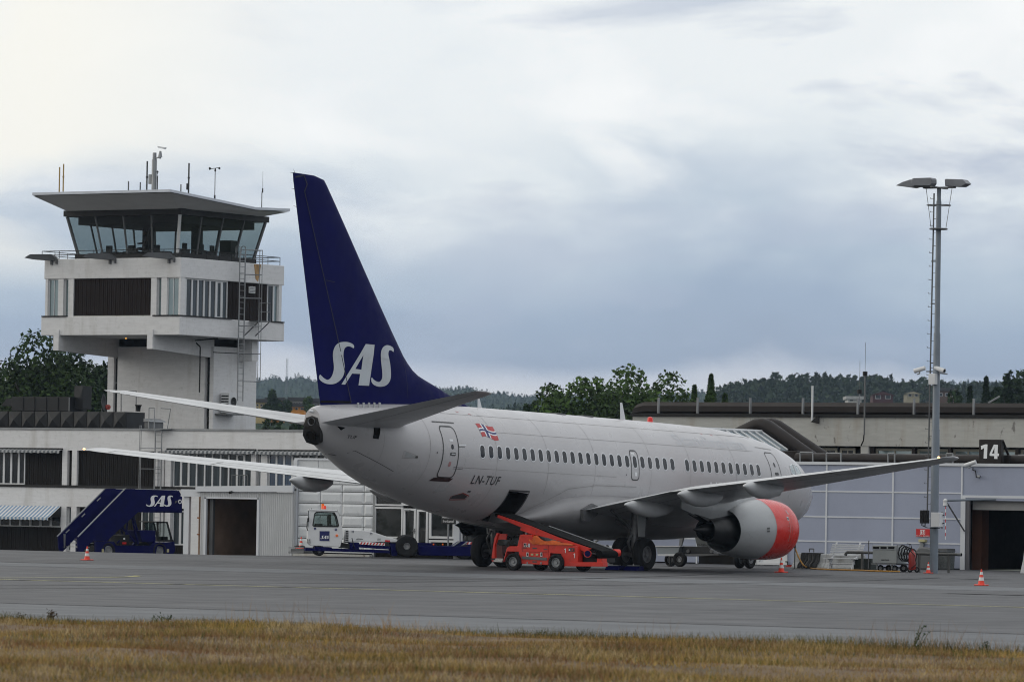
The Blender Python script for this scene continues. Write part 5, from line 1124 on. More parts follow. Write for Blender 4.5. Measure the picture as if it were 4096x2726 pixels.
dr=ew(1795,652,1893,980,.09,'door');mb=MB();p=onx(*px('4',1880,828),XE+.1);mb.cyl(p-(0,.12,0),p+(0,.04,0),.015);mb.cyl(p+(0,.0,-.1),p+(0,0,.1),.018);build(mb,'handle',MT['steel'],dr)
dr=ew(1900,660,1988,980,.09,'door')
ew(1998,660,2200,890,.1);ew(1998,900,2200,985,.09)
mb=MB();mb.box(XE-.05,XE+.12,Ye(2200),Ye(2245),gE,Ze(545));build(mb,'post',MT['trim'],ent)
ew(2250,700,2480,825,.06);ew(2250,832,2480,985,.06)
mb=MB();mb.box(XE-.05,XE+.02,Ye(1572),Ye(2400),Ze(545),Ze(464));build(mb,'lintel',MT['panw'],ent)
# door closers
mb=MB();mb.box(XE+.05,XE+.12,Ye(1810),Ye(1850),Ze(662),Ze(650));build(mb,'door_closer',MT['galv'],ent)
# sign on a post
XG=-3.6;sg=thing('arrivals_sign','small black sign on a steel post in front of the glass doors','sign',tuple(gnd(*px('4',2155,960))))
sg.location=(XG,float(onx(*px('4',2150,900),XG)[1]),gh(XG,-18));ORG[sg.name]=tuple(sg.location)
yg=lambda x:yz('4',x,740,XG)[0];zg=lambda y:yz('4',2150,y,XG)[1]
mb=MB();mb.box(XG,XG+.04,yg(2096),yg(2207),zg(775),zg(690));bd=build(mb,'board',MT['black'],sg,bev=.01)
label3d('Innland','word',MT['textw'],bd,yg(2110),yg(2192),zg(762),zg(741),XG+.045);label3d('Ankomst','word',MT['textw'],bd,yg(2102),yg(2195),zg(729),zg(710),XG+.045)
mb=MB();mb.cyl((XG+.02,yg(2150),gh(XG,-18)),(XG+.02,yg(2150),zg(775)),.035);build(mb,'post',MT['galv'],sg,smooth=40)
# ================================================================ right-hand hall
XW=-6.8;gW=-.0
hall=thing('cargo_hall','pale blue panelled hall with white joint strips and an open dark gateway','hall',(XW,8,0))
Yw=lambda x,y=1000:yz('8',x,y,XW)[0];Zw=lambda y,x=900:yz('8',x,y,XW)[1]
bk=[2.6,];
# column joints (crop 8 x): from far left hidden behind the aircraft
jx=[-1500,-1170,-640,-105,424,972,1540];rowsz=[(530,760),(760,965),(965,1165),(1165,1395)]
zr=[Zw(536),Zw(757),Zw(968),Zw(1172),.03]
mb=MB();mb.box(XW-.12,XW-.2,Yw(-1500),Yw(1540),0,Zw(525));build(mb,'backing',MT['void'],hall)
for i in range(len(jx)-1):
    for j in range(4):
        mb=MB();mb.box(XW-.1,XW,Yw(jx[i])+.03,Yw(jx[i+1])-.03,zr[j+1]+.018,zr[j]-.015);build(mb,'wall_panel',MT['panb'],hall,fix=False)
for i in range(1,len(jx)): mb=MB();mb.box(XW-.1,XW+.03,Yw(jx[i])-.034,Yw(jx[i])+.034,0,zr[0]);build(mb,'joint_strip',MT['trim'],hall)
for j in range(1,4): mb=MB();mb.box(XW-.1,XW+.022,Yw(-1500),Yw(1540),zr[j]-.026,zr[j]+.026);build(mb,'joint_strip',MT['trim'],hall)
yE=Yw(2300);mb=MB();mb.box(XW-.15,XW+.06,Yw(-1500),yE,zr[0],Zw(512));build(mb,'coping',MT['trim'],hall)
mb=MB();mb.box(XW-.16,XW-7,Yw(-1500),yE,zr[0]-.25,zr[0]-.05);build(mb,'roof',MT['dark'],hall)
# gateway
mb=MB();mb.box(XW-.1,XW,Yw(1540)+.045,yE,Zw(790,1800),zr[0]);build(mb,'wall_panel',MT['panb'],hall);mb=MB();mb.box(XW-.1,XW+.02,Yw(1540),yE,Zw(800,1800)-.03,Zw(790,1800)+.02);build(mb,'joint_strip',MT['trim'],hall)
mb=MB();mb.box(XW-.1,XW+.01,Yw(1560),Yw(1605),0,Zw(825,1600));build(mb,'door_jamb',mat('jamb_grey',(.13,.13,.14),.6),hall);mb=MB();mb.box(XW-.1,XW+.04,Yw(1545),Yw(1572),0,Zw(800,1600));build(mb,'door_frame',MT['trim'],hall)
mb=MB();mb.box(XW-.1,XW-.0,Yw(1572),yE,Zw(828,1800),Zw(803,1800));build(mb,'wall_panel',MT['panb'],hall)
mb=MB();mb.box(XW-.35,XW-.25,Yw(1605),yE,Zw(905,1800),Zw(820,1800));rs=build(mb,'roller_shutter',mat('shutter_grey',(.30,.30,.30),.5),hall)
# interior
mb=MB();y0,y1=Yw(1605),yE;zt_=Zw(820,1800)
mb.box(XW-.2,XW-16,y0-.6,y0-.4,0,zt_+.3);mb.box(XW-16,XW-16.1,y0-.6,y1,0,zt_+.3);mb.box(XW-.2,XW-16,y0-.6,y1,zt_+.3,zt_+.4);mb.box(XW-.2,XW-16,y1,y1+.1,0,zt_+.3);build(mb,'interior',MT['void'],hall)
mb=MB();mb.box(XW-.9,XW-1.5,y0-.35,y0+.05,0,zt_);build(mb,'rack_upright',mat('rack_orange',(.10,.035,.01),.7),hall)
for zz in (.9,2.0,2.75):
    mb=MB();mb.box(XW-6,XW-6.2,y0,y1,zz,zz+.12);build(mb,'rack_beam',mat('rack_brown',(.10,.06,.02),.7),hall)
# dark gateway under the wing, behind the nose wheel
mb=MB();mb.box(XW-.02,XW+.03,Yw(-620),Yw(-310),0.0,Zw(1290));build(mb,'dark_gate',MT['void'],hall)
# white doors behind the engine
XwD=XW
for a,b in ((-262,-142),(-138,110)):
    o=window(hall,Yw(a),Yw(b),.02,Zw(1020),XW+.03,MT['panb'] if a<-200 else MT['white'],fw=.09,name='door')
mb=MB();p=onx(*px('8',104,1330),XW+.1);mb.cyl(p,p+(0,0,-.5),.02);mb.cyl(p-(0,.1,0),p+(0,.02,0),.02);build(mb,'door_bolt',MT['dark'],hall)
# ================================================================ upper right terminal, roof ducts
XU=-20.0
up=thing('upper_terminal','long stained pale concrete storey with narrow windows behind the blue hall','terminal',(XU,5,3))
YU=lambda c,x,y:yz(c,x,y,XU)[0];ZU=lambda c,x,y:yz(c,x,y,XU)[1]
yA,yB=YU('A',180,420),YU('A',2700,440);zT=ZU('A',1300,371);zBt=ZU('A',1500,534)
mb=MB();mb.box(XU,XU-.5,yA,yB,zBt,zT);build(mb,'concrete_band',MT['conc2'],up,bev=.02)
mb=MB();mb.box(XU+.1,XU-6,yA-.05,yB,zT+.002,zT+.12);build(mb,'roof_edge',MT['black'],up)
mb=MB();mb.box(XU-.5,XU-8,yA+.1,yB,0,zT-.1);build(mb,'core',MT['void'],up)
mb=MB();mb.box(XU-.02,XU-.5,YU('A',1447,560),YU('A',1490,560),0,zBt-.001);build(mb,'pillar',MT['conc2'],up)
zw0,zw1=ZU('A',1700,592),ZU('A',1700,545)
for a,b in ((1180,1300),(1315,1400),(1515,1725),(1745,1925),(1945,2110),(2130,2300),(2320,2500)):
    window(up,YU('A',a,570),YU('A',b,570),zw0,zw1,XU-.3,MT['glassl'] if a>1500 else MT['glassd'],fw=.10,mull=1,fm=mat('cream_window_paint',(.30,.29,.25),.6))
for a in (1505,1735,1935,2120,2310): mb=MB();mb.box(XU-.1,XU-.4,YU('A',a-9,570),YU('A',a+9,570),0,zBt-.001);build(mb,'dark_post',MT['duct'],up)
mb=MB();mb.box(XU-.2,XU-.5,YU('A',1100,600),yB,zw0-.9,zw0-.01);build(mb,'spandrel',MT['duct'],up)
# faceted duct along the roof
XP=-21.5;dt=thing('roof_duct','long dark brown faceted duct lying along the upper terminal roof','duct',(XP,5,zT+.1))
z0,z1=yz('A',1300,366,XP)[1]+.0,yz('A',1300,291,XP)[1];zm=(z0+z1)/2;R_=(z1-z0)/2;y0=yz('A',255,330,XP)[0];yend=yB+2
rows=[]
def octr(y,sc=1,dz=0,dx=0,tilt=0): return [(XP+dx+R_*1.1*sc*math.cos(PI/8+PI/4*i),y+tilt*math.sin(PI/8+PI/4*i),zm+dz+R_*1.08*sc*math.sin(PI/8+PI/4*i)) for i in range(8)]
yl0=yz('A',205,352,XP)[0]
mb=MB();mb.grid([octr(yend),octr(y0,tilt=-.0),octr(y0-.5,.96,-.1,0,.12),octr(yl0+.05,.8,-.42,0,.3),octr(yl0,.3,-.5)],close=True);build(mb,'duct_body',MT['duct'],dt,smooth=25)
k=0
for x in (323,540,832,1125,1430,1742,2074):
    y=yz('A',x,320,XU)[0];mb=MB();mb.box(XU+.02,XU-.1,y-.03,y+.03,zT+.1,zT+.1+(z1-z0)+.12);build(mb,'support_post',MT['galv'],dt)
    mb=MB();mb.cyl((XP,y+.5+k,zm),(XP,y+.56+k,zm),R_*1.13,n=8);k+=.15;
# crossing elbow ducts
XK=-13.5
ed=thing('elbow_duct','two parallel dark brown ducts bending down behind the aircraft nose','duct',(XK,0,4))
def ductpath(c,pts,X,r):
    P_=[np.array(onx(*px(c,*p),X)) for p in pts];mb=MB();rows=[]
    for i,p in enumerate(P_):
        d=(P_[min(i+1,len(P_)-1)]-P_[max(0,i-1)]);d/=np.linalg.norm(d);e=np.array([1.,0,0]);g=np.cross(d,e)
        rows.append([tuple(p+r*(math.cos(2*PI*k/16)*e+math.sin(2*PI*k/16)*g)) for k in range(16)])
    mb.grid(rows,close=True);return mb
build(ductpath('N',[(1300,560),(1640,395),(1700,390),(1760,410),(2080,640),(2500,935)],XK,.29),'duct_tube',MT['duct'],ed,smooth=40)
build(ductpath('N',[(1400,500),(1740,385),(1800,385),(1860,405),(2180,620),(2600,900)],XK-1.6,.27),'duct_tube',MT['duct'],ed,smooth=40)
# lean-to glazed roof
gz=thing('glazed_roof','sloping glazed roof with white bars rising behind the aircraft cockpit','glass roof',(-9,-8,4))
xl_=-8.0;p=onx(*px('N',1000,420),xl_);yt_=float(p[1]);zt_=float(p[2]);q=ony(*px('N',1690,468),yt_);xr_=float(q[0]);zt2_=float(q[2]);w_=onx(*px('N',1965,660),xr_);yb_=float(w_[1]);zb_=float(w_[2])
mb=MB();mb.add([(xl_,yt_,zt2_),(xr_,yt_,zt2_),(xr_,yb_,zb_),(xl_,yb_,zb_)],[(0,1,2,3)]);build(mb,'glazing',mat('pale_glazing',(.27,.32,.35),.2,var=.1,spec=.6),gz)
nb=9
for i in range(nb+1):
    x=xl_+(xr_-xl_)*i/nb;mb=MB();mb.cyl((x,yt_,zt2_+.04),(x,yb_,zb_+.04),.045,n=6);build(mb,'glazing_bar',MT['winw'],gz)
mb=MB();mb.cyl((xl_,yt_,zt2_+.05),(xr_,yt_,zt2_+.05),.07,n=6);build(mb,'ridge_bar',MT['winw'],gz)
mb=MB();mb.add([(xr_-.05,yt_,zt2_-.05),(xr_-.05,yb_+.3,zb_-.05),(xr_-.05,yb_+.3,2.5),(xr_-.05,yt_,2.5)],[(0,1,2,3)]);build(mb,'dark_end',MT['void'],gz)
a,b,z0,z1=rect('N',1825,660,2065,800,-9.0);pb=thing('plant_box','plain dark brown plant box on the hall roof behind the cockpit','box',(-9,(a+b)/2,z0))
mb=MB();mb.box(-9,-10,a,b,3.0,z1);build(mb,'body',MT['duct'],pb,bev=.02)
lp=thing('roof_pipe','low horizontal brown pipe along the hall roof edge','pipe',(-8.2,6,3.6))
p=onx(*px('N',2062,745),-8.2);q=onx(*px('A',2700,620),-8.2);mb=MB();mb.cyl((-8.2,float(p[1]),float(p[2])),(-8.2,float(q[1])+1,float(p[2])),.24,n=16);build(mb,'pipe',MT['duct'],lp,smooth=40)
for i,(a,b,y0,y1) in enumerate(((1112,1182,567,630),(1258,1338,572,632),(1600,1637,575,635),(1925,1960,575,635))):
    P_=[onx(*px('A',*c_),-7.7) for c_ in ((a,y1),(a,y0),(b,y0),(b,y1))];
    t=thing('pipe_hoop',['galvanised hoop over the roof pipe, nearest to the cockpit','galvanised hoop over the roof pipe below the elbow ducts','small galvanised hoop over the roof pipe left of the floodlight mast','small galvanised hoop on the roof between mast and the 14 sign'][i],'hoop',tuple(P_[0]),'hoops over the roof pipe');mb=MB();mb.tube(P_,.035,6);build(mb,'tube',MT['galv'],t)
# number board
XN=-7.4;a,b,z0,z1=rect('Q',797,143,1020,400,XN);bd=thing('number_board','dark brown stand board with a white number 14 on the hall roof','sign',(XN,(a+b)/2,z0))
mb=MB();mb.box(XN,XN-.25,a,b,z0+.05,z1);bo=build(mb,'board',MT['duct'],bd,bev=.02)
for nm_,lp_ in (('numeral_one',[[(818,208),(862,192),(886,192),(880,336),(846,334),(851,228),(822,246)]]),('numeral_four',[[(950,194),(992,196),(988,284),(1003,284),(1001,310),(987,310),(986,340),(952,338),(954,310),(907,308),(908,284)],[(957,226),(930,284),(955,284)]])):
    L_=[[yz('Q',a_,b_,XN) for a_,b_ in l_] for l_ in lp_];v_,f_=fill(L_);mb=MB();mb.add([(XN+.006,p[0],p[1]) for p in v_],f_);build(mb,nm_,MT['textw'],bo,fix=False)
mb=MB()
for y in (a+.15,b-.15): mb=MB();mb.cyl((XN-.1,y,z0-.2),(XN-.1,y,z0+.06),.05);build(mb,'foot',MT['steel'],bd)
q=onx(*px('Q',1135,400),XN-1.0);mb=MB();mb.cyl((XN-.15,b,z1-.05),tuple(q),.05);build(mb,'brace',MT['duct'],bd)
a,b,z0,z1=rect('Q',1015,300,1100,400,XN-.5);t=thing('roof_box','small dark box right of the 14 board','box',(XN-.5,(a+b)/2,z0));mb=MB();mb.box(XN-.5,XN-1,a,b,z0-.1,z1);build(mb,'body',MT['duct'],t,bev=.02)
p=onx(*px('Q',1230,380),-8.5);t=thing('roof_cowl','pale grey conical cowl at the right edge of the hall roof','cowl',tuple(p));mb=MB();mb.lathe([(-.2,.26),(0,.27),(.02,.24),(.3,.14),(.32,.12)],p,(0,0,1),20,up=(1,0,0));build(mb,'hood',MT['galv'],t,smooth=40)
# cameras on hall
def cctv(parent,p,dy,dz,L=.5,m='winw',X=0):
    p=np.array(p);d=np.array([.15,dy,dz]);d/=np.linalg.norm(d);mb=MB();mb.cyl(p-d*L/2,p+d*L/2,.075,.085,10);o=build(mb,'camera_body',MT[m],parent,smooth=40);mb=MB();mb.cyl(p+d*L*.5,p+d*L*.52,.06);build(mb,'lens',MT['black'],o);mb=MB();mb.tube([p,p-(0,0,.14),p-(.2,-dy*.2,.16)],.025,6);build(mb,'bracket',MT['galv'],o)
p=onx(*px('Q',712,388),XW+.45);t=thing('surveillance_camera','white surveillance camera at the top edge of the blue hall left of the 14 board','camera',tuple(p));cctv(t,p,-1,-.35,.46)
mb=MB();mb.tube([onx(*px('Q',a,b),XW+.06) for a,b in ((740,425),(735,450),(765,460),(772,530))],.022,6);build(mb,'cable',MT['black'],t)
q=onx(*px('Q',785,515),XW+.12);mb=MB();mb.cyl(q,q+(0,.1,-.03),.06);build(mb,'small_lamp',MT['galv'],t)
# thin masts on the upper terminal
for nm,lab,X,c,x0,yb_,yt_,r,m in (('pole_antenna','plain white pole antenna on the concrete band',XU+.2,'A',1178,395,198,.045,'winw'),('mast_antenna','tall thin dark mast with a knob on top and cable down the wall',XU+.2,'A',1468,470,118,.035,'steel'),('pole_antenna','short grey pole left of the tall thin mast',XU-1,'A',1441,300,218,.03,'galv')):
    p=onx(*px(c,x0,yb_),X);q=onx(*px(c,x0,yt_),X);t=thing(nm,lab,'antenna',tuple(p));mb=MB();mb.cyl(p,(p[0],p[1],q[2]),r,n=8);build(mb,'pole',MT[m],t,smooth=40)
    if 'tall' in lab:
        mb=MB();mb.cyl((p[0],p[1],q[2]-.18),(p[0],p[1],q[2]),.10);build(mb,'knob',MT['black'],t);mb=MB();mb.cyl((p[0],p[1],q[2]),(p[0],p[1],q[2]+1.2),.008);build(mb,'whip',MT['steel'],t)
        mb=MB();mb.tube([onx(*px('A',a,b),X) for a,b in ((1466,470),(1464,500),(1450,530))],.03);build(mb,'cable',MT['black'],t)
    if nm=='pole_antenna' and r>.04: mb=MB();mb.prism([(float(p[1])-.05,float(p[2])-.02),(float(p[1])+.33,float(p[2])-.1),(float(p[1])+.33,float(p[2])+.25)],0,X-.05,X+.05);build(mb,'bracket_plate',MT['black'],t)
# ================================================================ floodlight mast
pm=gnd(3735,2291);XM,YM=float(pm[0]),float(pm[1]);HZ=lambda c,x,y:float(onx(*px(c,x,y),XM)[2])
ml=thing('floodlight_mast','tall blue-grey steel floodlight mast with side ladder in front of the blue hall','mast',(XM,YM,0))
MT['mast']=mat('mast_blue_grey',(.17,.20,.235),.5,var=.1,vs=2)
zs=[0,HZ('Q',345,45),HZ('M',446,1262),HZ('M',458,290),HZ('M',458,190)]
mb=MB();mb.lathe([(0,.148),(zs[1],.142),(zs[1]+.03,.128),(zs[2],.118),(zs[2]+.05,.098),(zs[3],.088),(zs[3]+.1,.07),(zs[4],.075)],(XM,YM,0),(0,0,1),24,up=(1,0,0));build(mb,'pole',MT['mast'],ml,smooth=40)
yr0=float(onx(*px('Q',290,900),XM)[1]);yr1=float(onx(*px('M',424,230),XM)[1]);ztop_=HZ('M',424,228)
mb=MB();mb.cyl((XM+.05,YM-.27,1.95),(XM+.05,YM-.17,ztop_),.03,n=6);lr=build(mb,'ladder_rail',MT['steel'],ml)
peg=MB().box(-.008,.008,-.14,0,-.008,.008).box(-.008,.008,-.14,-.125,0,.04).mesh('peg');peg.materials.append(MT['steel'])
z=2.2;i=0
while z<ztop_-.1:
    y=YM-.27+.10*(z-1.95)/(ztop_-1.95);inst(peg,'peg',ml,(XM+.05,y,z),rot=None if i%2==0 else (0,0,PI));z+=.24;i+=1
for zz in (3.9,6.6,7.4,9.5,11): mb=MB();mb.box(XM-.02,XM+.05,YM-.25,YM,zz,zz+.04);build(mb,'clamp',MT['steel'],ml)
def hoop(z,r,t=.025,cx=0):
    n=20;return MB().tube([(XM+r*math.cos(2*PI*i/n),YM+cx+r*math.sin(2*PI*i/n),z) for i in range(n+1)],t,6)
zh1=HZ('M',458,315);zh2=HZ('M',458,490);zh0=HZ('M',458,185)
build(hoop(zh1,.42,.02),'guard_hoop',MT['steel'],ml);mb=hoop(zh2,.30,.03);mb.cyl((XM,YM,zh2-.02),(XM,YM,zh2+.02),.3);build(mb,'rest_platform',MT['steel'],ml)
for sgy in (-1,1): mb=MB();mb.cyl((XM,YM+sgy*.29,zh2),(XM,YM+sgy*.52,zh0),.012,n=6);build(mb,'guard_stay',MT['galv'],ml)
mb=MB();mb.box(XM-.1,XM+.1,YM-.6,YM+.62,zh0-.03,zh0+.02);mb.box(XM-.6,XM+.6,YM-.05,YM+.05,zh0-.03,zh0+.02);build(mb,'head_frame',MT['steel'],ml)
MT['lampb']=mat('lamp_housing',(.19,.20,.22),.4,var=.15,spec=.4)
def floodhead(pts_top,X0,X1):
    mb=MB();mb.prism([(float(onx(*px('M',*p),XM)[1]),float(onx(*px('M',*p),XM)[2])) for p in pts_top],0,XM+X0,XM+X1);return build(mb,'floodlight',MT['lampb'],ml,bev=.02)
floodhead([(185,174),(235,148),(290,130),(322,128),(335,180),(300,190)],-.1,.35)
f1=floodhead([(318,155),(330,122),(462,118),(471,130),(471,160),(460,178),(330,178)],.15,.55)
floodhead([(527,130),(533,122),(660,126),(690,157),(650,180),(530,176)],-.25,.15)
mb=MB();mb.prism([(float(onx(*px('M',*p),XM)[1]),float(onx(*px('M',*p),XM)[2])) for p in ((330,158),(464,158),(455,186),(340,186))],0,XM+.2,XM+.5);build(mb,'lamp_glass',MT['dark'],f1)
for (c,x,y,dy,lab) in (('M',330,1525,-1,''),('M',478,1523,1,'')):
    p=onx(*px(c,x,y),XM+.1);cctv(ml,p,dy,-.3,.42)
mb=MB();p=onx(*px('A',1852,160),XM+.17);mb.box(XM+.1,XM+.3,float(p[1])-.13,float(p[1])+.13,float(p[2])-.19,float(p[2])+.19);build(mb,'junction_box',MT['winw'],ml,bev=.01)
mb=MB();p=onx(*px('A',1830,118),XM);mb.box(XM-.03,XM+.03,YM-.4,YM+.35,float(p[2])-.02,float(p[2])+.02);build(mb,'camera_arm',MT['steel'],ml)
def bq(name,c,x0,y0,x1,y1,X,d,m,par,bev=.015): a,b,z0,z1=rect(c,x0,y0,x1,y1,X);mb=MB();mb.box(X,X-d,a,b,z0,z1);return build(mb,name,MT[m],par,bev=bev)
bq('black_cabinet','Q',200,857,234,990,XM+.2,.2,'black',ml);bq('black_cabinet','Q',237,857,272,990,XM+.2,.2,'black',ml)
o=bq('cabinet','Q',310,880,400,1028,XM+.42,.28,'winw',ml);bq('cabinet_back','Q',413,873,425,1040,XM+.2,.1,'steel',o)
for y_ in (908,988): bq('hinge','Q',425,y_-4,442,y_+6,XM+.2,.06,'black',o,0)
mb=MB()
for k in range(4): mb.tube([onx(*px('Q',*p),XM+.15) for p in ((215+14*k,990),(218+14*k,1010),(250,1025),(280,1035),(400,1040),(415,1015))],.012,5)
build(mb,'cables',MT['black'],ml)
# ================================================================ signs and fittings on the hall wall
sg=thing('fire_alarm_sign','red fire alarm sign with pictogram on the pale blue wall','sign',tuple(onx(*px('Q',230,1120),XW+.05)))
o=bq('plate','Q',162,1047,300,1125,XW+.05,.02,'sred',sg,0)
a,b,z0,z1=rect('Q',205,1056,254,1104,XW+.05);mb=MB()
for q in ((a,b,z1-.015,z1),(a,b,z0,z0+.015),(a,a+.015,z0+.015,z1-.015),(b-.015,b,z0+.015,z1-.015)): mb.box(XW+.052,XW+.056,*q)
mb.box(XW+.052,XW+.056,a+.04,a+.09,z0+.04,z0+.12);mb.box(XW+.052,XW+.056,a+.05,a+.065,z0+.12,z0+.17);mb.box(XW+.052,XW+.056,b-.10,b-.05,z0+.12,z0+.17);mb.box(XW+.052,XW+.056,b-.07,b-.045,z0+.03,z0+.12);build(mb,'pictogram',MT['textw'],o)
a,b,z0,z1=rect('Q',165,1108,297,1121,XW+.05);label3d('Fire alarm - Brannalarm','caption',MT['textw'],o,a,b,z0,z1,XW+.051)
t=thing('alarm_call_point','small yellowish alarm call box under the red sign','alarm box',tuple(onx(*px('Q',218,1180),XW+.1)));MT['callp']=mat('cream_plastic',(.50,.47,.28),.5);bq('hood','Q',185,1152,250,1180,XW+.2,.2,'callp',t);bq('box','Q',196,1182,236,1245,XW+.12,.1,'galv',t)
br=thing('wall_bracket','hinged wall bracket with wrapped end and hanging red and white tape beside the gateway','bracket',tuple(onx(*px('Q',652,1075),XW+.1)))
mb=MB();e=onx(*px('Q',470,760),XW+.9);mb.cyl(onx(*px('Q',970,748),XW+.1),e,.04);build(mb,'arm',MT['mast'],br);mb=MB();mb.cyl(onx(*px('Q',652,1070),XW+.1),e-(0,0,.05),.03);build(mb,'stay',MT['steel'],br)
p=onx(*px('Q',460,778),XW+.9);mb=MB();mb.lathe([(-.16,.02),(-.12,.09),(0,.08),(.08,.1),(.14,.03)],p,(0,0,1),10,up=(1,0,0));build(mb,'wrapped_end',MT['winw'],br)
a,b=onx(*px('Q',462,810),XW+.9),onx(*px('Q',460,1155),XW+.9)
for k in range(10):
    q0=a+(b-a)*k/10;q1=a+(b-a)*(k+1)/10;mb=MB();mb.box(q0[0],q0[0]+.005,q0[1]-.012,q0[1]+.012,q1[2],q0[2]);build(mb,'tape',MT['sred'] if k%2==0 else MT['textw'],br)
# ================================================================ clutter in front of the hall
XPp=float(gnd(*px('R',825,548))[0]);
pr=thing('pipe_barrier','long horizontal grey pipe barrier on three posts in front of the hall','barrier',(XPp,5,0))
zP_=float(onx(*px('R',1200,382),XPp)[2]);ye=float(onx(*px('R',1765,392),XPp)[1]);y0_=float(onx(*px('R',690,382),XPp)[1]);MT['pipe']=mat('weathered_pipe',(.12,.12,.115),.6,var=.25,metal=.2)
mb=MB();mb.cyl((XPp,y0_,zP_),(XPp,ye,zP_),.052,n=12);build(mb,'rail',MT['pipe'],pr,smooth=40);mb=MB();mb.cyl((XPp,ye-.15,zP_),(XPp,ye,zP_),.058);build(mb,'end_cap',MT['steel'],pr)
mb=MB();mb.tube([(XPp,y0_+.02,zP_),(XPp,y0_-.07,zP_-.03),(XPp,y0_-.10,zP_-.12)],.055,10);build(mb,'elbow',MT['pipe'],pr,smooth=50)
for x in (825,1365,1645): y=float(onx(*px('R',x,470),XPp)[1]);mb=MB();mb.cyl((XPp,y,0),(XPp,y,zP_),.048,n=10);build(mb,'post',MT['pipe'],pr,smooth=40)
# ground power cart
XC=float(gnd(*px('R',1000,554))[0]);cart=thing('ground_power_cart','silver ground power unit on four black castors with coiled hoses','power unit',(XC,4,0))
yg=lambda x:float(onx(*px('R',x,430),XC)[1]);zg=lambda y:float(onx(*px('R',1000,y),XC)[2])
MT['silver']=mat('cart_silver',(.36,.38,.38),.45,var=.08)
mb=MB();mb.box(XC-.02,XC-.8,yg(920),yg(1146),zg(474),zg(348));bd=build(mb,'body',MT['silver'],cart,bev=.015)
mb=MB();mb.box(XC,XC-.8,yg(918),yg(1148),zg(345),zg(306));h_=build(mb,'vent_hood',MT['silver'],cart,bev=.01)
for a,b in ((928,985),(998,1056),(1070,1130)): bq('vent','R',a,318,b,340,XC+.004,.01,'black',h_,0)
a,b,z0,z1=rect('R',1005,438,1082,452,XC-.02);label3d('AXA POWER','maker_name',MT['black'],bd,a,b,z0,z1,XC-.018,off=.03)
mb=MB();mb.box(XC+.02,XC-.85,yg(915),yg(1150),zg(488),zg(476));build(mb,'base_frame',MT['galv'],cart)
def castor(par,x,y,r,w=.07,z=None): t_,r2=MB(),MB();wheel(t_,r2,(x,y,r),r,w,20);
def wheelx(par,X,y,r,w,rimm='rim',gz_=0,n=28,nm='wheel',rr=.5):
    """wheel whose axle runs along x (vehicle side faces +x)"""
    prof=[(-w/2*.6,r*rr),(-w/2,r*.78),(-w/2*.9,r*.92),(-w/2*.6,r),(w/2*.6,r),(w/2*.9,r*.92),(w/2,r*.78),(w/2*.6,r*rr)]
    mb=MB();mb.lathe(prof,(X,y,gz_+r),(1,0,0),n);o=build(mb,nm,MT['tyre'],par,smooth=35)
    mb=MB();mb.lathe([(w/2*.62,r*rr*1.02),(w/2*.7,r*rr*.93),(w/2*.2,r*rr*.75),(w/2*.15,r*rr*.35),(w/2*.5,r*rr*.28),(w/2*.5,.001)],(X,y,gz_+r),(1,0,0),n);build(mb,'rim',MT[rimm],o,smooth=35);return o
for x in (985,1120): wheelx(cart,XC-.12,yg(x),.12,.08,gz_=0);wheelx(cart,XC-.7,yg(x)+.02,.12,.08)
for x in (965,1105): mb=MB();mb.box(XC,XC-.04,yg(x)-.03,yg(x)+.03,.1,zg(488));build(mb,'castor_fork',MT['galv'],cart)
mb=MB();mb.cyl((XC+.1,yg(898),.1),(XC+.1,yg(898),zg(262)),.02);build(mb,'tow_handle',MT['steel'],cart)
mb=MB();mb.box(XC,XC-.7,yg(1152),yg(1215),zg(488),zg(478));
for k in range(5): 
    n=18;c0=(XC-.15*k,yg(1210)+.02*k,zg(375)-.02*k);rr_=.24-.01*k
    mb.tube([(c0[0]+.03*math.sin(3*i),c0[1]+rr_*.75*math.cos(2*PI*i/n),c0[2]+rr_*math.sin(2*PI*i/n)*1.15) for i in range(n+1)],.025,6)
build(mb,'hose_coil',MT['black'],cart,smooth=50)
mb=MB();mb.tube([(XC,yg(1155),zg(470)),(XC,yg(1155),zg(298)),(XC,yg(1205),zg(298))],.015);mb.tube([(XC,yg(1245),zg(340)),(XC,yg(1268),zg(320)),(XC,yg(1270),zg(292))],.015);build(mb,'hose_rack',MT['galv'],cart)
wheelx(cart,XC-.2,yg(1195),.14,.1)
# fire extinguisher trolley
XF=XC+.3;fe=thing('fire_extinguisher','large red wheeled fire extinguisher beside the power unit','fire extinguisher',(XF,float(gnd(*px('R',1300,565))[1]),0))
yf=float(onx(*px('R',1298,500),XF)[1]);mb=MB();mb.lathe([(.06,.03),(.1,.12),(.15,.135),(.62,.135),(.72,.09),(.76,.04),(.82,.03)],(XF,yf,0),(0,0,1),20,up=(1,0,0));build(mb,'cylinder',mat('extinguisher_red',(.32,.025,.015),.4,var=.2),fe,smooth=40)
mb=MB();mb.tube([(XF+.1,yf-.05,.8),(XF+.14,yf+.17,.6),(XF+.1,yf+.22,.3),(XF+.12,yf+.05,.15),(XF+.1,yf-.12,.4),(XF,yf,.8),(XF-.05,yf-.1,1.0),(XF-.05,yf-.25,1.02)],.015,6);build(mb,'hose',MT['black'],fe,smooth=50)
for dy in (-.14,.14): wheelx(fe,XF-.1+0*dy,yf+dy,.10,.05)
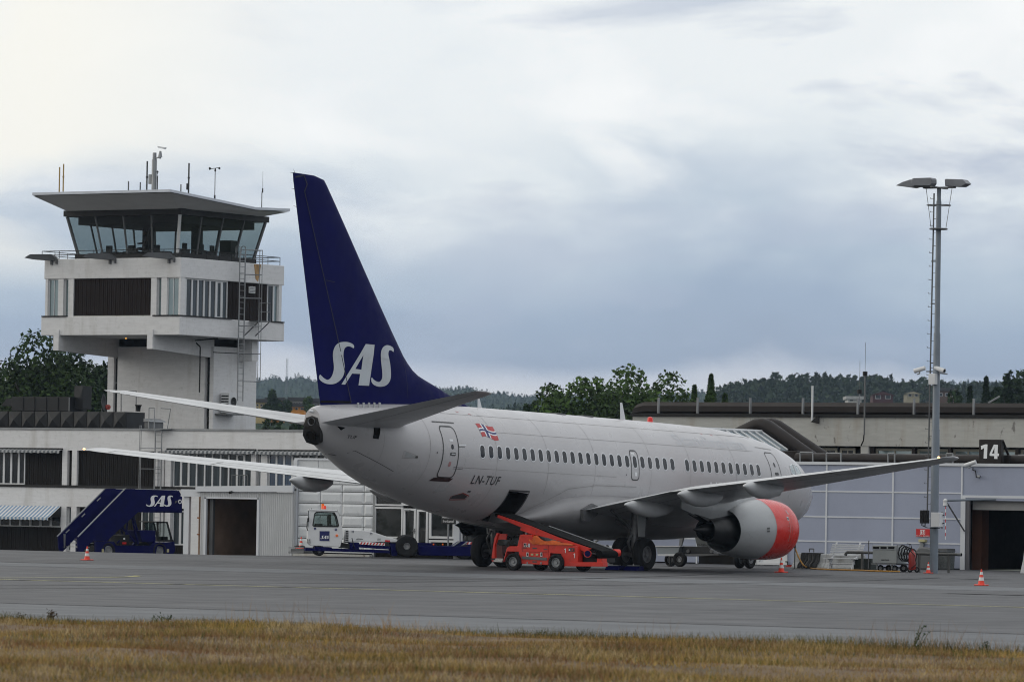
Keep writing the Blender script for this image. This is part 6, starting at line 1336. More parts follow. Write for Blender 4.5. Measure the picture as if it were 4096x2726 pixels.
# grey bins behind the barrier
for i,(x0,y0,x1,y1,lab) in enumerate(((205,1290,305,1440,'grey speckled bin left of the mast foot behind the pipe barrier'),(385,1245,475,1445,'grey speckled bin right of the mast foot behind the pipe barrier'))):
    X=XW+1.2;a,b,z0,z1=rect('Q',x0,y0,x1,y1,X);t=thing('grit_bin',lab,'bin',(X,(a+b)/2,0));mb=MB();mb.prism([(a,.02),(b,.02),(b+.02,z1-.12),(a-.02,z1-.12)],0,X,X-.6);build(mb,'body',mat('speckled_grey',(.13,.14,.14),.8,var=.4,vs=14),t);mb=MB();mb.prism([(a-.03,z1-.11),(b+.03,z1-.11),(b,z1),(a,z1)],0,X+.03,X-.63);build(mb,'lid',MT['steel'],t)
X=XW+2.0;a,b,z0,z1=rect('Q',130,1235,345,1290,X);t=thing('covered_heap','dark grey covered heap between power unit and mast','heap',(X,(a+b)/2,0));mb=MB();mb.prism([(a,0),(b,0),(b,z1-.1),(b-.3,z1),(a+.25,z1+.02),(a,z0)],0,X,X-.5);build(mb,'cover',MT['steel'],t,bev=.05)
X=XPp-1.0;a,b,z0,z1=rect('R',745,430,905,535,X);t=thing('dark_crate','dark green crate between bench and power unit','crate',(X,(a+b)/2,0));mb=MB();mb.box(X,X-.5,a,b,0.01,z1);build(mb,'body',mat('dark_green',(.018,.028,.022),.7),t,bev=.02)
# bench
XBn=float(gnd(*px('B',1700,930))[0]);bn=thing('bench','white slatted park bench in front of the concrete barriers','bench',(XBn,2,0))
yb=lambda x,y=800:float(onx(*px('B',x,y),XBn)[1]);zb=lambda y,x=1900:float(onx(*px('B',x,y),XBn)[2])
zse=.42;a,b=yb(1600),yb(2210)
for k in range(7):
    z=zse+.10+k*.062;xo=XBn-.42-.035*k;mb=MB();mb.box(xo,xo+.03,a+.06,b+.06,z,z+.046);build(mb,'back_slat',MT['white'],bn,bev=.006)
for k in range(4): mb=MB();mb.box(XBn-.10-.085*k,XBn-.03-.085*k,a,b,zse-.02,zse+.015);build(mb,'seat_slat',MT['white'],bn,bev=.006)
for y in (a+.18,b-.18):
    mb=MB();mb.prism([(XBn-.02,0),(XBn-.08,0),(XBn-.22,.25),(XBn-.38,0),(XBn-.45,0),(XBn-.30,.3),(XBn-.42,.42),(XBn-.72,1.0),(XBn-.66,1.0),(XBn-.38,.46),(XBn-.05,.41),(XBn-.08,.37),(XBn-.20,.36)],1,y,y+.05);build(mb,'leg',MT['winw'],bn)
mb=MB();mb.cyl((XBn-.22,a+.18,.22),(XBn-.22,b-.18,.22),.022);build(mb,'stretcher',MT['white'],bn)
# concrete barriers
def jersey(y0,y1,X,z,label):
    t=thing('concrete_barrier',label,'barrier',(X,(y0+y1)/2,0),'white concrete barriers in front of the hall');mb=MB();pr=[(X+.0,0),(X,.07),(X-.16,.25),(X-.22,z-.03),(X-.25,z),(X-.35,z),(X-.38,z-.03),(X-.44,.25),(X-.6,.07),(X-.6,0)]
    mb.prism(pr,1,y0,y1);build(mb,'block',mat('barrier_white',(.50,.51,.51),.8,var=.08,vs=4,bump=.2,dirt=[((.2,.19,.16),.5,3,(1,1,.5),.5,.7)]),t,bev=.02)
XJ=XBn-1.1;yj=lambda x:float(onx(*px('B',x,750),XJ)[1]);zj=float(onx(*px('B',1560,625),XJ)[2])
jersey(yj(1010),yj(1300),XJ,zj,'white concrete barrier left of the black cloth');jersey(yj(1302),yj(1612),XJ,zj,'white concrete barrier mostly under the black cloth');jersey(yj(1616),yj(2320),XJ,zj,'white concrete barrier behind the bench')
bc_=thing('black_cloth','black cloth draped over the concrete barriers beside the bench','cloth',(XJ,yj(1340),0));a,b=yj(1150),yj(1520)
rows=[]
for i in range(25):
    y=a+(b-a)*i/24;w=.02*math.sin(i*1.3)+.015*math.sin(i*2.9)
    rows.append([(XJ+.03+w,y-.05,.03),(XJ+.03+w*1.5,y-.03,.15),(XJ-.12+w,y,.30),(XJ-.17+w,y,zj-.05),(XJ-.22,y,zj+.025),(XJ-.4,y,zj+.02),(XJ-.43,y,.3)])
mb=MB();mb.grid(rows);build(mb,'sheet',mat('black_tarpaulin',(.014,.014,.015),.55,var=.3,vs=6,bump=.3),bc_,smooth=60)
mb=MB();p=onx(*px('B',1392,600),XJ-.3);mb.tube([p+(0,-.08,0),p+(0,-.08,.13),p+(0,.1,.13),p+(0,.1,0)],.02);build(mb,'handle_loop',MT['steel'],bc_)
XQ_=float(gnd(*px('B',1060,905))[0]);pj=thing('pallet_jack','red pallet jack in front of the black cloth','pallet jack',(XQ_,0,0));yq=lambda x:float(onx(*px('B',x,870),XQ_)[1])
for dx in (0,-.42): mb=MB();mb.prism([(yq(900),.06),(yq(930),.05),(yq(1270),.05),(yq(1270),.13),(yq(925),.12)],0,XQ_+dx,XQ_+dx-.14);build(mb,'fork',MT['lred'],pj)
mb=MB();zq=lambda y:float(onx(*px('B',1300,y),XQ_)[2]);mb.prism([(yq(1225),.10),(yq(1280),.08),(yq(1310),zq(780)),(yq(1360),zq(725)),(yq(1375),zq(705)),(yq(1290),zq(700)),(yq(1260),zq(760))],0,XQ_-.2,XQ_-.32);build(mb,'pump_body',MT['lred'],pj);wheelx(pj,XQ_-.2,yq(1350),.10,.08);mb=MB();mb.cyl((XQ_-.25,yq(1345),.15),(XQ_-.25,yq(1400),.55),.03);build(mb,'tiller',MT['black'],pj)
# yellow cable and stand
pts=[tuple(onx(*px('B',a,b),3.6)) for a,b in ((1000,330),(1035,400),(1062,470),(1100,560),(1150,690),(1210,800),(1262,865))]
def gp(c,x,y): q=gnd(*px(c,x,y));return (float(q[0]),float(q[1]),.03)
pts+=[gp('B',1330,905),gp('B',1420,925),gp('B',1700,938),gp('B',2356,955),gp('R',900,556),gp('R',1180,562)]
q=[np.array(p,float) for p in pts]
for _ in range(2):
    o=[q[0]]
    for a,b in zip(q[:-1],q[1:]): o+=[a*.75+b*.25,a*.25+b*.75]
    q=o+[q[-1]]
mb=MB();mb.tube(q,.028,8);tag(build(mb,'power_cable',MT['hose'],smooth=60),'yellow power cable running from the aircraft nose along the ground','cable')
p=onx(*px('B',1083,480),3.7);mb=MB();mb.cyl((p[0],p[1],.02),(p[0],p[1],p[2]),.018);mb.cyl((p[0],p[1],p[2]-.08),(p[0],p[1],p[2]+.12),.035);tag(build(mb,'cable_prop',MT['dark']),'thin dark prop standing under the yellow cable','prop')
# right-edge barrier
XV=float(gnd(4088,2292)[0]);y=float(onx(4085,2270,XV)[1]);t=thing('plastic_barrier','white barrier end just inside the right picture edge at the gateway','barrier',(XV,y,0));mb=MB();mb.prism([(y-.05,0),(y+.6,0),(y+.5,.5),(y+.45,.85),(y+.1,.85),(y+.06,.5)],0,XV,XV-.4);build(mb,'block',MT['white'],t,bev=.02)
# ================================================================ traffic cones
def cone(u,v,vt,label,z=0,X=None,bands=2):
    g=gnd(u,v,z) if X is None else onx(u,v,X);x,y=float(g[0]),float(g[1]);zb_=z if X is None else float(g[2]);h=float(onx(u,vt,x)[2])-zb_
    t=thing('traffic_cone',label,'traffic cone',(x,y,zb_),'orange and white traffic cones')
    mb=MB();b=.30*h*1.15;mb.box(x-b,x+b,y-b,y+b,zb_,zb_+.035*h/.5);build(mb,'base',MT['cone'],t,bev=.015)
    R=lambda f:(.235*(1-f)+.035*f)*h*.95
    cuts=[(0.06,.30,0),(.30,.50,1),(.50,.66,0),(.66,.82,1),(.82,1,0)] if bands==2 else [(0.06,.45,0),(.45,.72,1),(.72,1,0)]
    for f0,f1,w in cuts:
        mb=MB();mb.lathe([(f0*h,R(f0)+(.003 if w else 0)),(f1*h,R(f1)+(.003 if w else 0))]+([(h,.001)] if f1==1 else []),(x,y,zb_),(0,0,1),20,up=(1,0,0));build(mb,'white_band' if w else 'cone_body',MT['conew'] if w else MT['cone'],t,smooth=40,fix=False)
    return t
cone(348,2239,2183,'traffic cone standing alone before the blue boarding stairs')
cone(3125,2288,2228,'traffic cone just right of the big red engine')
cone(3713,2291,2246,'narrow traffic cone beside the foot of the floodlight mast')
cone(3925,2340,2274,'traffic cone nearest the camera at the far right before the gateway')
# ================================================================ vehicles, built as side outlines with real width
def PP(c,pts,X,d,mb=None,ref=None):
    mb=mb or MB();mb.prism([yz(c,a,b,X if ref is None else ref) for a,b in pts],0,X,X-d);return mb
def frameloop(c,outer,inner,X,d,ref=None):
    """plate with a hole: outer and inner outlines of equal count"""
    rf_=X if ref is None else ref;mb=MB();o=[yz(c,*p,rf_) for p in outer];i_=[yz(c,*p,rf_) for p in inner];n=len(o)
    for x in (X,X-d): pass
    v=[(X,*p) for p in o]+[(X,*p) for p in i_]+[(X-d,*p) for p in o]+[(X-d,*p) for p in i_]
    f=[]
    for k in range(n):
        j=(k+1)%n;f+=[(k,j,n+j,n+k),(2*n+k,3*n+k,3*n+j,2*n+j),(k,2*n+k,2*n+j,j),(n+k,n+j,3*n+j,3*n+k)]
    mb.add(v,f);return mb
# ---- boarding stairs
def stairs(label,X,dx,width,full=True):
    c='S';t=framed_thing('boarding_stairs',label,'boarding stairs')
    o=lambda L:[(a+dx,b) for a,b in L]
    pan=[(430,970),(1180,212),(1340,212),(1335,260),(690,890),(700,1000),(475,1235),(440,1150)]
    if full:
        for xx,nm in ((X,''),(X-width,'')):
            mb=PP(c,o(pan),xx,.06,ref=X);build(mb,'side_panel',MT['sasblue'],t)
        body=[(700,895),(1335,262),(1342,218),(2040,240),(2088,330),(2086,590),(1400,572),(905,1030),(705,1030)]
        for xx in (X-.07,X-width-.07): mb=PP(c,o(body),xx,.06,ref=X);b_=build(mb,'platform_side',MT['sasblue'],t)
        a,b,z0,z1=rect(c,1450,585,2085,570,X);mb=MB();mb.box(X-.07,X-width-.1,a,b,z0-.04,z0+.04);build(mb,'platform_floor',MT['sasblue'],t)
    else:
        pan=[(105,965),(860,212),(1065,220),(1062,300),(620,760),(400,980),(330,1235),(170,1235),(108,1130)]
        for xx in (X,X-width): mb=PP(c,pan,xx,.06);build(mb,'side_panel',MT['sasblue'],t)
    # rail line and handrail strip
    e=[(435,962),(1182,204)] if full else [(108,958),(862,206)]
    p,q=[np.array((X+.02,*yz(c,*v,X))) for v in e];mb=MB();mb.cyl(p,q,.03,n=6);build(mb,'handrail',MT['galv'],t)
    # treads between the panels
    p=np.array(yz(c,(560 if full else 240),1120,X));q=np.array(yz(c,(1330 if full else 1010),400,X));n=12
    for k in range(n): a=p+(q-p)*k/n;mb=MB();mb.box(X-.16,X-width,a[0],a[0]+.28,a[1]-.03,a[1]);build(mb,'tread',MT['grat'],t)
    if full:
        Xf=X-width
        for a,b in ((735,400),(790,350)),((495,650),(545,600)),((245,900),(300,850)):
            mb=MB();mb.cyl((Xf+.02,*yz(c,*a,Xf)),(Xf+.02,*yz(c,*b,Xf)),.025,n=6);build(mb,'reflector_strip',MT['galv'],t)
        mb=PP(c,[(215,920),(245,920),(240,1130),(222,1140)],Xf+.03,.03);build(mb,'warning_strip',MT['galv'],t)
        mb=MB();p_=np.array(yz(c,112,958,Xf));q_=np.array(yz(c,866,206,Xf));mb.cyl((Xf,*p_),(Xf,*q_),.025,n=6);build(mb,'handrail',MT['galv'],t)
    lo=side_logo('logo',t,*[yz(c,1520,400,X)[0],yz(c,1940,400,X)[0]],yz(c,1700,493,X)[1],yz(c,1700,310,X)[1],X-.065,MT['textw'])
    p=(X-.06,*yz(c,2053,413,X));mb=MB();mb.lathe([(0,.05),(.02,.06),(.02,.085),(0,.095)],p,(1,0,0),20);build(mb,'ring_mark',MT['textw'],t)
    mb=PP(c,[(1965,405),(1990,400),(2010,410),(1990,418),(1975,440),(1968,420)],X-.055,.01);build(mb,'emblem',MT['steel'],t)
    mb=MB();mb.cyl((X-.1,*yz(c,1450,218,X)),(X-.1,*yz(c,2015,232,X)),.015,n=6)
    for k in range(8): x_=1480+75*k;mb.cyl((X-.1,*yz(c,x_,214,X)),(X-.1,*yz(c,x_,240,X)),.012,n=5)
    build(mb,'top_rail',MT['galv'],t)
    # chassis
    ch=[(715,1035),(1000,1035),(1045,1100),(1600,1100),(1640,1045),(1830,1048),(1955,1040),(1965,1190),(1930,1235),(1800,1235),(1775,1110),(1690,1110),(1660,1225),(1010,1222),(985,1100),(880,1095),(850,1222),(715,1215)]
    build(PP(c,ch,X-.05,.12),'chassis_side',MT['sasblue'],t);build(PP(c,ch,X-width+.05,.12,ref=X),'chassis_side',MT['sasblue'],t)
    build(PP(c,[(720,1110),(1950,1110),(1950,1190),(720,1190)],X-.2,width-.4),'chassis',MT['black'],t)
    for x_ in (930,1735):
        y=yz(c,x_,1180,X)[0]
        for xx in (X-.15,X-width+.15): wheelx(t,xx,y,.36,.22,gz_=yz(c,x_,1180,X)[1]-.36,rr=.55)
    cabm=PP(c,[(1400,860),(1660,862),(1660,1045),(1450,1045)],X-.25,1.2);build(cabm,'engine_cover',MT['sasblue'],t,bev=.02)
    fr_=[(1680,730),(1850,726),(1925,1000),(1960,1040),(1700,1040)];inn=[(1705,752),(1838,748),(1900,1000),(1900,1012),(1712,1012)]
    for xx in (X-.3,X-1.45): build(frameloop(c,fr_,inn,xx,.06,ref=X-.3),'cab_frame',MT['black'],t);build(PP(c,inn,xx-.03,.005,ref=X-.3),'cab_glass',MT['clear'],t)
    mb=MB();mb.box(X-.3,X-1.5,yz(c,1680,730,X)[0],yz(c,1850,730,X)[0],yz(c,1700,738,X)[1],yz(c,1700,722,X)[1]);build(mb,'cab_roof',MT['black'],t)
    build(PP(c,[(1490,740),(1680,735),(1680,860),(1490,860)],X-.9,.03),'rear_screen',MT['clear'],t)
    build(PP(c,[(1740,960),(1850,960),(1850,1040),(1740,1040)],X-.6,.5),'seat',MT['black'],t)
    for a,b in (((1335,600),(1450,1080)),((1290,640),(1240,1090)),((1180,800),(1400,1050)),((1120,1060),(1270,930)),((1360,590),(1440,880))):
        mb=MB();mb.cyl((X-.35,*yz(c,*a,X)),(X-.35,*yz(c,*b,X)),.045,n=6);build(mb,'lift_strut',MT['sasblue'],t);mb=MB();mb.cyl((X-1.5,*yz(c,*a,X)),(X-1.5,*yz(c,*b,X)),.045,n=6);build(mb,'lift_strut',MT['sasblue'],t)
    build(PP(c,[(1100,940),(1250,930),(1240,1100),(1100,1100)],X-.3,.9),'power_pack',MT['black'],t);build(PP(c,[(1138,1048),(1200,1048),(1200,1078),(1138,1078)],X-.28,.02),'red_label',MT['sred'],t);build(PP(c,[(1155,980),(1180,980),(1180,1008),(1155,1008)],X-.28,.02),'pale_label',MT['textw'],t)
    for x_ in (815,1838): build(PP(c,[(x_,1155),(x_+32,1155),(x_+32,1205),(x_,1205)],X-.04,.02),'reflector',MT['callp'],t)
    return t
_p=onx(*px('S',1300,700),-9.5);FRAME=(float(_p[0]),float(_p[1]),math.radians(67))
stairs('dark blue mobile boarding stairs with SAS on the platform side and a driver cab underneath',0,0,1.65,True)
FRAME=None
# ---- aircraft tractor
_p=onx(*px('T',1200,700),-1.0);FRAME=(float(_p[0]),float(_p[1]),math.radians(37));X=0;c='T';tug=framed_thing('aircraft_tractor','long low dark blue tractor with a white cab at its left end marked SAS','tractor')
Wd=1.7
outer=[(398,455),(402,268),(432,250),(738,264),(772,380),(792,470),(790,480),(396,480)];inner=[(440,440),(462,300),(490,278),(700,286),(728,330),(755,440),(745,462),(455,458)]
outer2=[(398,455),(402,268),(432,250),(738,264),(772,380),(792,470),(790,482),(396,480)]
for xx in (X,X-1.25):
    build(frameloop(c,outer2,inner,xx,.06,ref=X),'cab_side',MT['white'],tug);build(frameloop(c,inner,[(452,436),(474,305),(496,290),(690,297),(716,335),(741,436),(735,448),(464,446)],xx+.012,.03,ref=X),'window_seal',MT['black'],tug);build(PP(c,inner,xx-.03,.006,ref=X),'side_window',MT['clear'],tug)
lo_=build(PP(c,[(388,482),(794,482),(800,560),(768,695),(420,680),(384,640)],X,1.31),'cab_body',MT['white'],tug,bev=.02)
build(PP(c,[(402,250),(738,262),(742,276),(400,266)],X+.03,1.37),'cab_roof',MT['white'],tug,bev=.015)
for a,b,cc,d in (((398,455),(404,270),(414,270),(408,455)),): build(PP(c,[a,b,cc,d],X-.06,1.19),'windscreen',MT['clear'],tug)
build(PP(c,[(782,455),(736,275),(744,275),(792,455)],X-.06,1.19),'rear_window',MT['clear'],tug)
for yy in (620,): build(PP(c,[(615,310),(660,310),(660,455),(615,455)],X-.62,.06),'inner_pillar',MT['black'],tug)
mb=MB();mb.lathe([(0,.14),(.015,.15),(.03,.14)],(X-.5,*yz(c,660,435,X)),(0,.5,.8),16);mb.cyl((X-.5,*yz(c,660,435,X)),(X-.5,*yz(c,680,480,X)),.02);build(mb,'steering_wheel',MT['black'],tug)
build(PP(c,[(470,420),(560,420),(560,480),(470,480)],X-.4,.5),'seat',MT['black'],tug)
o=build(PP(c,[(525,508),(643,508),(641,625),(525,623)],X+.012,.01),'blue_panel',mat('decal_blue',(.008,.015,.13),.4),tug);side_logo('logo',o,yz(c,534,580,X)[0],yz(c,636,580,X)[0],yz(c,585,600,X)[1],yz(c,585,560,X)[1],X+.014,MT['textw'])
for x_,y_ in ((459,467),(704,476),(902,503),(1121,528)):
    o=build(PP(c,[(x_,y_),(x_+26,y_),(x_+26,y_+26),(x_,y_+26)],X+.014 if x_<800 else X-.10,.01),'small_blue_panel',mat('decal_blue',(.008,.015,.13),.4),tug);side_logo('logo',o,yz(c,x_+4,y_,X)[0],yz(c,x_+22,y_,X)[0],yz(c,x_,y_+18,X)[1],yz(c,x_,y_+10,X)[1],(X+.016) if x_<800 else X-.098,MT['textw'])
mb=MB();p=(X+.01,*yz(c,728,560,X));mb.lathe([(0,.05),(.03,.05),(.045,.02)],p,(1,0,0),12);build(mb,'side_lamp',MT['amber'],tug,smooth=40)
p=(X-.4,*yz(c,567,250,X));mb=MB();mb.cyl(p,(p[0],p[1],p[2]+.21),.055);b1=build(mb,'beacon',MT['amber'],tug,smooth=40);q=(X-.2,*yz(c,585,250,X));mb=MB();mb.lathe([(0,.07),(.10,.07),(.14,.04),(.145,.001)],q,(0,0,1),14,up=(1,0,0));build(mb,'beacon',mat('beacon_orange_red',(.7,.05,.01),.2,var=.05,emit=((1,.08,.01),.15)),tug,smooth=40)
for L in (((402,262),(398,240),(412,250)),((428,262),(426,236),(442,252)),((728,262),(740,258),(740,272))): build(PP(c,L,X-.1,.15),'work_lamp',MT['black'],tug)
mb=MB();mb.tube([(X+.1,*yz(c,*p_,X)) for p_ in ((400,345),(378,400),(374,470),(384,500))],.02,6);mb.box(X+.05,X+.2,yz(c,378,400,X)[0],yz(c,398,400,X)[0],yz(c,385,400,X)[1],yz(c,385,355,X)[1]);build(mb,'mirror',MT['black'],tug)
for a in (410,385): mb=MB();mb.cyl((X+.04,*yz(c,a,600,X)),(X+.04,*yz(c,a+1,650,X)),.014,n=6);build(mb,'grab_handle',MT['black'],tug)
build(PP(c,[(360,706),(468,712),(468,690),(670,700),(670,714),(1355,735),(1355,768),(600,745),(360,738)],X+.05,Wd),'side_rail',MT['sasblue'],tug)
build(PP(c,[(880,640),(990,642),(990,720),(880,718)],X+.02,Wd-.1),'frame_block',MT['sasblue'],tug);build(PP(c,[(765,640),(880,660),(880,715),(765,705)],X-.1,1.4),'coupling',MT['black'],tug)
build(PP(c,[(838,494),(893,491),(1090,505),(1175,525),(1330,577),(1458,612),(1450,640),(1000,632),(895,630),(822,650)],X-.1,1.4),'engine_hood',MT['white'],tug,bev=.02)
for k in range(7): build(PP(c,[(836-k*1.5,500+22*k),(866,500+22*k),(865,514+22*k),(834-k*1.5,514+22*k)],X-.085,.01),'grille_slot',MT['black'],tug)
build(PP(c,[(1000,635),(1295,648),(1295,680),(1000,664)],X+.0,.05),'stripe_board',MT['textw'],tug)
for k in range(8):
    a=1000+37*k;build(PP(c,[(a,664+1.6*k),(a+17,664+1.6*k+.5),(a+34,638+1.6*k),(a+17,637+1.6*k)],X+.006,.004),'red_stripe',MT['sred'],tug)
build(PP(c,[(1297,613),(1355,615),(1355,636),(1297,634)],X-.085,.02),'red_plate',MT['sred'],tug)
a,b=yz(c,1208,600,X)[0],yz(c,1248,600,X)[0];label3d('800','fleet_number',MT['steel'],tug,a,b,yz(c,1228,607,X)[1],yz(c,1228,594,X)[1],X-.095);label3d('9021','fleet_number',MT['steel'],tug,a,b,yz(c,1228,623,X)[1],yz(c,1228,610,X)[1],X-.095)
build(PP(c,[(990,660),(1355,690),(1355,725),(990,700)],X-.02,1.5),'tank',MT['sasblue'],tug);build(PP(c,[(1355,650),(1450,655),(1440,800),(1372,795)],X+.02,Wd-.1),'axle_block',MT['sasblue'],tug)
mb=MB();mb.tube([(X+.06,*yz(c,905,585,X)),(X+.06,*yz(c,935,715,X))],.018,6);mb.tube([(X-.06,*yz(c,*p_,X)) for p_ in ((960,606),(975,598),(1025,600),(1035,608))],.014,6);build(mb,'hand_lever',MT['black'],tug)
for xx in (X+.12,X-1.5): wheelx(tug,xx,yz(c,1550,710,X)[0],.44,.34,gz_=yz(c,1550,818,X)[1],rr=.30)
mb=MB();pts_=[(X+.25,*yz(c,1550+112*math.cos(a_),710-112*math.sin(a_),X)) for a_ in [PI*k/10 for k in range(1,10)]]
mb.grid([[p_,(p_[0]-.45,p_[1],p_[2])] for p_ in pts_]);build(mb,'mudguard',MT['black'],tug,smooth=50)
build(PP(c,[(1660,680),(2500,692),(2500,805),(1700,795)],X+.02,Wd-.1),'rear_bed',MT['sasblue'],tug,bev=.02);build(PP(c,[(1680,645),(1890,652),(1890,680),(1680,678)],X-.2,1.1),'deck_box',MT['sasblue'],tug)
build(PP(c,[(2090,688),(2180,630),(2500,632),(2500,692)],X-.1,1.4),'rear_ramp',MT['sasblue'],tug)
mb=MB();mb.cyl((X-.08,*yz(c,2195,690,X)),(X-.08,*yz(c,2270,634,X)),.03);mb.cyl((X-.08,*yz(c,2095,688,X)),(X-.08,*yz(c,2180,632,X)),.03);build(mb,'ramp_edge',MT['galv'],tug)
build(PP(c,[(2270,636),(2380,634),(2380,664),(2240,664)],X-.095,.01),'stripe_board',MT['textw'],tug)
for a in (2255,2295,2335): build(PP(c,[(a,663),(a+18,663),(a+32,637),(a+14,637)],X-.084,.006),'red_stripe',MT['sred'],tug)
for a in (1860,1968): build(PP(c,[(a,655),(a+16,655),(a+16,672),(a,672)],X-.1,.05),'marker_lamp',MT['amber'],tug)
for xx in (X-.1,X-1.4):
    wheelx(tug,xx,yz(c,2230,800,X)[0],.28,.22,gz_=yz(c,2230,838,X)[1]);wheelx(tug,xx,yz(c,520,760,X)[0],.22,.2,gz_=yz(c,520,800,X)[1])
FRAME=None;X=-2.5
# crate with a cone on it, left of the tractor
a,b,z0,z1=rect('D',1812,1352,1980,1440,X+.3);cr_=thing('wire_crate','grey wire crate with black bags at the left end of the aircraft tractor','crate',(X,(a+b)/2,z0))
mb=MB();mb.box(X+.3,X-.5,a,b,z0+.08,z0+.12);build(mb,'floor',MT['steel'],cr_)
for zz in np.linspace(z0+.12,z1,5): mb=MB();mb.tube([(X+.3,a,zz),(X+.3,b,zz),(X-.5,b,zz),(X-.5,a,zz),(X+.3,a,zz)],.012,5);build(mb,'wire',MT['galv'],cr_)
mb=MB();mb.box(X+.2,X-.4,a+.05,b-.05,z0+.12,z1-.05);build(mb,'contents',MT['steel'],cr_)
for k,(fx,lab) in enumerate(((.2,'left of the two black bags on the wire crate'),(.52,'right of the two black bags on the wire crate'))):
    p=(X-.1,a+(b-a)*fx,z1-.04);mb=MB();mb.lathe([(0,.08),(.04,.14),(.09,.12),(.12,.03),(.121,.001)],p,(0,0,1),12,up=(1,0,0));tag(build(mb,'black_bag',MT['black'],smooth=50),lab,'bag','black bags on the wire crate')
u_,v_=px('D',1952,1368);cone(u_,v_,px('D',1952,1234)[1],'traffic cone standing on the wire crate next to the white shed corner',X=X-.1)
# ---- belt loader
X=23.3;c='L';ld=thing('belt_loader','bright red belt loader raised to the rear cargo door','belt loader',(X,yz(c,1100,1000,X)[0],0))
LW=1.75
body=[(440,1045),(500,820),(548,796),(665,796),(705,616),(892,612),(900,722),(1150,768),(1150,1092),(718,1070),(685,885),(500,878),(455,1045)]
build(PP(c,body,X,.5),'front_body',MT['lred'],ld,bev=.01);build(PP(c,[(1154,768),(1600,795),(1615,960),(1612,1050),(1482,1050),(1482,1112),(1385,1110),(1352,918),(1182,905),(1154,1060)],X,.5),'rear_body',MT['lred'],ld,bev=.01)
build(PP(c,[(700,640),(890,640),(1150,790),(1600,810),(1600,1050),(1400,1060),(1350,930),(1180,915),(1140,1060),(720,1050)],X-.5,LW-.55),'core',MT['black'],ld)
build(PP(c,[(440,1045),(500,840),(665,815),(700,1060),(690,890),(505,885),(456,1045)],X-LW,.05,ref=X),'far_side',MT['lred'],ld)
# cab end
build(PP(c,[(262,955),(302,680),(338,590),(366,590),(305,790),(308,985),(297,1040),(262,1030)],X,.12),'cab_post',MT['lred'],ld);build(PP(c,[(262,955),(302,680),(338,590),(366,590),(305,790),(308,985),(297,1040),(262,1030)],X-LW+.1,.12,ref=X),'cab_post',MT['lred'],ld)
build(PP(c,[(335,600),(500,605),(480,700),(320,690)],X-LW+.3,.05),'seat_back_panel',MT['lred'],ld)
build(PP(c,[(310,770),(420,770),(440,1000),(310,990)],X-.9,.5),'footwell',mat('footwell_red',(.12,.012,.008),.6),ld);build(PP(c,[(300,1000),(440,1010),(440,1040),(300,1035)],X-.1,LW-.2),'floor',MT['black'],ld)
build(PP(c,[(292,985),(437,990),(425,1048),(292,1040)],X+.03,.06),'step',MT['grat'],ld);build(PP(c,[(240,985),(308,985),(308,1010),(240,1008)],X+.05,.1),'bumper',MT['black'],ld)
build(PP(c,[(350,700),(420,690),(470,780),(380,790)],X-.5,.5),'seat',MT['black'],ld)
mb=MB();mb.lathe([(-.012,.19),(0,.205),(.012,.19),(0,.175)],(X-.5,*yz(c,565,625,X)),(.0,-.35,.9),20);mb.cyl((X-.5,*yz(c,565,625,X)),(X-.5,*yz(c,600,780,X)),.03);mb.cyl((X-.1,*yz(c,545,665,X)),(X-.1,*yz(c,415,970,X)),.018,n=6);build(mb,'steering_wheel',MT['black'],ld)
build(PP(c,[(570,690),(660,770),(500,790),(470,760)],X-.4,.7),'dashboard',MT['black'],ld)
pz=lambda nm,L,m,pr=.012,par=None: build(PP(c,L,X+pr,.01),nm,MT[m],par or ld)
pz('control_panel',[(765,750),(862,755),(862,812),(765,806)],'winw')
for x_,m_ in ((788,'black'),(826,'sred')): mb=MB();mb.cyl((X+.012,*yz(c,x_,768,X)),(X+.035,*yz(c,x_,768,X)),.03);build(mb,'knob',MT[m_],ld);pz('switch',[(x_-8,785),(x_+8,785),(x_+8,800),(x_-8,800)],'black',.018)
for L in ([(900,818),(970,820),(970,838),(900,836)],[(1078,838),(1135,841),(1135,853),(1078,850)],[(900,1030),(967,1032),(967,1052),(900,1050)],[(750,812),(806,815),(806,830),(750,827)]): pz('dark_label',L,'line')
pz('rubber_strip',[(735,955),(1125,975),(1125,1020),(735,998)],'steel',.03)
for x_ in (822,1040): pz('latch_plate',[(x_-16,893),(x_+16,895),(x_+16,960),(x_-16,958)],'winw',.034);pz('latch',[(x_-8,905),(x_+8,905),(x_+8,945),(x_-8,945)],'black',.04)
for x_ in (896,973): pz('small_lamp',[(x_-20,912),(x_+20,913),(x_+18,942),(x_-18,941)],'callp',.02)
for x_ in (820,1036): pz('catch',[(x_-9,1045),(x_+9,1045),(x_+11,1078),(x_-11,1077)],'galv',.02)
for (a,b,d_,e_) in ((1402,830,1424,902),(1547,908,1568,982)):
    pz('number_one',[(a,b+10),(a+14,b),(d_,b),(d_,e_),(d_-10,e_),(d_-10,b+14),(a+2,b+22)],'textw',.014)
pz('switch_panel',[(1470,822),(1560,826),(1560,880),(1470,876)],'line')
for x_,m_ in ((1490,'textw'),(1536,'sred')): mb=MB();mb.cyl((X+.012,*yz(c,x_,855,X)),(X+.035,*yz(c,x_,855,X)),.025);build(mb,'knob',MT[m_],ld)
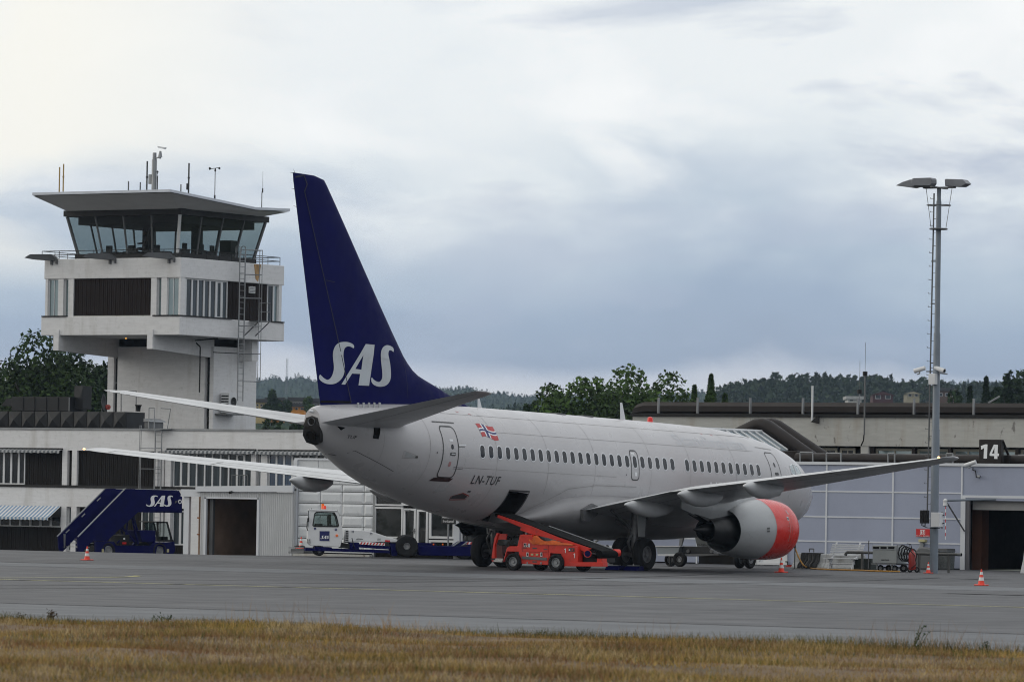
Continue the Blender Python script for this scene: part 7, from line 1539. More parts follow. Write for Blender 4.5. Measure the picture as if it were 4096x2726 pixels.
# seams
for L in ([(738,725),(742,725),(742,880),(738,880)],[(738,878),(1150,895),(1150,899),(738,882)],[(895,722),(1145,770),(1145,774),(895,726)]): pz('seam',L,'black',.004)
build(PP(c,[(1480,1046),(2008,1048),(2008,1116),(1480,1112)],X+.02,.3),'rear_bumper',MT['lred'],ld,bev=.01);build(PP(c,[(1915,990),(1995,990),(1995,1048),(1915,1048)],X-.2,.3),'bumper_block',MT['lred'],ld);build(PP(c,[(1620,900),(1900,960),(1900,1050),(1620,1050)],X-.3,1.2),'rear_machinery',MT['black'],ld)
wr=.30
for x_,v_ in ((617,1192),(1290,1205)): wheelx(ld,X+.02,yz(c,x_,1100,X)[0],.285,.24,rr=.55,gz_=0)
y1_,y2_=yz(c,617,1100,X)[0],yz(c,1290,1100,X)[0]
for y in (y1_,y2_): wheelx(ld,X-LW+.1,y,.285,.24)
mb=MB()
for y in (y1_,y2_): mb.cyl((X,y,.285),(X-LW,y,.285),.05)
build(mb,'axle',MT['black'],ld)
# conveyor: a boom that slopes down along +y
Xc=X-.15;CWd=1.0
ln=lambda pts_:[yz(c,a,b,Xc) for a,b in pts_]
bm1=[(345,300),(870,478),(1300,655),(1830,835),(1700,880),(1560,800),(1230,690),(845,595),(705,545),(720,500),(348,345)]
build(PP(c,bm1,Xc,.06),'boom_side',MT['lred'],ld,bev=.008);build(PP(c,bm1,Xc-CWd,.06,ref=Xc),'boom_side',MT['lred'],ld)
a=np.array(yz(c,340,296,Xc));b=np.array(yz(c,1960,880,Xc));d=(b-a)/np.linalg.norm(b-a);n_=np.array([-d[1],d[0]])
mb=MB();mb.prism([tuple(a-n_*.03),tuple(b-n_*.03),tuple(b+n_*.03),tuple(a+n_*.03)],0,Xc-.03,Xc-CWd-.03);o=build(mb,'belt',MT['belt'],ld)
mb=MB();mb.cyl((Xc,*(b-n_*.09)),(Xc-CWd,*(b-n_*.09)),.13,n=20);mb.cyl((Xc,*(a-n_*.03)),(Xc-CWd,*(a-n_*.03)),.06,n=12);build(mb,'belt_roller',MT['belt'],ld,smooth=40)
mb=MB();mb.prism([tuple(a-n_*.09),tuple(b-n_*.12),tuple(b-n_*.06),tuple(a-n_*.06)],0,Xc-.05,Xc-CWd);build(mb,'return_belt',MT['black'],ld)
mb=MB();p0_,p1_=a+(b-a)*.35+n_*.045,a+(b-a)*.97+n_*.045;mb.cyl((Xc-CWd,*p0_),(Xc-CWd,*p1_),.02);build(mb,'belt_rail',MT['galv'],ld)
mb=MB();q=yz(c,1725,912,X);mb.cyl((X+.0,q[0]+.0,q[1]),(X-.05,q[0]+.33,q[1]-.02),.0001);mb.cyl((X-.25,q[0]-.05,q[1]),(X+.02,q[0]+.12,q[1]),.13,n=18);build(mb,'drive_motor',MT['lred'],ld,smooth=40);mb=MB();mb.cyl((X+.02,q[0]+.12,q[1]),(X+.03,q[0]+.126,q[1]),.10,n=16);build(mb,'motor_cap',MT['sasblue'],ld)
mb=MB();q=yz(c,1900,900,X);mb.cyl((X-CWd-.1,q[0]+.0,q[1]),(X-CWd-.3,q[0]+.1,q[1]),.12,n=16);build(mb,'drive_motor',MT['lred'],ld,smooth=40)
for y_,(u0,v0,u1,v1) in enumerate(((680,520,690,700),)): mb=MB();mb.cyl((X-.5,*yz(c,700,540,X)),(X-.5,*yz(c,670,700,X)),.05);build(mb,'lift_ram',MT['galv'],ld)
# crumpled orange tarpaulin on the body
tp=thing('orange_tarpaulin','crumpled orange tarpaulin lying on the red belt loader','tarpaulin',(X,yz(c,1200,740,X)[0],yz(c,1200,770,X)[1]))
prof_=[(850,660,30),(900,612,150),(945,607,140),(985,640,110),(1030,690,70),(1090,712,40),(1150,705,50),(1195,686,75),(1240,700,60),(1300,728,40),(1370,745,25),(1450,740,28),(1540,768,8)]
rows=[]
for i,(x_,y_,h_) in enumerate(prof_):
    top_=yz(c,x_,y_,X);lowz=yz(c,x_,min(775,y_+h_+10),X)[1];r_=random.Random(i)
    rows.append([(X+.03+r_.uniform(-.01,.02),top_[0]+r_.uniform(-.03,.03),lowz-.01),(X+.02-r_.uniform(0,.05),top_[0]+r_.uniform(-.04,.04),lowz*.5+top_[1]*.5+r_.uniform(-.03,.02)),(X-.05-r_.uniform(0,.06),top_[0],top_[1]),(X-.18,top_[0]+r_.uniform(-.05,.05),top_[1]-r_.uniform(.01,.08)),(X-.3,top_[0],lowz)])
mb=MB();mb.grid(rows);o=build(mb,'sheet',MT['orange'],tp,fix=False);sb=o.modifiers.new('s','SUBSURF');sb.levels=sb.render_levels=1
# ---- baggage trailer between wheel and engine
Xb=float(gnd(*px('U',1140,1108))[0]);c='U';bt=thing('baggage_trailer','grey and white trailer with a raised tray seen under the near wing','trailer',(Xb,yz(c,1200,900,Xb)[0],0))
build(PP(c,[(400,560),(1130,570),(1095,770),(540,765),(495,585)],Xb,.9),'tray',mat('tray_grey',(.26,.29,.31),.5,var=.05),bt,bev=.01);build(PP(c,[(300,545),(1130,552),(1130,572),(300,565)],Xb+.04,1.0),'tray_rim',MT['winw'],bt)
build(PP(c,[(535,770),(1205,765),(1190,800),(1205,830),(545,815)],Xb+.05,1.1),'sill',MT['panw'],bt)
build(PP(c,[(1200,565),(1880,565),(2060,760),(1105,765)],Xb-.2,.8),'dark_bed',MT['dark'],bt,bev=.01);build(PP(c,[(1105,765),(2180,765),(2180,795),(1195,830)],Xb,1.0),'deck_edge',MT['steel'],bt)
build(PP(c,[(1150,200),(1245,260),(1180,520),(1120,760),(1095,760),(1110,560)],Xb-.3,.1),'post',MT['steel'],bt)
build(PP(c,[(1530,260),(1880,300),(2000,565),(1605,562)],Xb-.4,.05),'numbered_panel',mat('dim_grey_panel',(.11,.12,.12),.6),bt)
label3d('71-255-0','number',MT['black'],bt,yz(c,1605,520,Xb-.4)[0],yz(c,1905,520,Xb-.4)[0],yz(c,1750,555,Xb-.4)[1],yz(c,1750,497,Xb-.4)[1],Xb-.395,off=.02)
wheelx(bt,Xb,yz(c,1145,900,Xb)[0],.27,.2,rr=.4);wheelx(bt,Xb-.8,yz(c,600,900,Xb)[0],.24,.2)
mb=MB();q=yz(c,885,900,Xb);mb.cyl((Xb,q[0],.0),(Xb,q[0],q[1]+.1),.045);mb.cyl((Xb,q[0],0),(Xb,q[0],.05),.08);build(mb,'support_leg',MT['black'],bt)
for xx in (1300,1930): mb=MB();q=yz(c,xx,690,Xb);mb.cyl((Xb-.2,*q),(Xb-.15,*q),.07);build(mb,'lamp',MT['steel'],bt)
# second, more distant white trailer left of the wheels
Xd=1.5;c='6';q0=px('6',1330,1330);t=thing('baggage_cart','white and grey baggage cart behind the near main wheels','cart',(Xd,yz(c,1350,1330,Xd)[0],0))
build(PP(c,[(1270,1300),(1450,1300),(1450,1385),(1290,1385)],Xd,.7),'side',MT['panw'],t,bev=.01);mb=MB();p=(Xd+.01,*yz(c,1412,1310,Xd));mb.cyl(p,(p[0]+.03,p[1],p[2]),.07);build(mb,'round_lamp',MT['dark'],t)
build(PP(c,[(1240,1395),(1500,1395),(1500,1410),(1240,1410)],Xd+.1,1),'deck',MT['steel'],t)
for yy in (1280,1440): wheelx(t,Xd-.1,yz(c,yy,1400,Xd)[0],.2,.15)
mb=MB();mb.cyl((Xd-.2,*yz(c,1245,1290,Xd)),(Xd-.2,*yz(c,1340,1220,Xd)),.05);mb.cyl((Xd-.3,*yz(c,1290,1245,Xd)),(Xd-.3,*yz(c,1450,1245,Xd)),.04);build(mb,'tilted_frame',MT['steel'],t)
# wheel chocks
for (x_,y_,lab) in ((17.35,2.6,'dark blue wheel chock at the near main wheels, left one'),(17.35,3.35,'dark blue wheel chock at the near main wheels, right one')):
    t=thing('wheel_chock',lab,'wheel chock',(x_,y_,0),'wheel chocks');mb=MB();mb.prism([(x_-.25,0.01),(x_+.25,0.01),(x_+.1,.14),(x_-.15,.16)],1,y_-.3,y_+.25);build(mb,'wedge',MT['sasblue'],t,bev=.01);mb=MB();mb.box(x_-.1,x_+.11,y_-.22,y_+.15,.165,.185);build(mb,'handle_rope',MT['galv'],t)
# ================================================================ people
def person(label,x,y,z0,face,joints,cloth,skin=(.25,.15,.11),scale=1,vest=None):
    """one continuous body grown from a joint skeleton (local: +x forward, y left, z up)"""
    t=thing('person',label,'person',(x,y,z0));t.rotation_euler=(0,0,face);ORG[t.name]=(0,0,0)
    vs,es,rs=joints
    me=bpy.data.meshes.new('body');me.from_pydata([tuple(c*scale for c in v) for v in vs],es,[]);o=bpy.data.objects.new('body',me);COL.objects.link(o);o.parent=t
    m=o.modifiers.new('skin','SKIN')
    for i,r in enumerate(rs): me.skin_vertices[0].data[i].radius=(r*scale,r*scale*.8 if i in (1,2) else r*scale)
    me.skin_vertices[0].data[0].use_root=True
    sb=o.modifiers.new('sub','SUBSURF');sb.levels=sb.render_levels=2;me.materials.append(mat('clothing',cloth,.85,var=.15))
    h=np.array(vs[3])*scale;mb=MB();mb.lathe([(-.13,.02),(-.11,.06),(-.05,.085),(.02,.098),(.08,.09),(.12,.055),(.135,.01)],h+(.01,0,.02),(0,0,1),16,up=(1,0,0));mb.lathe([(-.01,.012),(.02,.016),(.035,.004)],h+(.10,0,-.01),(1,0,0),8);build(mb,'head',mat('skin',skin,.6,var=.05),t,smooth=60)
    mb=MB();mb.lathe([(.02,.105),(.07,.10),(.12,.065),(.142,.01)],h+(-.008,0,.02),(0,0,1),16,up=(1,0,0));build(mb,'hair',mat('hair',(.015,.012,.01),.8),t,smooth=60)
    if vest:
        mb=MB();mb.lathe([(0,.17),(.1,.18),(.3,.20),(.46,.19),(.52,.10)],(0,0,.95*scale),(0,0,1),20,up=(1,0,0));
        v=build(mb,'safety_vest',mat('yellow_safety_vest',(.42,.40,.03),.7,emit=None),t,smooth=60);mb=MB();mb.lathe([(0,.184),(.05,.187)],(0,0,1.0*scale),(0,0,1),20,up=(1,0,0));build(mb,'reflective_band',MT['conew'],v)
    return t
# 0 pelvis 1 belly 2 chest 3 head 4 neck ...
sit=([(0,0,.50),(0,0,.68),(.02,0,.92),(.06,0,1.27),(.03,0,1.08),(.0,.20,1.0),(.12,.27,.76),(.34,.20,.74),(.42,.18,.75),(0,-.20,1.0),(.12,-.30,.78),(.34,-.26,.76),(.42,-.25,.77),(.05,.10,.48),(.45,.13,.48),(.42,.13,.06),(.54,.13,.03),(.05,-.10,.48),(.45,-.13,.48),(.42,-.13,.06),(.54,-.13,.03)],
 [(0,1),(1,2),(2,4),(2,5),(5,6),(6,7),(7,8),(2,9),(9,10),(10,11),(11,12),(0,13),(13,14),(14,15),(15,16),(0,17),(17,18),(18,19),(19,20),(4,3)],
 [.14,.14,.16,.075,.06,.075,.05,.04,.035,.075,.05,.04,.035,.09,.07,.05,.045,.09,.07,.05,.045])
px_=onx(*px('1',1023,900),-43.6)
person('dark silhouette of a person seated at the desk inside the tower cab',-43.6,float(px_[1]),cz0+.12-.12,math.radians(-60),sit,(.03,.03,.035),scale=1.0)
stand=([(0,0,.95),(0,0,1.12),(0,0,1.38),(0.02,0,1.66),(0,0,1.50),(0,.19,1.43),(.02,.26,1.16),(.10,.27,.92),(.14,.27,.84),(0,-.19,1.43),(.02,-.26,1.16),(.10,-.27,.92),(.14,-.27,.84),(0,.10,.90),(.03,.11,.50),(-.01,.11,.08),(.13,.12,.04),(0,-.10,.90),(.02,-.11,.50),(-.03,-.11,.08),(.11,-.12,.04)],sit[1],sit[2])
pg=onx(*px('8',1682,1180),XW-2.2)
person('worker in a yellow safety vest standing in the dark gateway',XW-2.2,float(pg[1]),0,math.radians(120),stand,(.01,.012,.025),vest=True)
# ================================================================ trees
leafm={}
def leafmat(name,col,v=.45,lo=.6,hi=1.4):
    m=mat(name,col,.75,var=v,vs=.35,spec=.15);t=m.node_tree;b=t.nodes['Principled BSDF'];g=t.nodes.new('ShaderNodeNewGeometry')
    mx=t.nodes.new('ShaderNodeMix');mx.data_type='RGBA';mx.blend_type='MULTIPLY';mx.inputs['Factor'].default_value=1
    r=t.nodes.new('ShaderNodeValToRGB');r.color_ramp.elements[0].color=(lo,lo*1.05,lo*1.05,1);r.color_ramp.elements[1].color=(hi,hi*.97,hi*.88,1);t.links.new(g.outputs['Random Per Island'],r.inputs[0])
    l=b.inputs['Base Color'].links[0];src=l.from_socket;t.links.new(src,mx.inputs['A']);t.links.new(r.outputs[0],mx.inputs['B']);t.links.new(mx.outputs['Result'],b.inputs['Base Color'])
    return m
ML=[leafmat('foliage_dark',(.040,.070,.020)),leafmat('foliage_mid',(.070,.118,.032)),leafmat('foliage_blue',(.030,.055,.022))]
def quads(P,Nn,size,rng):
    """leaf-sized diamond faces at points P"""
    n=len(P);a=rng.normal(size=(n,3));a/=np.linalg.norm(a,axis=1)[:,None];b=np.cross(a,Nn+rng.normal(size=(n,3))*.5);b/=np.linalg.norm(b,axis=1)[:,None]+1e-9
    s=(size*rng.uniform(.6,1.3,n))[:,None];v=np.empty((n,4,3));v[:,0]=P-a*s;v[:,1]=P-b*s*.6;v[:,2]=P+a*s;v[:,3]=P+b*s*.6
    return v.reshape(-1,3)
def mesh_from_quads(name,v,m,org):
    n=len(v)//4;me=bpy.data.meshes.new(name);me.vertices.add(len(v));me.vertices.foreach_set('co',(v-np.array(org)).astype(np.float32).ravel());me.loops.add(4*n);me.loops.foreach_set('vertex_index',np.arange(4*n,dtype=np.int32));me.polygons.add(n);me.polygons.foreach_set('loop_start',np.arange(n,dtype=np.int32)*4);me.update();me.materials.append(m);return me
def crown_points(rng,c,rx,rz,lobes,n,conic=False):
    out=[];nn=[]
    for k in range(lobes):
        d=rng.normal(size=3);d/=np.linalg.norm(d);d[2]=abs(d[2])*1.0-.25
        q=c+d*np.array([rx,rx,rz])*rng.uniform(.15,.72);r=rx*rng.uniform(.30,.50)
        m_=n//lobes;u=rng.normal(size=(m_,3));u/=np.linalg.norm(u,axis=1)[:,None];rad=rng.uniform(.55,1.06,m_)**.6
        out.append(q+u*(r*rad)[:,None]*np.array([1,1,.8]));nn.append(u)
    return np.concatenate(out),np.concatenate(nn)
def tree(name,label,x,y,zg,h,rx,seed,m,n=7000,leaf=.16,kind='round',group=None,lobes=22):
    r=np.random.default_rng(seed);t=thing(name,label,'tree',(x,y,zg),group)
    mb=MB();mb.cyl((x,y,zg),(x+.1,y,zg+h*.55),rx*.09,rx*.04,8)
    for k in range(6):
        a=r.uniform(0,2*PI);zz=zg+h*(.25+.08*k);mb.cyl((x,y,zz),(x+rx*.6*math.cos(a),y+rx*.6*math.sin(a),zz+h*.22),rx*.035,rx*.012,6)
    build(mb,'trunk',mat('bark',(.05,.04,.03),.9),t)
    if kind=='round': P_,N_=crown_points(r,np.array([x,y,zg+h*.62]),rx,h*.42,lobes,n)
    else:
        f=r.uniform(0,1,n)**.8;ang=r.uniform(0,2*PI,n);br=(.45+.4*np.sin(f*23+ang*2.0+seed)**2+.25*np.sin(ang*3+f*9)**2);rad=rx*(1-f)**.85*br*np.sqrt(r.uniform(.25,1,n))
        P_=np.stack([x+rad*np.cos(ang),y+rad*np.sin(ang),zg+h*(.08+.92*f)-rad*.25],1);N_=np.stack([np.cos(ang),np.sin(ang),np.full(n,.4)],1)
    P_[:,2]=zg+h*.12+(P_[:,2]-np.percentile(P_[:,2],.5))*(h*.88)/(np.percentile(P_[:,2],99.7)-np.percentile(P_[:,2],.5))
    for ax,c_ in ((0,x),(1,y)): P_[:,ax]=c_+(P_[:,ax]-c_)*rx/np.percentile(np.abs(P_[:,ax]-c_),98)
    o=bpy.data.objects.new('crown',mesh_from_quads('crown',quads(P_,N_,leaf,r),m,(x,y,zg)));COL.objects.link(o);o.parent=t;return t
def tree_px(name,label,u,vtop,width_px,dist,seed,m,base=-1.0,**k):
    p=at(u,vtop,dist);h=float(p[2])-base;return tree(name,label,float(p[0]),float(p[1]),base,h,width_px*dist/FPX/2,seed,m,**k)
# left group behind the tower
G='tall trees behind the control tower'
for i,(u,vt,w,d,ml_,lab) in enumerate(((160,1362,430,325,0,'large round tree at the far left beside the tower bracket'),(20,1470,400,335,0,'lower round tree cut by the left picture edge'),(330,1430,420,330,2,'dark round tree directly left of the tower shaft'),(-120,1560,300,320,0,'tree crown peeping in at the left picture edge'),(450,1480,340,345,2,'dark tree partly hidden behind the tower shaft'))):
    tree_px('broadleaf_tree',lab,u,vt,w,d,100+i,ML[0 if i<2 else 2],n=36000,leaf=.17,group=G,lobes=34)
G='trees behind the aircraft fuselage'
for i,(u,vt,w,d,ml_,lab) in enumerate(((2245,1572,280,330,1,'leftmost rounded tree above the fuselage roof'),(2375,1536,310,335,1,'second rounded tree from the left above the fuselage roof'),(2520,1504,340,330,1,'tallest rounded tree above the fuselage roof'),(2660,1532,300,335,1,'rounded tree left of the two narrow pointed trees'),(2440,1590,340,320,0,'lower dark tree in front of the tall rounded ones'),(2180,1620,170,322,1,'small tree nearest to the red beacon side gap'))):
    tree_px('broadleaf_tree',lab,u,vt,w,d,200+i,ML[ml_],n=32000,leaf=.17,group=G,lobes=44)
for i,(u,vt,w,lab) in enumerate(((2778,1545,95,'left one of two narrow pointed trees'),(2845,1502,120,'right and taller one of two narrow pointed trees'),(2900,1580,90,'short bushy tree right of the narrow pointed trees'))):
    tree_px('pointed_tree',lab,u,vt,w,340,300+i,ML[1],n=7000,leaf=.17,kind='cone',group=G)
G='trees right of the floodlight mast'
for i,(u,vt,w,lab,k) in enumerate(((3880,1548,70,'small conifer just right of the floodlight mast','cone'),(3945,1512,80,'middle conifer between mast and right picture edge','cone'),(4030,1500,150,'tall dark conifer near the right picture edge','cone'),(4090,1490,180,'dark tree cut by the right picture edge','round'),(3830,1570,80,'low tree right behind the floodlight mast','round'),(3980,1560,110,'low bushy tree between the conifers','round'))):
    tree_px('conifer' if k=='cone' else 'broadleaf_tree',lab,u,vt,w,480,400+i,ML[2],base=0,n=5000,leaf=.24,kind=k,group=G,lobes=16)
for i,(u,vt,w,lab) in enumerate(((2142,1610,60,'tiny dark bush top above the fuselage left of the tall trees'),(2102,1622,50,'second tiny bush top above the fuselage left of the tall trees'),(1120,1672,200,'dark bush behind the terminal roof right of the tower'),(1190,1680,120,'second dark bush behind the terminal roof near the tail'))):
    tree_px('bush',lab,u,vt,w,420,450+i,ML[2],base=0,n=2500,leaf=.22,lobes=9)
# ================================================================ hills, forest ridge and houses
def sil(pts): 
    xs_=[p[0] for p in pts];ys_=[p[1] for p in pts];return lambda u:float(np.interp(u,xs_,ys_))
def hill(name,pts,dist,depth,m,step=7,rough=4,seed=1,u0=-600,u1=4700,base_v=2040):
    r=np.random.default_rng(seed);f=sil(pts);us=np.arange(u0,u1,step);nd=16;rows=[]
    nz=r.normal(size=(nd+1,len(us)));k=np.convolve(r.normal(size=len(us)+40),np.ones(9)/9,'same')[20:-20]
    for j in range(nd+1):
        t=j/nd;row=[]
        for i,u in enumerate(us):
            d=dist+depth*t;p=at(u,2026,d);top=(float(at(u,f(u),dist+depth*.85)[2]));prof=math.sin(min(t/.85,1)*PI/2)**1.1 if t<=.85 else 1-.35*(t-.85)/.15
            z=-2+(top+2)*prof+(nz[j,i]*rough*.45+k[i]*rough*.8)*prof
            row.append((p[0],p[1],z))
        rows.append(row)
    mb=MB();mb.grid(rows);return build(mb,name,m,kind='structure',fix=False),rows
hm=mat('wooded_hillside',(.034,.056,.038),.95,var=.55,vs=.05,spec=.05,dirt=[((.055,.085,.03),.8,.02,(1,1,2),.45,.7)])
H1=[(-600, 1539), (900, 1534), (1020, 1527), (1100, 1520), (1200, 1522), (1280, 1526), (1600, 1514), (1739, 1562), (1861, 1559), (1938, 1570), (2103, 1589), (2214, 1586), (2400, 1594), (2850, 1576), (2950, 1562), (3000, 1554), (3100, 1559), (3300, 1554), (3600, 1549), (3750, 1539), (3850, 1534), (4000, 1539), (4096, 1544), (4700, 1544)]
_,rw=hill('far_hills',H1,2900,900,hm,rough=1.5,seed=3)
def forest(name,label,rows,rng_seed,n,hmin,hmax,m,tmin=.2,leafs=46,size=1.0,urange=None):
    r=np.random.default_rng(rng_seed);A=np.array(rows);nd,nu,_=A.shape;V=[]
    for k in range(n):
        j=r.uniform(tmin,.97)*(nd-1);i=r.uniform(0,nu-1.01) if urange is None else r.uniform(*urange)*(nu-1.01);j0,i0=int(j),int(i)
        b=A[j0,i0]*(1-(j-j0))+A[min(j0+1,nd-1),i0]*(j-j0);b=b+(A[j0,i0+1]-A[j0,i0])*(i-i0);h=r.uniform(hmin,hmax);con=r.random()<.5
        f=r.uniform(0,1,leafs);ang=r.uniform(0,2*PI,leafs);R0=h*(.20 if con else .33)
        rad=R0*((1-f)**.9 if con else np.sqrt(np.maximum(0,1-(2*f-1)**2)))*np.sqrt(r.uniform(.3,1,leafs))
        P_=np.stack([b[0]+rad*np.cos(ang),b[1]+rad*np.sin(ang),b[2]-1+h*(.15+.85*f)],1);N_=np.stack([np.cos(ang),np.sin(ang),np.full(leafs,.5)],1)
        V.append(quads(P_,N_,h*.085*size,r))
    o=bpy.data.objects.new(name,mesh_from_quads(name,np.concatenate(V),m,(0,0,0)));COL.objects.link(o);o['kind']='stuff';return o
fm=leafmat('distant_foliage',(.040,.066,.050),.25,.85,1.15)
forest('far_woods','',rw,5,11000,1.6,3.4,fm,tmin=.10,leafs=16,size=2.4)
H2=[(-600, 1792), (2750, 1787), (2880, 1640), (2930, 1622), (2990, 1607), (3060, 1598), (3150, 1594), (3260, 1590), (3350, 1588), (3450, 1592), (3540, 1598), (3620, 1604), (3720, 1614), (3850, 1622), (3950, 1617), (4100, 1610), (4700, 1602)]
_,rw2=hill('wooded_ridge',H2,1250,350,hm,rough=1.2,seed=9,step=12)
forest('ridge_woods','',rw2,6,2600,4.0,8,leafmat('ridge_foliage',(.036,.058,.028),.3,.75,1.25),tmin=.25,leafs=60,size=1.25,urange=(.62,1.0))
H3=[(-600,1660),(900,1660),(1000,1668),(1250,1672),(1500,1690),(1750,1640),(2000,1640),(2200,1650),(2300,1750),(4700,1800)]
_,rw3=hill('near_slope',H3,900,250,hm,rough=.8,seed=12,step=14)
forest('slope_woods','',rw3,8,500,1.2,2.4,fm,tmin=.4,leafs=50,size=1.1,urange=(.40,.56))
def house(label,u0,u1,vt,vb,dist,wallc,roofc,floors=1,gable=False,wins=3,group='houses on the hillside',deep=9):
    a,b=at(u0,(vt+vb)/2,dist),at(u1,(vt+vb)/2,dist);zt_=float(at((u0+u1)/2,vt,dist)[2]);zb_=float(at((u0+u1)/2,vb,dist)[2])
    d=(b-a)[:2];L=np.linalg.norm(d);d/=L;n_=np.array([-d[1],d[0]]);
    if np.dot(n_,(CAM-a)[:2])<0:n_=-n_
    t=thing('house',label,'house',(float(a[0]),float(a[1]),zb_),group)
    def bx(name,x0,x1,y0,y1,z0,z1,m,par=t):
        mb=MB();mb.add([(*(a[:2]+d*x+n_*y),z) for z in (z0,z1) for x,y in ((x0,y0),(x1,y0),(x1,y1),(x0,y1))],[(0,3,2,1),(4,5,6,7),(0,1,5,4),(1,2,6,5),(2,3,7,6),(3,0,4,7)]);return build(mb,name,m,par)
    wm=mat('house_wall',wallc,.8,var=.08);rm=mat('house_roof',roofc,.7);H_=zt_-zb_
    bx('wall',0,L,-deep,0,zb_-2,zt_-(H_*.4 if gable else .1),wm)
    if gable:
        z0=zt_-H_*.42;mb=MB();c=[(*(a[:2]+d*x+n_*y),z) for x,y,z in ((-.5,.5,z0),(L/2,.5,zt_),(L+.5,.5,z0),(-.5,-deep-.5,z0),(L/2,-deep-.5,zt_),(L+.5,-deep-.5,z0))];
        mb.add(c,[(0,1,4,3),(1,2,5,4)]);build(mb,'roof',rm,t);mb=MB();mb.add([(c[0][0],c[0][1],z0),(c[1][0],c[1][1],zt_-.2),(c[2][0],c[2][1],z0)],[(0,1,2)]);build(mb,'gable',wm,t)
    else: bx('roof',-.4,L+.4,-deep-.4,.5,zt_-.1,zt_+.5,rm)
    for fl in range(floors):
        z=zb_+H_*(.25+.7*fl/floors)*.9;hh=H_*.42/floors
        for k in range(wins):
            w=L/wins;o=bx('window',w*(k+.22),w*(k+.78),.02,.10,z,z+hh,MT['winw']);bx('pane',w*(k+.27),w*(k+.73),.1,.14,z+hh*.1,z+hh*.9,MT['glassd'],o)
    return t
or_=(.60,.28,.05);cr__=(.48,.40,.22);gr=(.05,.05,.055)
house('orange flat-roofed house partly behind the tree right of the tower',1068,1130,1600,1640,880,or_,gr,2,wins=3)
house('cream flat-roofed house touching the tower edge',1022,1070,1606,1645,875,cr__,gr,2,wins=3)
house('long white-fronted upper row of the orange house near the tail',1160,1216,1600,1622,870,(.45,.44,.42),gr,1,wins=5)
house('orange lower house front beside the aircraft tail',1155,1218,1623,1642,860,or_,gr,1,wins=3)
house('dark flat house top between orange houses and tail fin',1222,1275,1604,1635,880,(.16,.14,.13),gr,1,wins=2)
for i,(u,vt,w,lab) in enumerate(((1094,1562,38,'round dark tree rising above the orange houses'),(1112,1606,40,'bushy tree before the orange houses'),(1068,1620,22,'small tree near the cream house'),(1150,1603,26,'narrow tree between the orange houses'),(1230,1592,34,'pale tree beside the tail fin'))):
    tree_px('broadleaf_tree',lab,u,vt,w,850,500+i,ML[0] if i<4 else ML[1],base=float(at(u,1655,850)[2]),n=1800,leaf=.42,group='trees among the orange houses',lobes=10)
house('dark red barn-like house on the wooded ridge',3492,3572,1562,1604,1150,(.085,.014,.014),(.05,.045,.045),1,True,2)
house('cream gabled house on the wooded ridge',3627,3678,1562,1592,1150,(.40,.37,.28),(.06,.055,.05),1,True,2)
house('grey-roofed house with an orange-brown front on the ridge',3752,3822,1560,1592,1140,(.13,.08,.06),(.06,.06,.065),1,False,3)
house('low white hut on the ridge above the brown duct',3392,3446,1594,1606,1000,(.55,.55,.55),(.4,.4,.4),1,False,2)
p=at(2035,1608,800);house('tiny white roof between trees above the fuselage',2105,2135,1615,1640,700,(.5,.5,.5),(.4,.4,.38),1,True,1)
# lattice mast on the far hill
p=at(1147,1510,3200);q=at(1147,1432,3200);t=thing('lattice_mast','faint lattice radio mast on the far hill between tower and tail fin','radio mast',tuple(p))
mb=MB();H_=float(q[2]-p[2])+10;z0=float(p[2])-10
for k in range(3):
    a=2*PI*k/3;mb.cyl((p[0]+.8*math.cos(a),p[1]+.8*math.sin(a),z0),(p[0]+.5*math.cos(a),p[1]+.5*math.sin(a),z0+H_),.12,.1,5)
for k in range(16): z=z0+H_*k/16;mb.cyl((p[0]-.7,p[1],z),(p[0]+.7,p[1],z+.6),.08,n=4)
build(mb,'lattice',MT['steel'],t)
# thin raised boom above the duct at the right
t=thing('raised_boom','thin pale raised boom above the duct near the right picture edge','boom',tuple(at(3960,1607,230)));mb=MB();mb.cyl(at(3952,1610,230),at(3998,1583,230),.03,n=6);mb.cyl(at(3956,1612,230),at(4000,1586,230),.02,n=6);build(mb,'bar',MT['galv'],t)
# ================================================================ air
hz=MB();hz.box(-3900,190,-3900,140,-2.6,150)
hm_=bpy.data.materials.new('haze');hm_.use_nodes=True;tt=hm_.node_tree;tt.nodes.clear();ov=tt.nodes.new('ShaderNodeOutputMaterial');pv=tt.nodes.new('ShaderNodeVolumePrincipled');pv.inputs['Color'].default_value=(.55,.72,.95,1);pv.inputs['Density'].default_value=.000065;pv.inputs['Anisotropy'].default_value=0;tt.links.new(pv.outputs[0],ov.inputs['Volume'])
build(hz,'haze',hm_,kind='stuff')
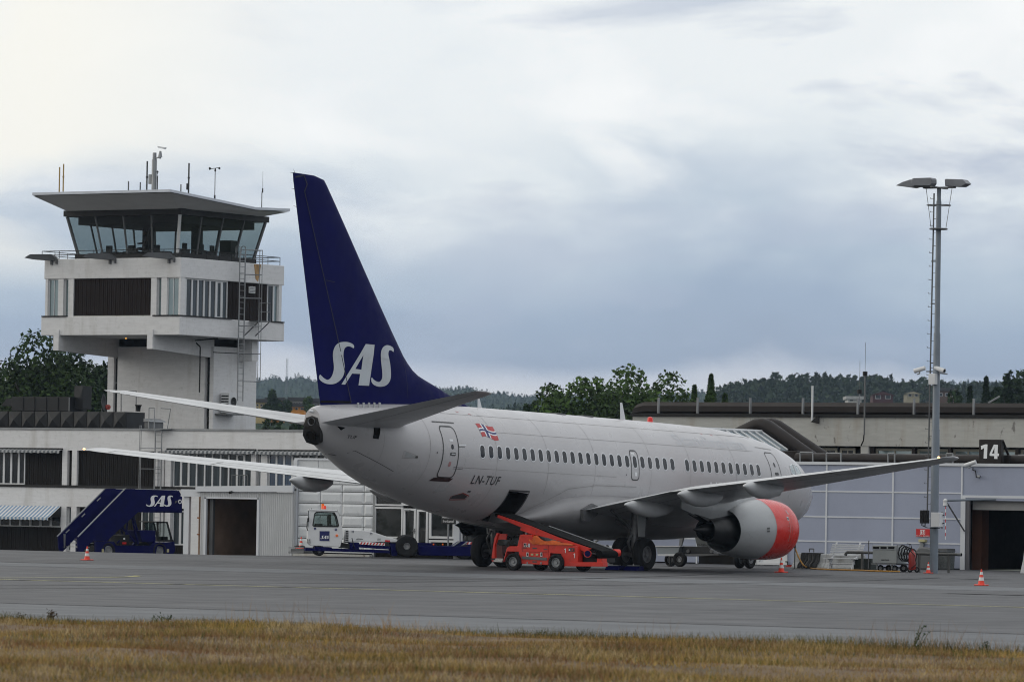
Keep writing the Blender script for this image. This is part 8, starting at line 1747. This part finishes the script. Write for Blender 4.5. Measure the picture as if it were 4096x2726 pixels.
# ================================================================ grass verge
MT['soil']=mat('dry_turf_soil',(.16,.105,.05),.95,var=.35,vs=.6,dirt=[((.05,.055,.02),.6,.35,(1,1,1),.5,.65)])
mb=MB();gx=np.linspace(98.6,165,50);gy=np.linspace(-20,130,60)
def gz2(x,y): return .03+.10*sm(x,98.8,101)+.05*math.sin(x*.9+y*.35)*sm(x,99,102)+.04*math.sin(y*.8-x*.3)*sm(x,99,102)
mb.grid([[(x,y,gz2(x,y)) for y in gy] for x in gx]);build(mb,'verge',MT['soil'],kind='structure',smooth=60)
r=np.random.default_rng(5)
def blades(n,x0,x1,hm0,hm1,w,m,name,edge=False,dens=None):
    x=x0+(x1-x0)*r.uniform(0,1,n)**(1.0 if not edge else 1.5)
    # keep to the wedge the place is seen in, with a generous margin
    fwx,fwy=_fw[0],_fw[1];X_=x
    ymid=CAM[1]+(X_-CAM[0])*math.tan(YAW);half=(CAM[0]-X_)*.165+6
    y=ymid+r.uniform(-1,1,n)*half
    patch=np.sin(x*.7+3*np.sin(y*.21))*np.cos(y*.33+x*.15)+.6*np.sin(y*1.1+x*.9)+r.normal(size=n)*.5
    keep=np.ones(n,bool)
    if dens is not None: keep=dens(patch,x,y)
    x,y,patch=x[keep],y[keep],patch[keep];n=len(x)
    xe=98.8+.35*np.sin(y*.9)+.15*np.sin(y*2.7);x=np.maximum(x,xe+r.uniform(0,.25,n))
    hgt=r.uniform(hm0,hm1,n)*(1+.3*np.clip(patch,-1,1));z=.02+.10*np.clip((x-98.8)/2.2,0,1)+.05*np.sin(x*.9+y*.35)*np.clip((x-99)/3,0,1)+.04*np.sin(y*.8-x*.3)*np.clip((x-99)/3,0,1)
    a=r.uniform(0,2*PI,n);lean=r.normal(size=(n,2))*.35;wv=np.stack([np.cos(a),np.sin(a),np.zeros(n)],1)*(w*r.uniform(.6,1.3,n))[:,None]
    b=np.stack([x,y,z-.02],1);tp_=b+np.stack([lean[:,0]*hgt,lean[:,1]*hgt,hgt],1);    v=np.stack([b-wv,b+wv,tp_+wv*.2,tp_-wv*.2],1).reshape(-1,3)
    me=mesh_from_quads(name,v,m,(0,0,0));o=bpy.data.objects.new(name,me);COL.objects.link(o);o['kind']='stuff';return o
def patchy(name,c1,c2,c3):
    m=leafmat(name,c1,.3);t=m.node_tree;b=t.nodes['Principled BSDF'];src=b.inputs['Base Color'].links[0].from_socket
    g=t.nodes.new('ShaderNodeNewGeometry');col=src
    for k,(c,sc,a0,a1,st) in enumerate(((c2,.8,.48,.56,(1.0,.5,1)),(c3,1.3,.54,.62,(1.0,.45,1)))):
        v=t.nodes.new('ShaderNodeVectorMath');v.operation='MULTIPLY_ADD';t.links.new(g.outputs['Position'],v.inputs[0]);v.inputs[1].default_value=st;v.inputs[2].default_value=(7*k,3*k,0)
        n=t.nodes.new('ShaderNodeTexNoise');n.inputs['Scale'].default_value=sc;n.inputs['Detail'].default_value=5;t.links.new(v.outputs[0],n.inputs['Vector'])
        r_=t.nodes.new('ShaderNodeMapRange');t.links.new(n.outputs['Fac'],r_.inputs[0]);r_.inputs[1].default_value=a0;r_.inputs[2].default_value=a1;r_.inputs[4].default_value=.95
        mx=t.nodes.new('ShaderNodeMix');mx.data_type='RGBA';t.links.new(r_.outputs[0],mx.inputs['Factor']);t.links.new(col,mx.inputs['A']);mx.inputs['B'].default_value=(*c,1);col=mx.outputs['Result']
    t.links.new(col,b.inputs['Base Color']);return m
blades(300000,98.6,134,.03,.13,.0065,patchy('dry_grass',(.36,.26,.10),(.19,.105,.05),(.40,.31,.16)),'dry_grass')
blades(170000,98.6,134,.03,.11,.005,patchy('green_grass',(.13,.15,.045),(.06,.08,.022),(.20,.13,.05)),'green_grass',dens=lambda p,x,y:p>-.1)
blades(60000,98.6,134,.03,.09,.007,leafmat('reddish_grass',(.27,.13,.07),.35),'reddish_grass',dens=lambda p,x,y:p<.2)
blades(26000,98.6,100.6,.06,.20,.005,leafmat('edge_grass',(.13,.12,.04),.4),'edge_grass',edge=True)
blades(5200,98.6,102.5,.18,.42,.0035,leafmat('seed_stalks',(.36,.24,.13),.3),'seed_stalks',edge=True,dens=lambda p,x,y:(np.sin(y*.55)+np.sin(y*1.3+1)+.5*np.sin(y*3.1))>.4)
def weed(label,u,vb,vt,lean,seed,m,stems=5,spread=.12,group=None):
    g=gnd(u,vb);x,y=float(g[0]),float(g[1]);h=(vb-vt)/FPX*float(np.dot(g-CAM,_fw));rr=np.random.default_rng(seed);t=thing('weed',label,'weed',(x,y,.02),group)
    mb=MB();P_=[]
    for k in range(stems):
        dx,dy=rr.normal()*spread*.5,lean*h+rr.normal()*spread;top=np.array([x+dx,y+dy,h*rr.uniform(.75,1.0)]);b=np.array([x+rr.normal()*.03,y+rr.normal()*.05,0.0]);mb.cyl(b,top,.006,.003,5)
        for q in np.linspace(.35,1,12): P_.append(b+(top-b)*q+rr.normal(size=3)*.025)
    build(mb,'stem',m,t);P_=np.array(P_);o=bpy.data.objects.new('leaves',mesh_from_quads('leaves',quads(P_,rr.normal(size=P_.shape),.018,rr),m,(x,y,.02)));COL.objects.link(o);o.parent=t
gw=leafmat('weed_green',(.045,.075,.02),.3)
weed('tall green weed leaning right at the far right verge edge',3640,2625,2496,.45,1,gw,6,.04)
weed('small upright green sprout at the left verge edge',616,2494,2462,0,2,gw,2,.02);weed('bushy green sprout right of the small one on the left verge',664,2496,2456,0,3,gw,6,.06)
weed('brownish tuft near the left end of the verge edge',205,2490,2440,0,4,leafmat('weed_brown',(.10,.07,.04),.3),9,.05);weed('brownish tuft at the very left of the verge edge',88,2488,2452,0,5,leafmat('weed_brown',(.10,.07,.04),.3),6,.04)
weed('thin dark sprout in the middle of the verge edge',2160,2566,2520,.05,6,gw,4,.07);weed('thin upright weed at the right verge edge',3945,2634,2560,0,7,gw,4,.04);weed('low dark creeping weed clump at the verge edge left of centre',1010,2512,2486,.1,8,gw,14,.35)
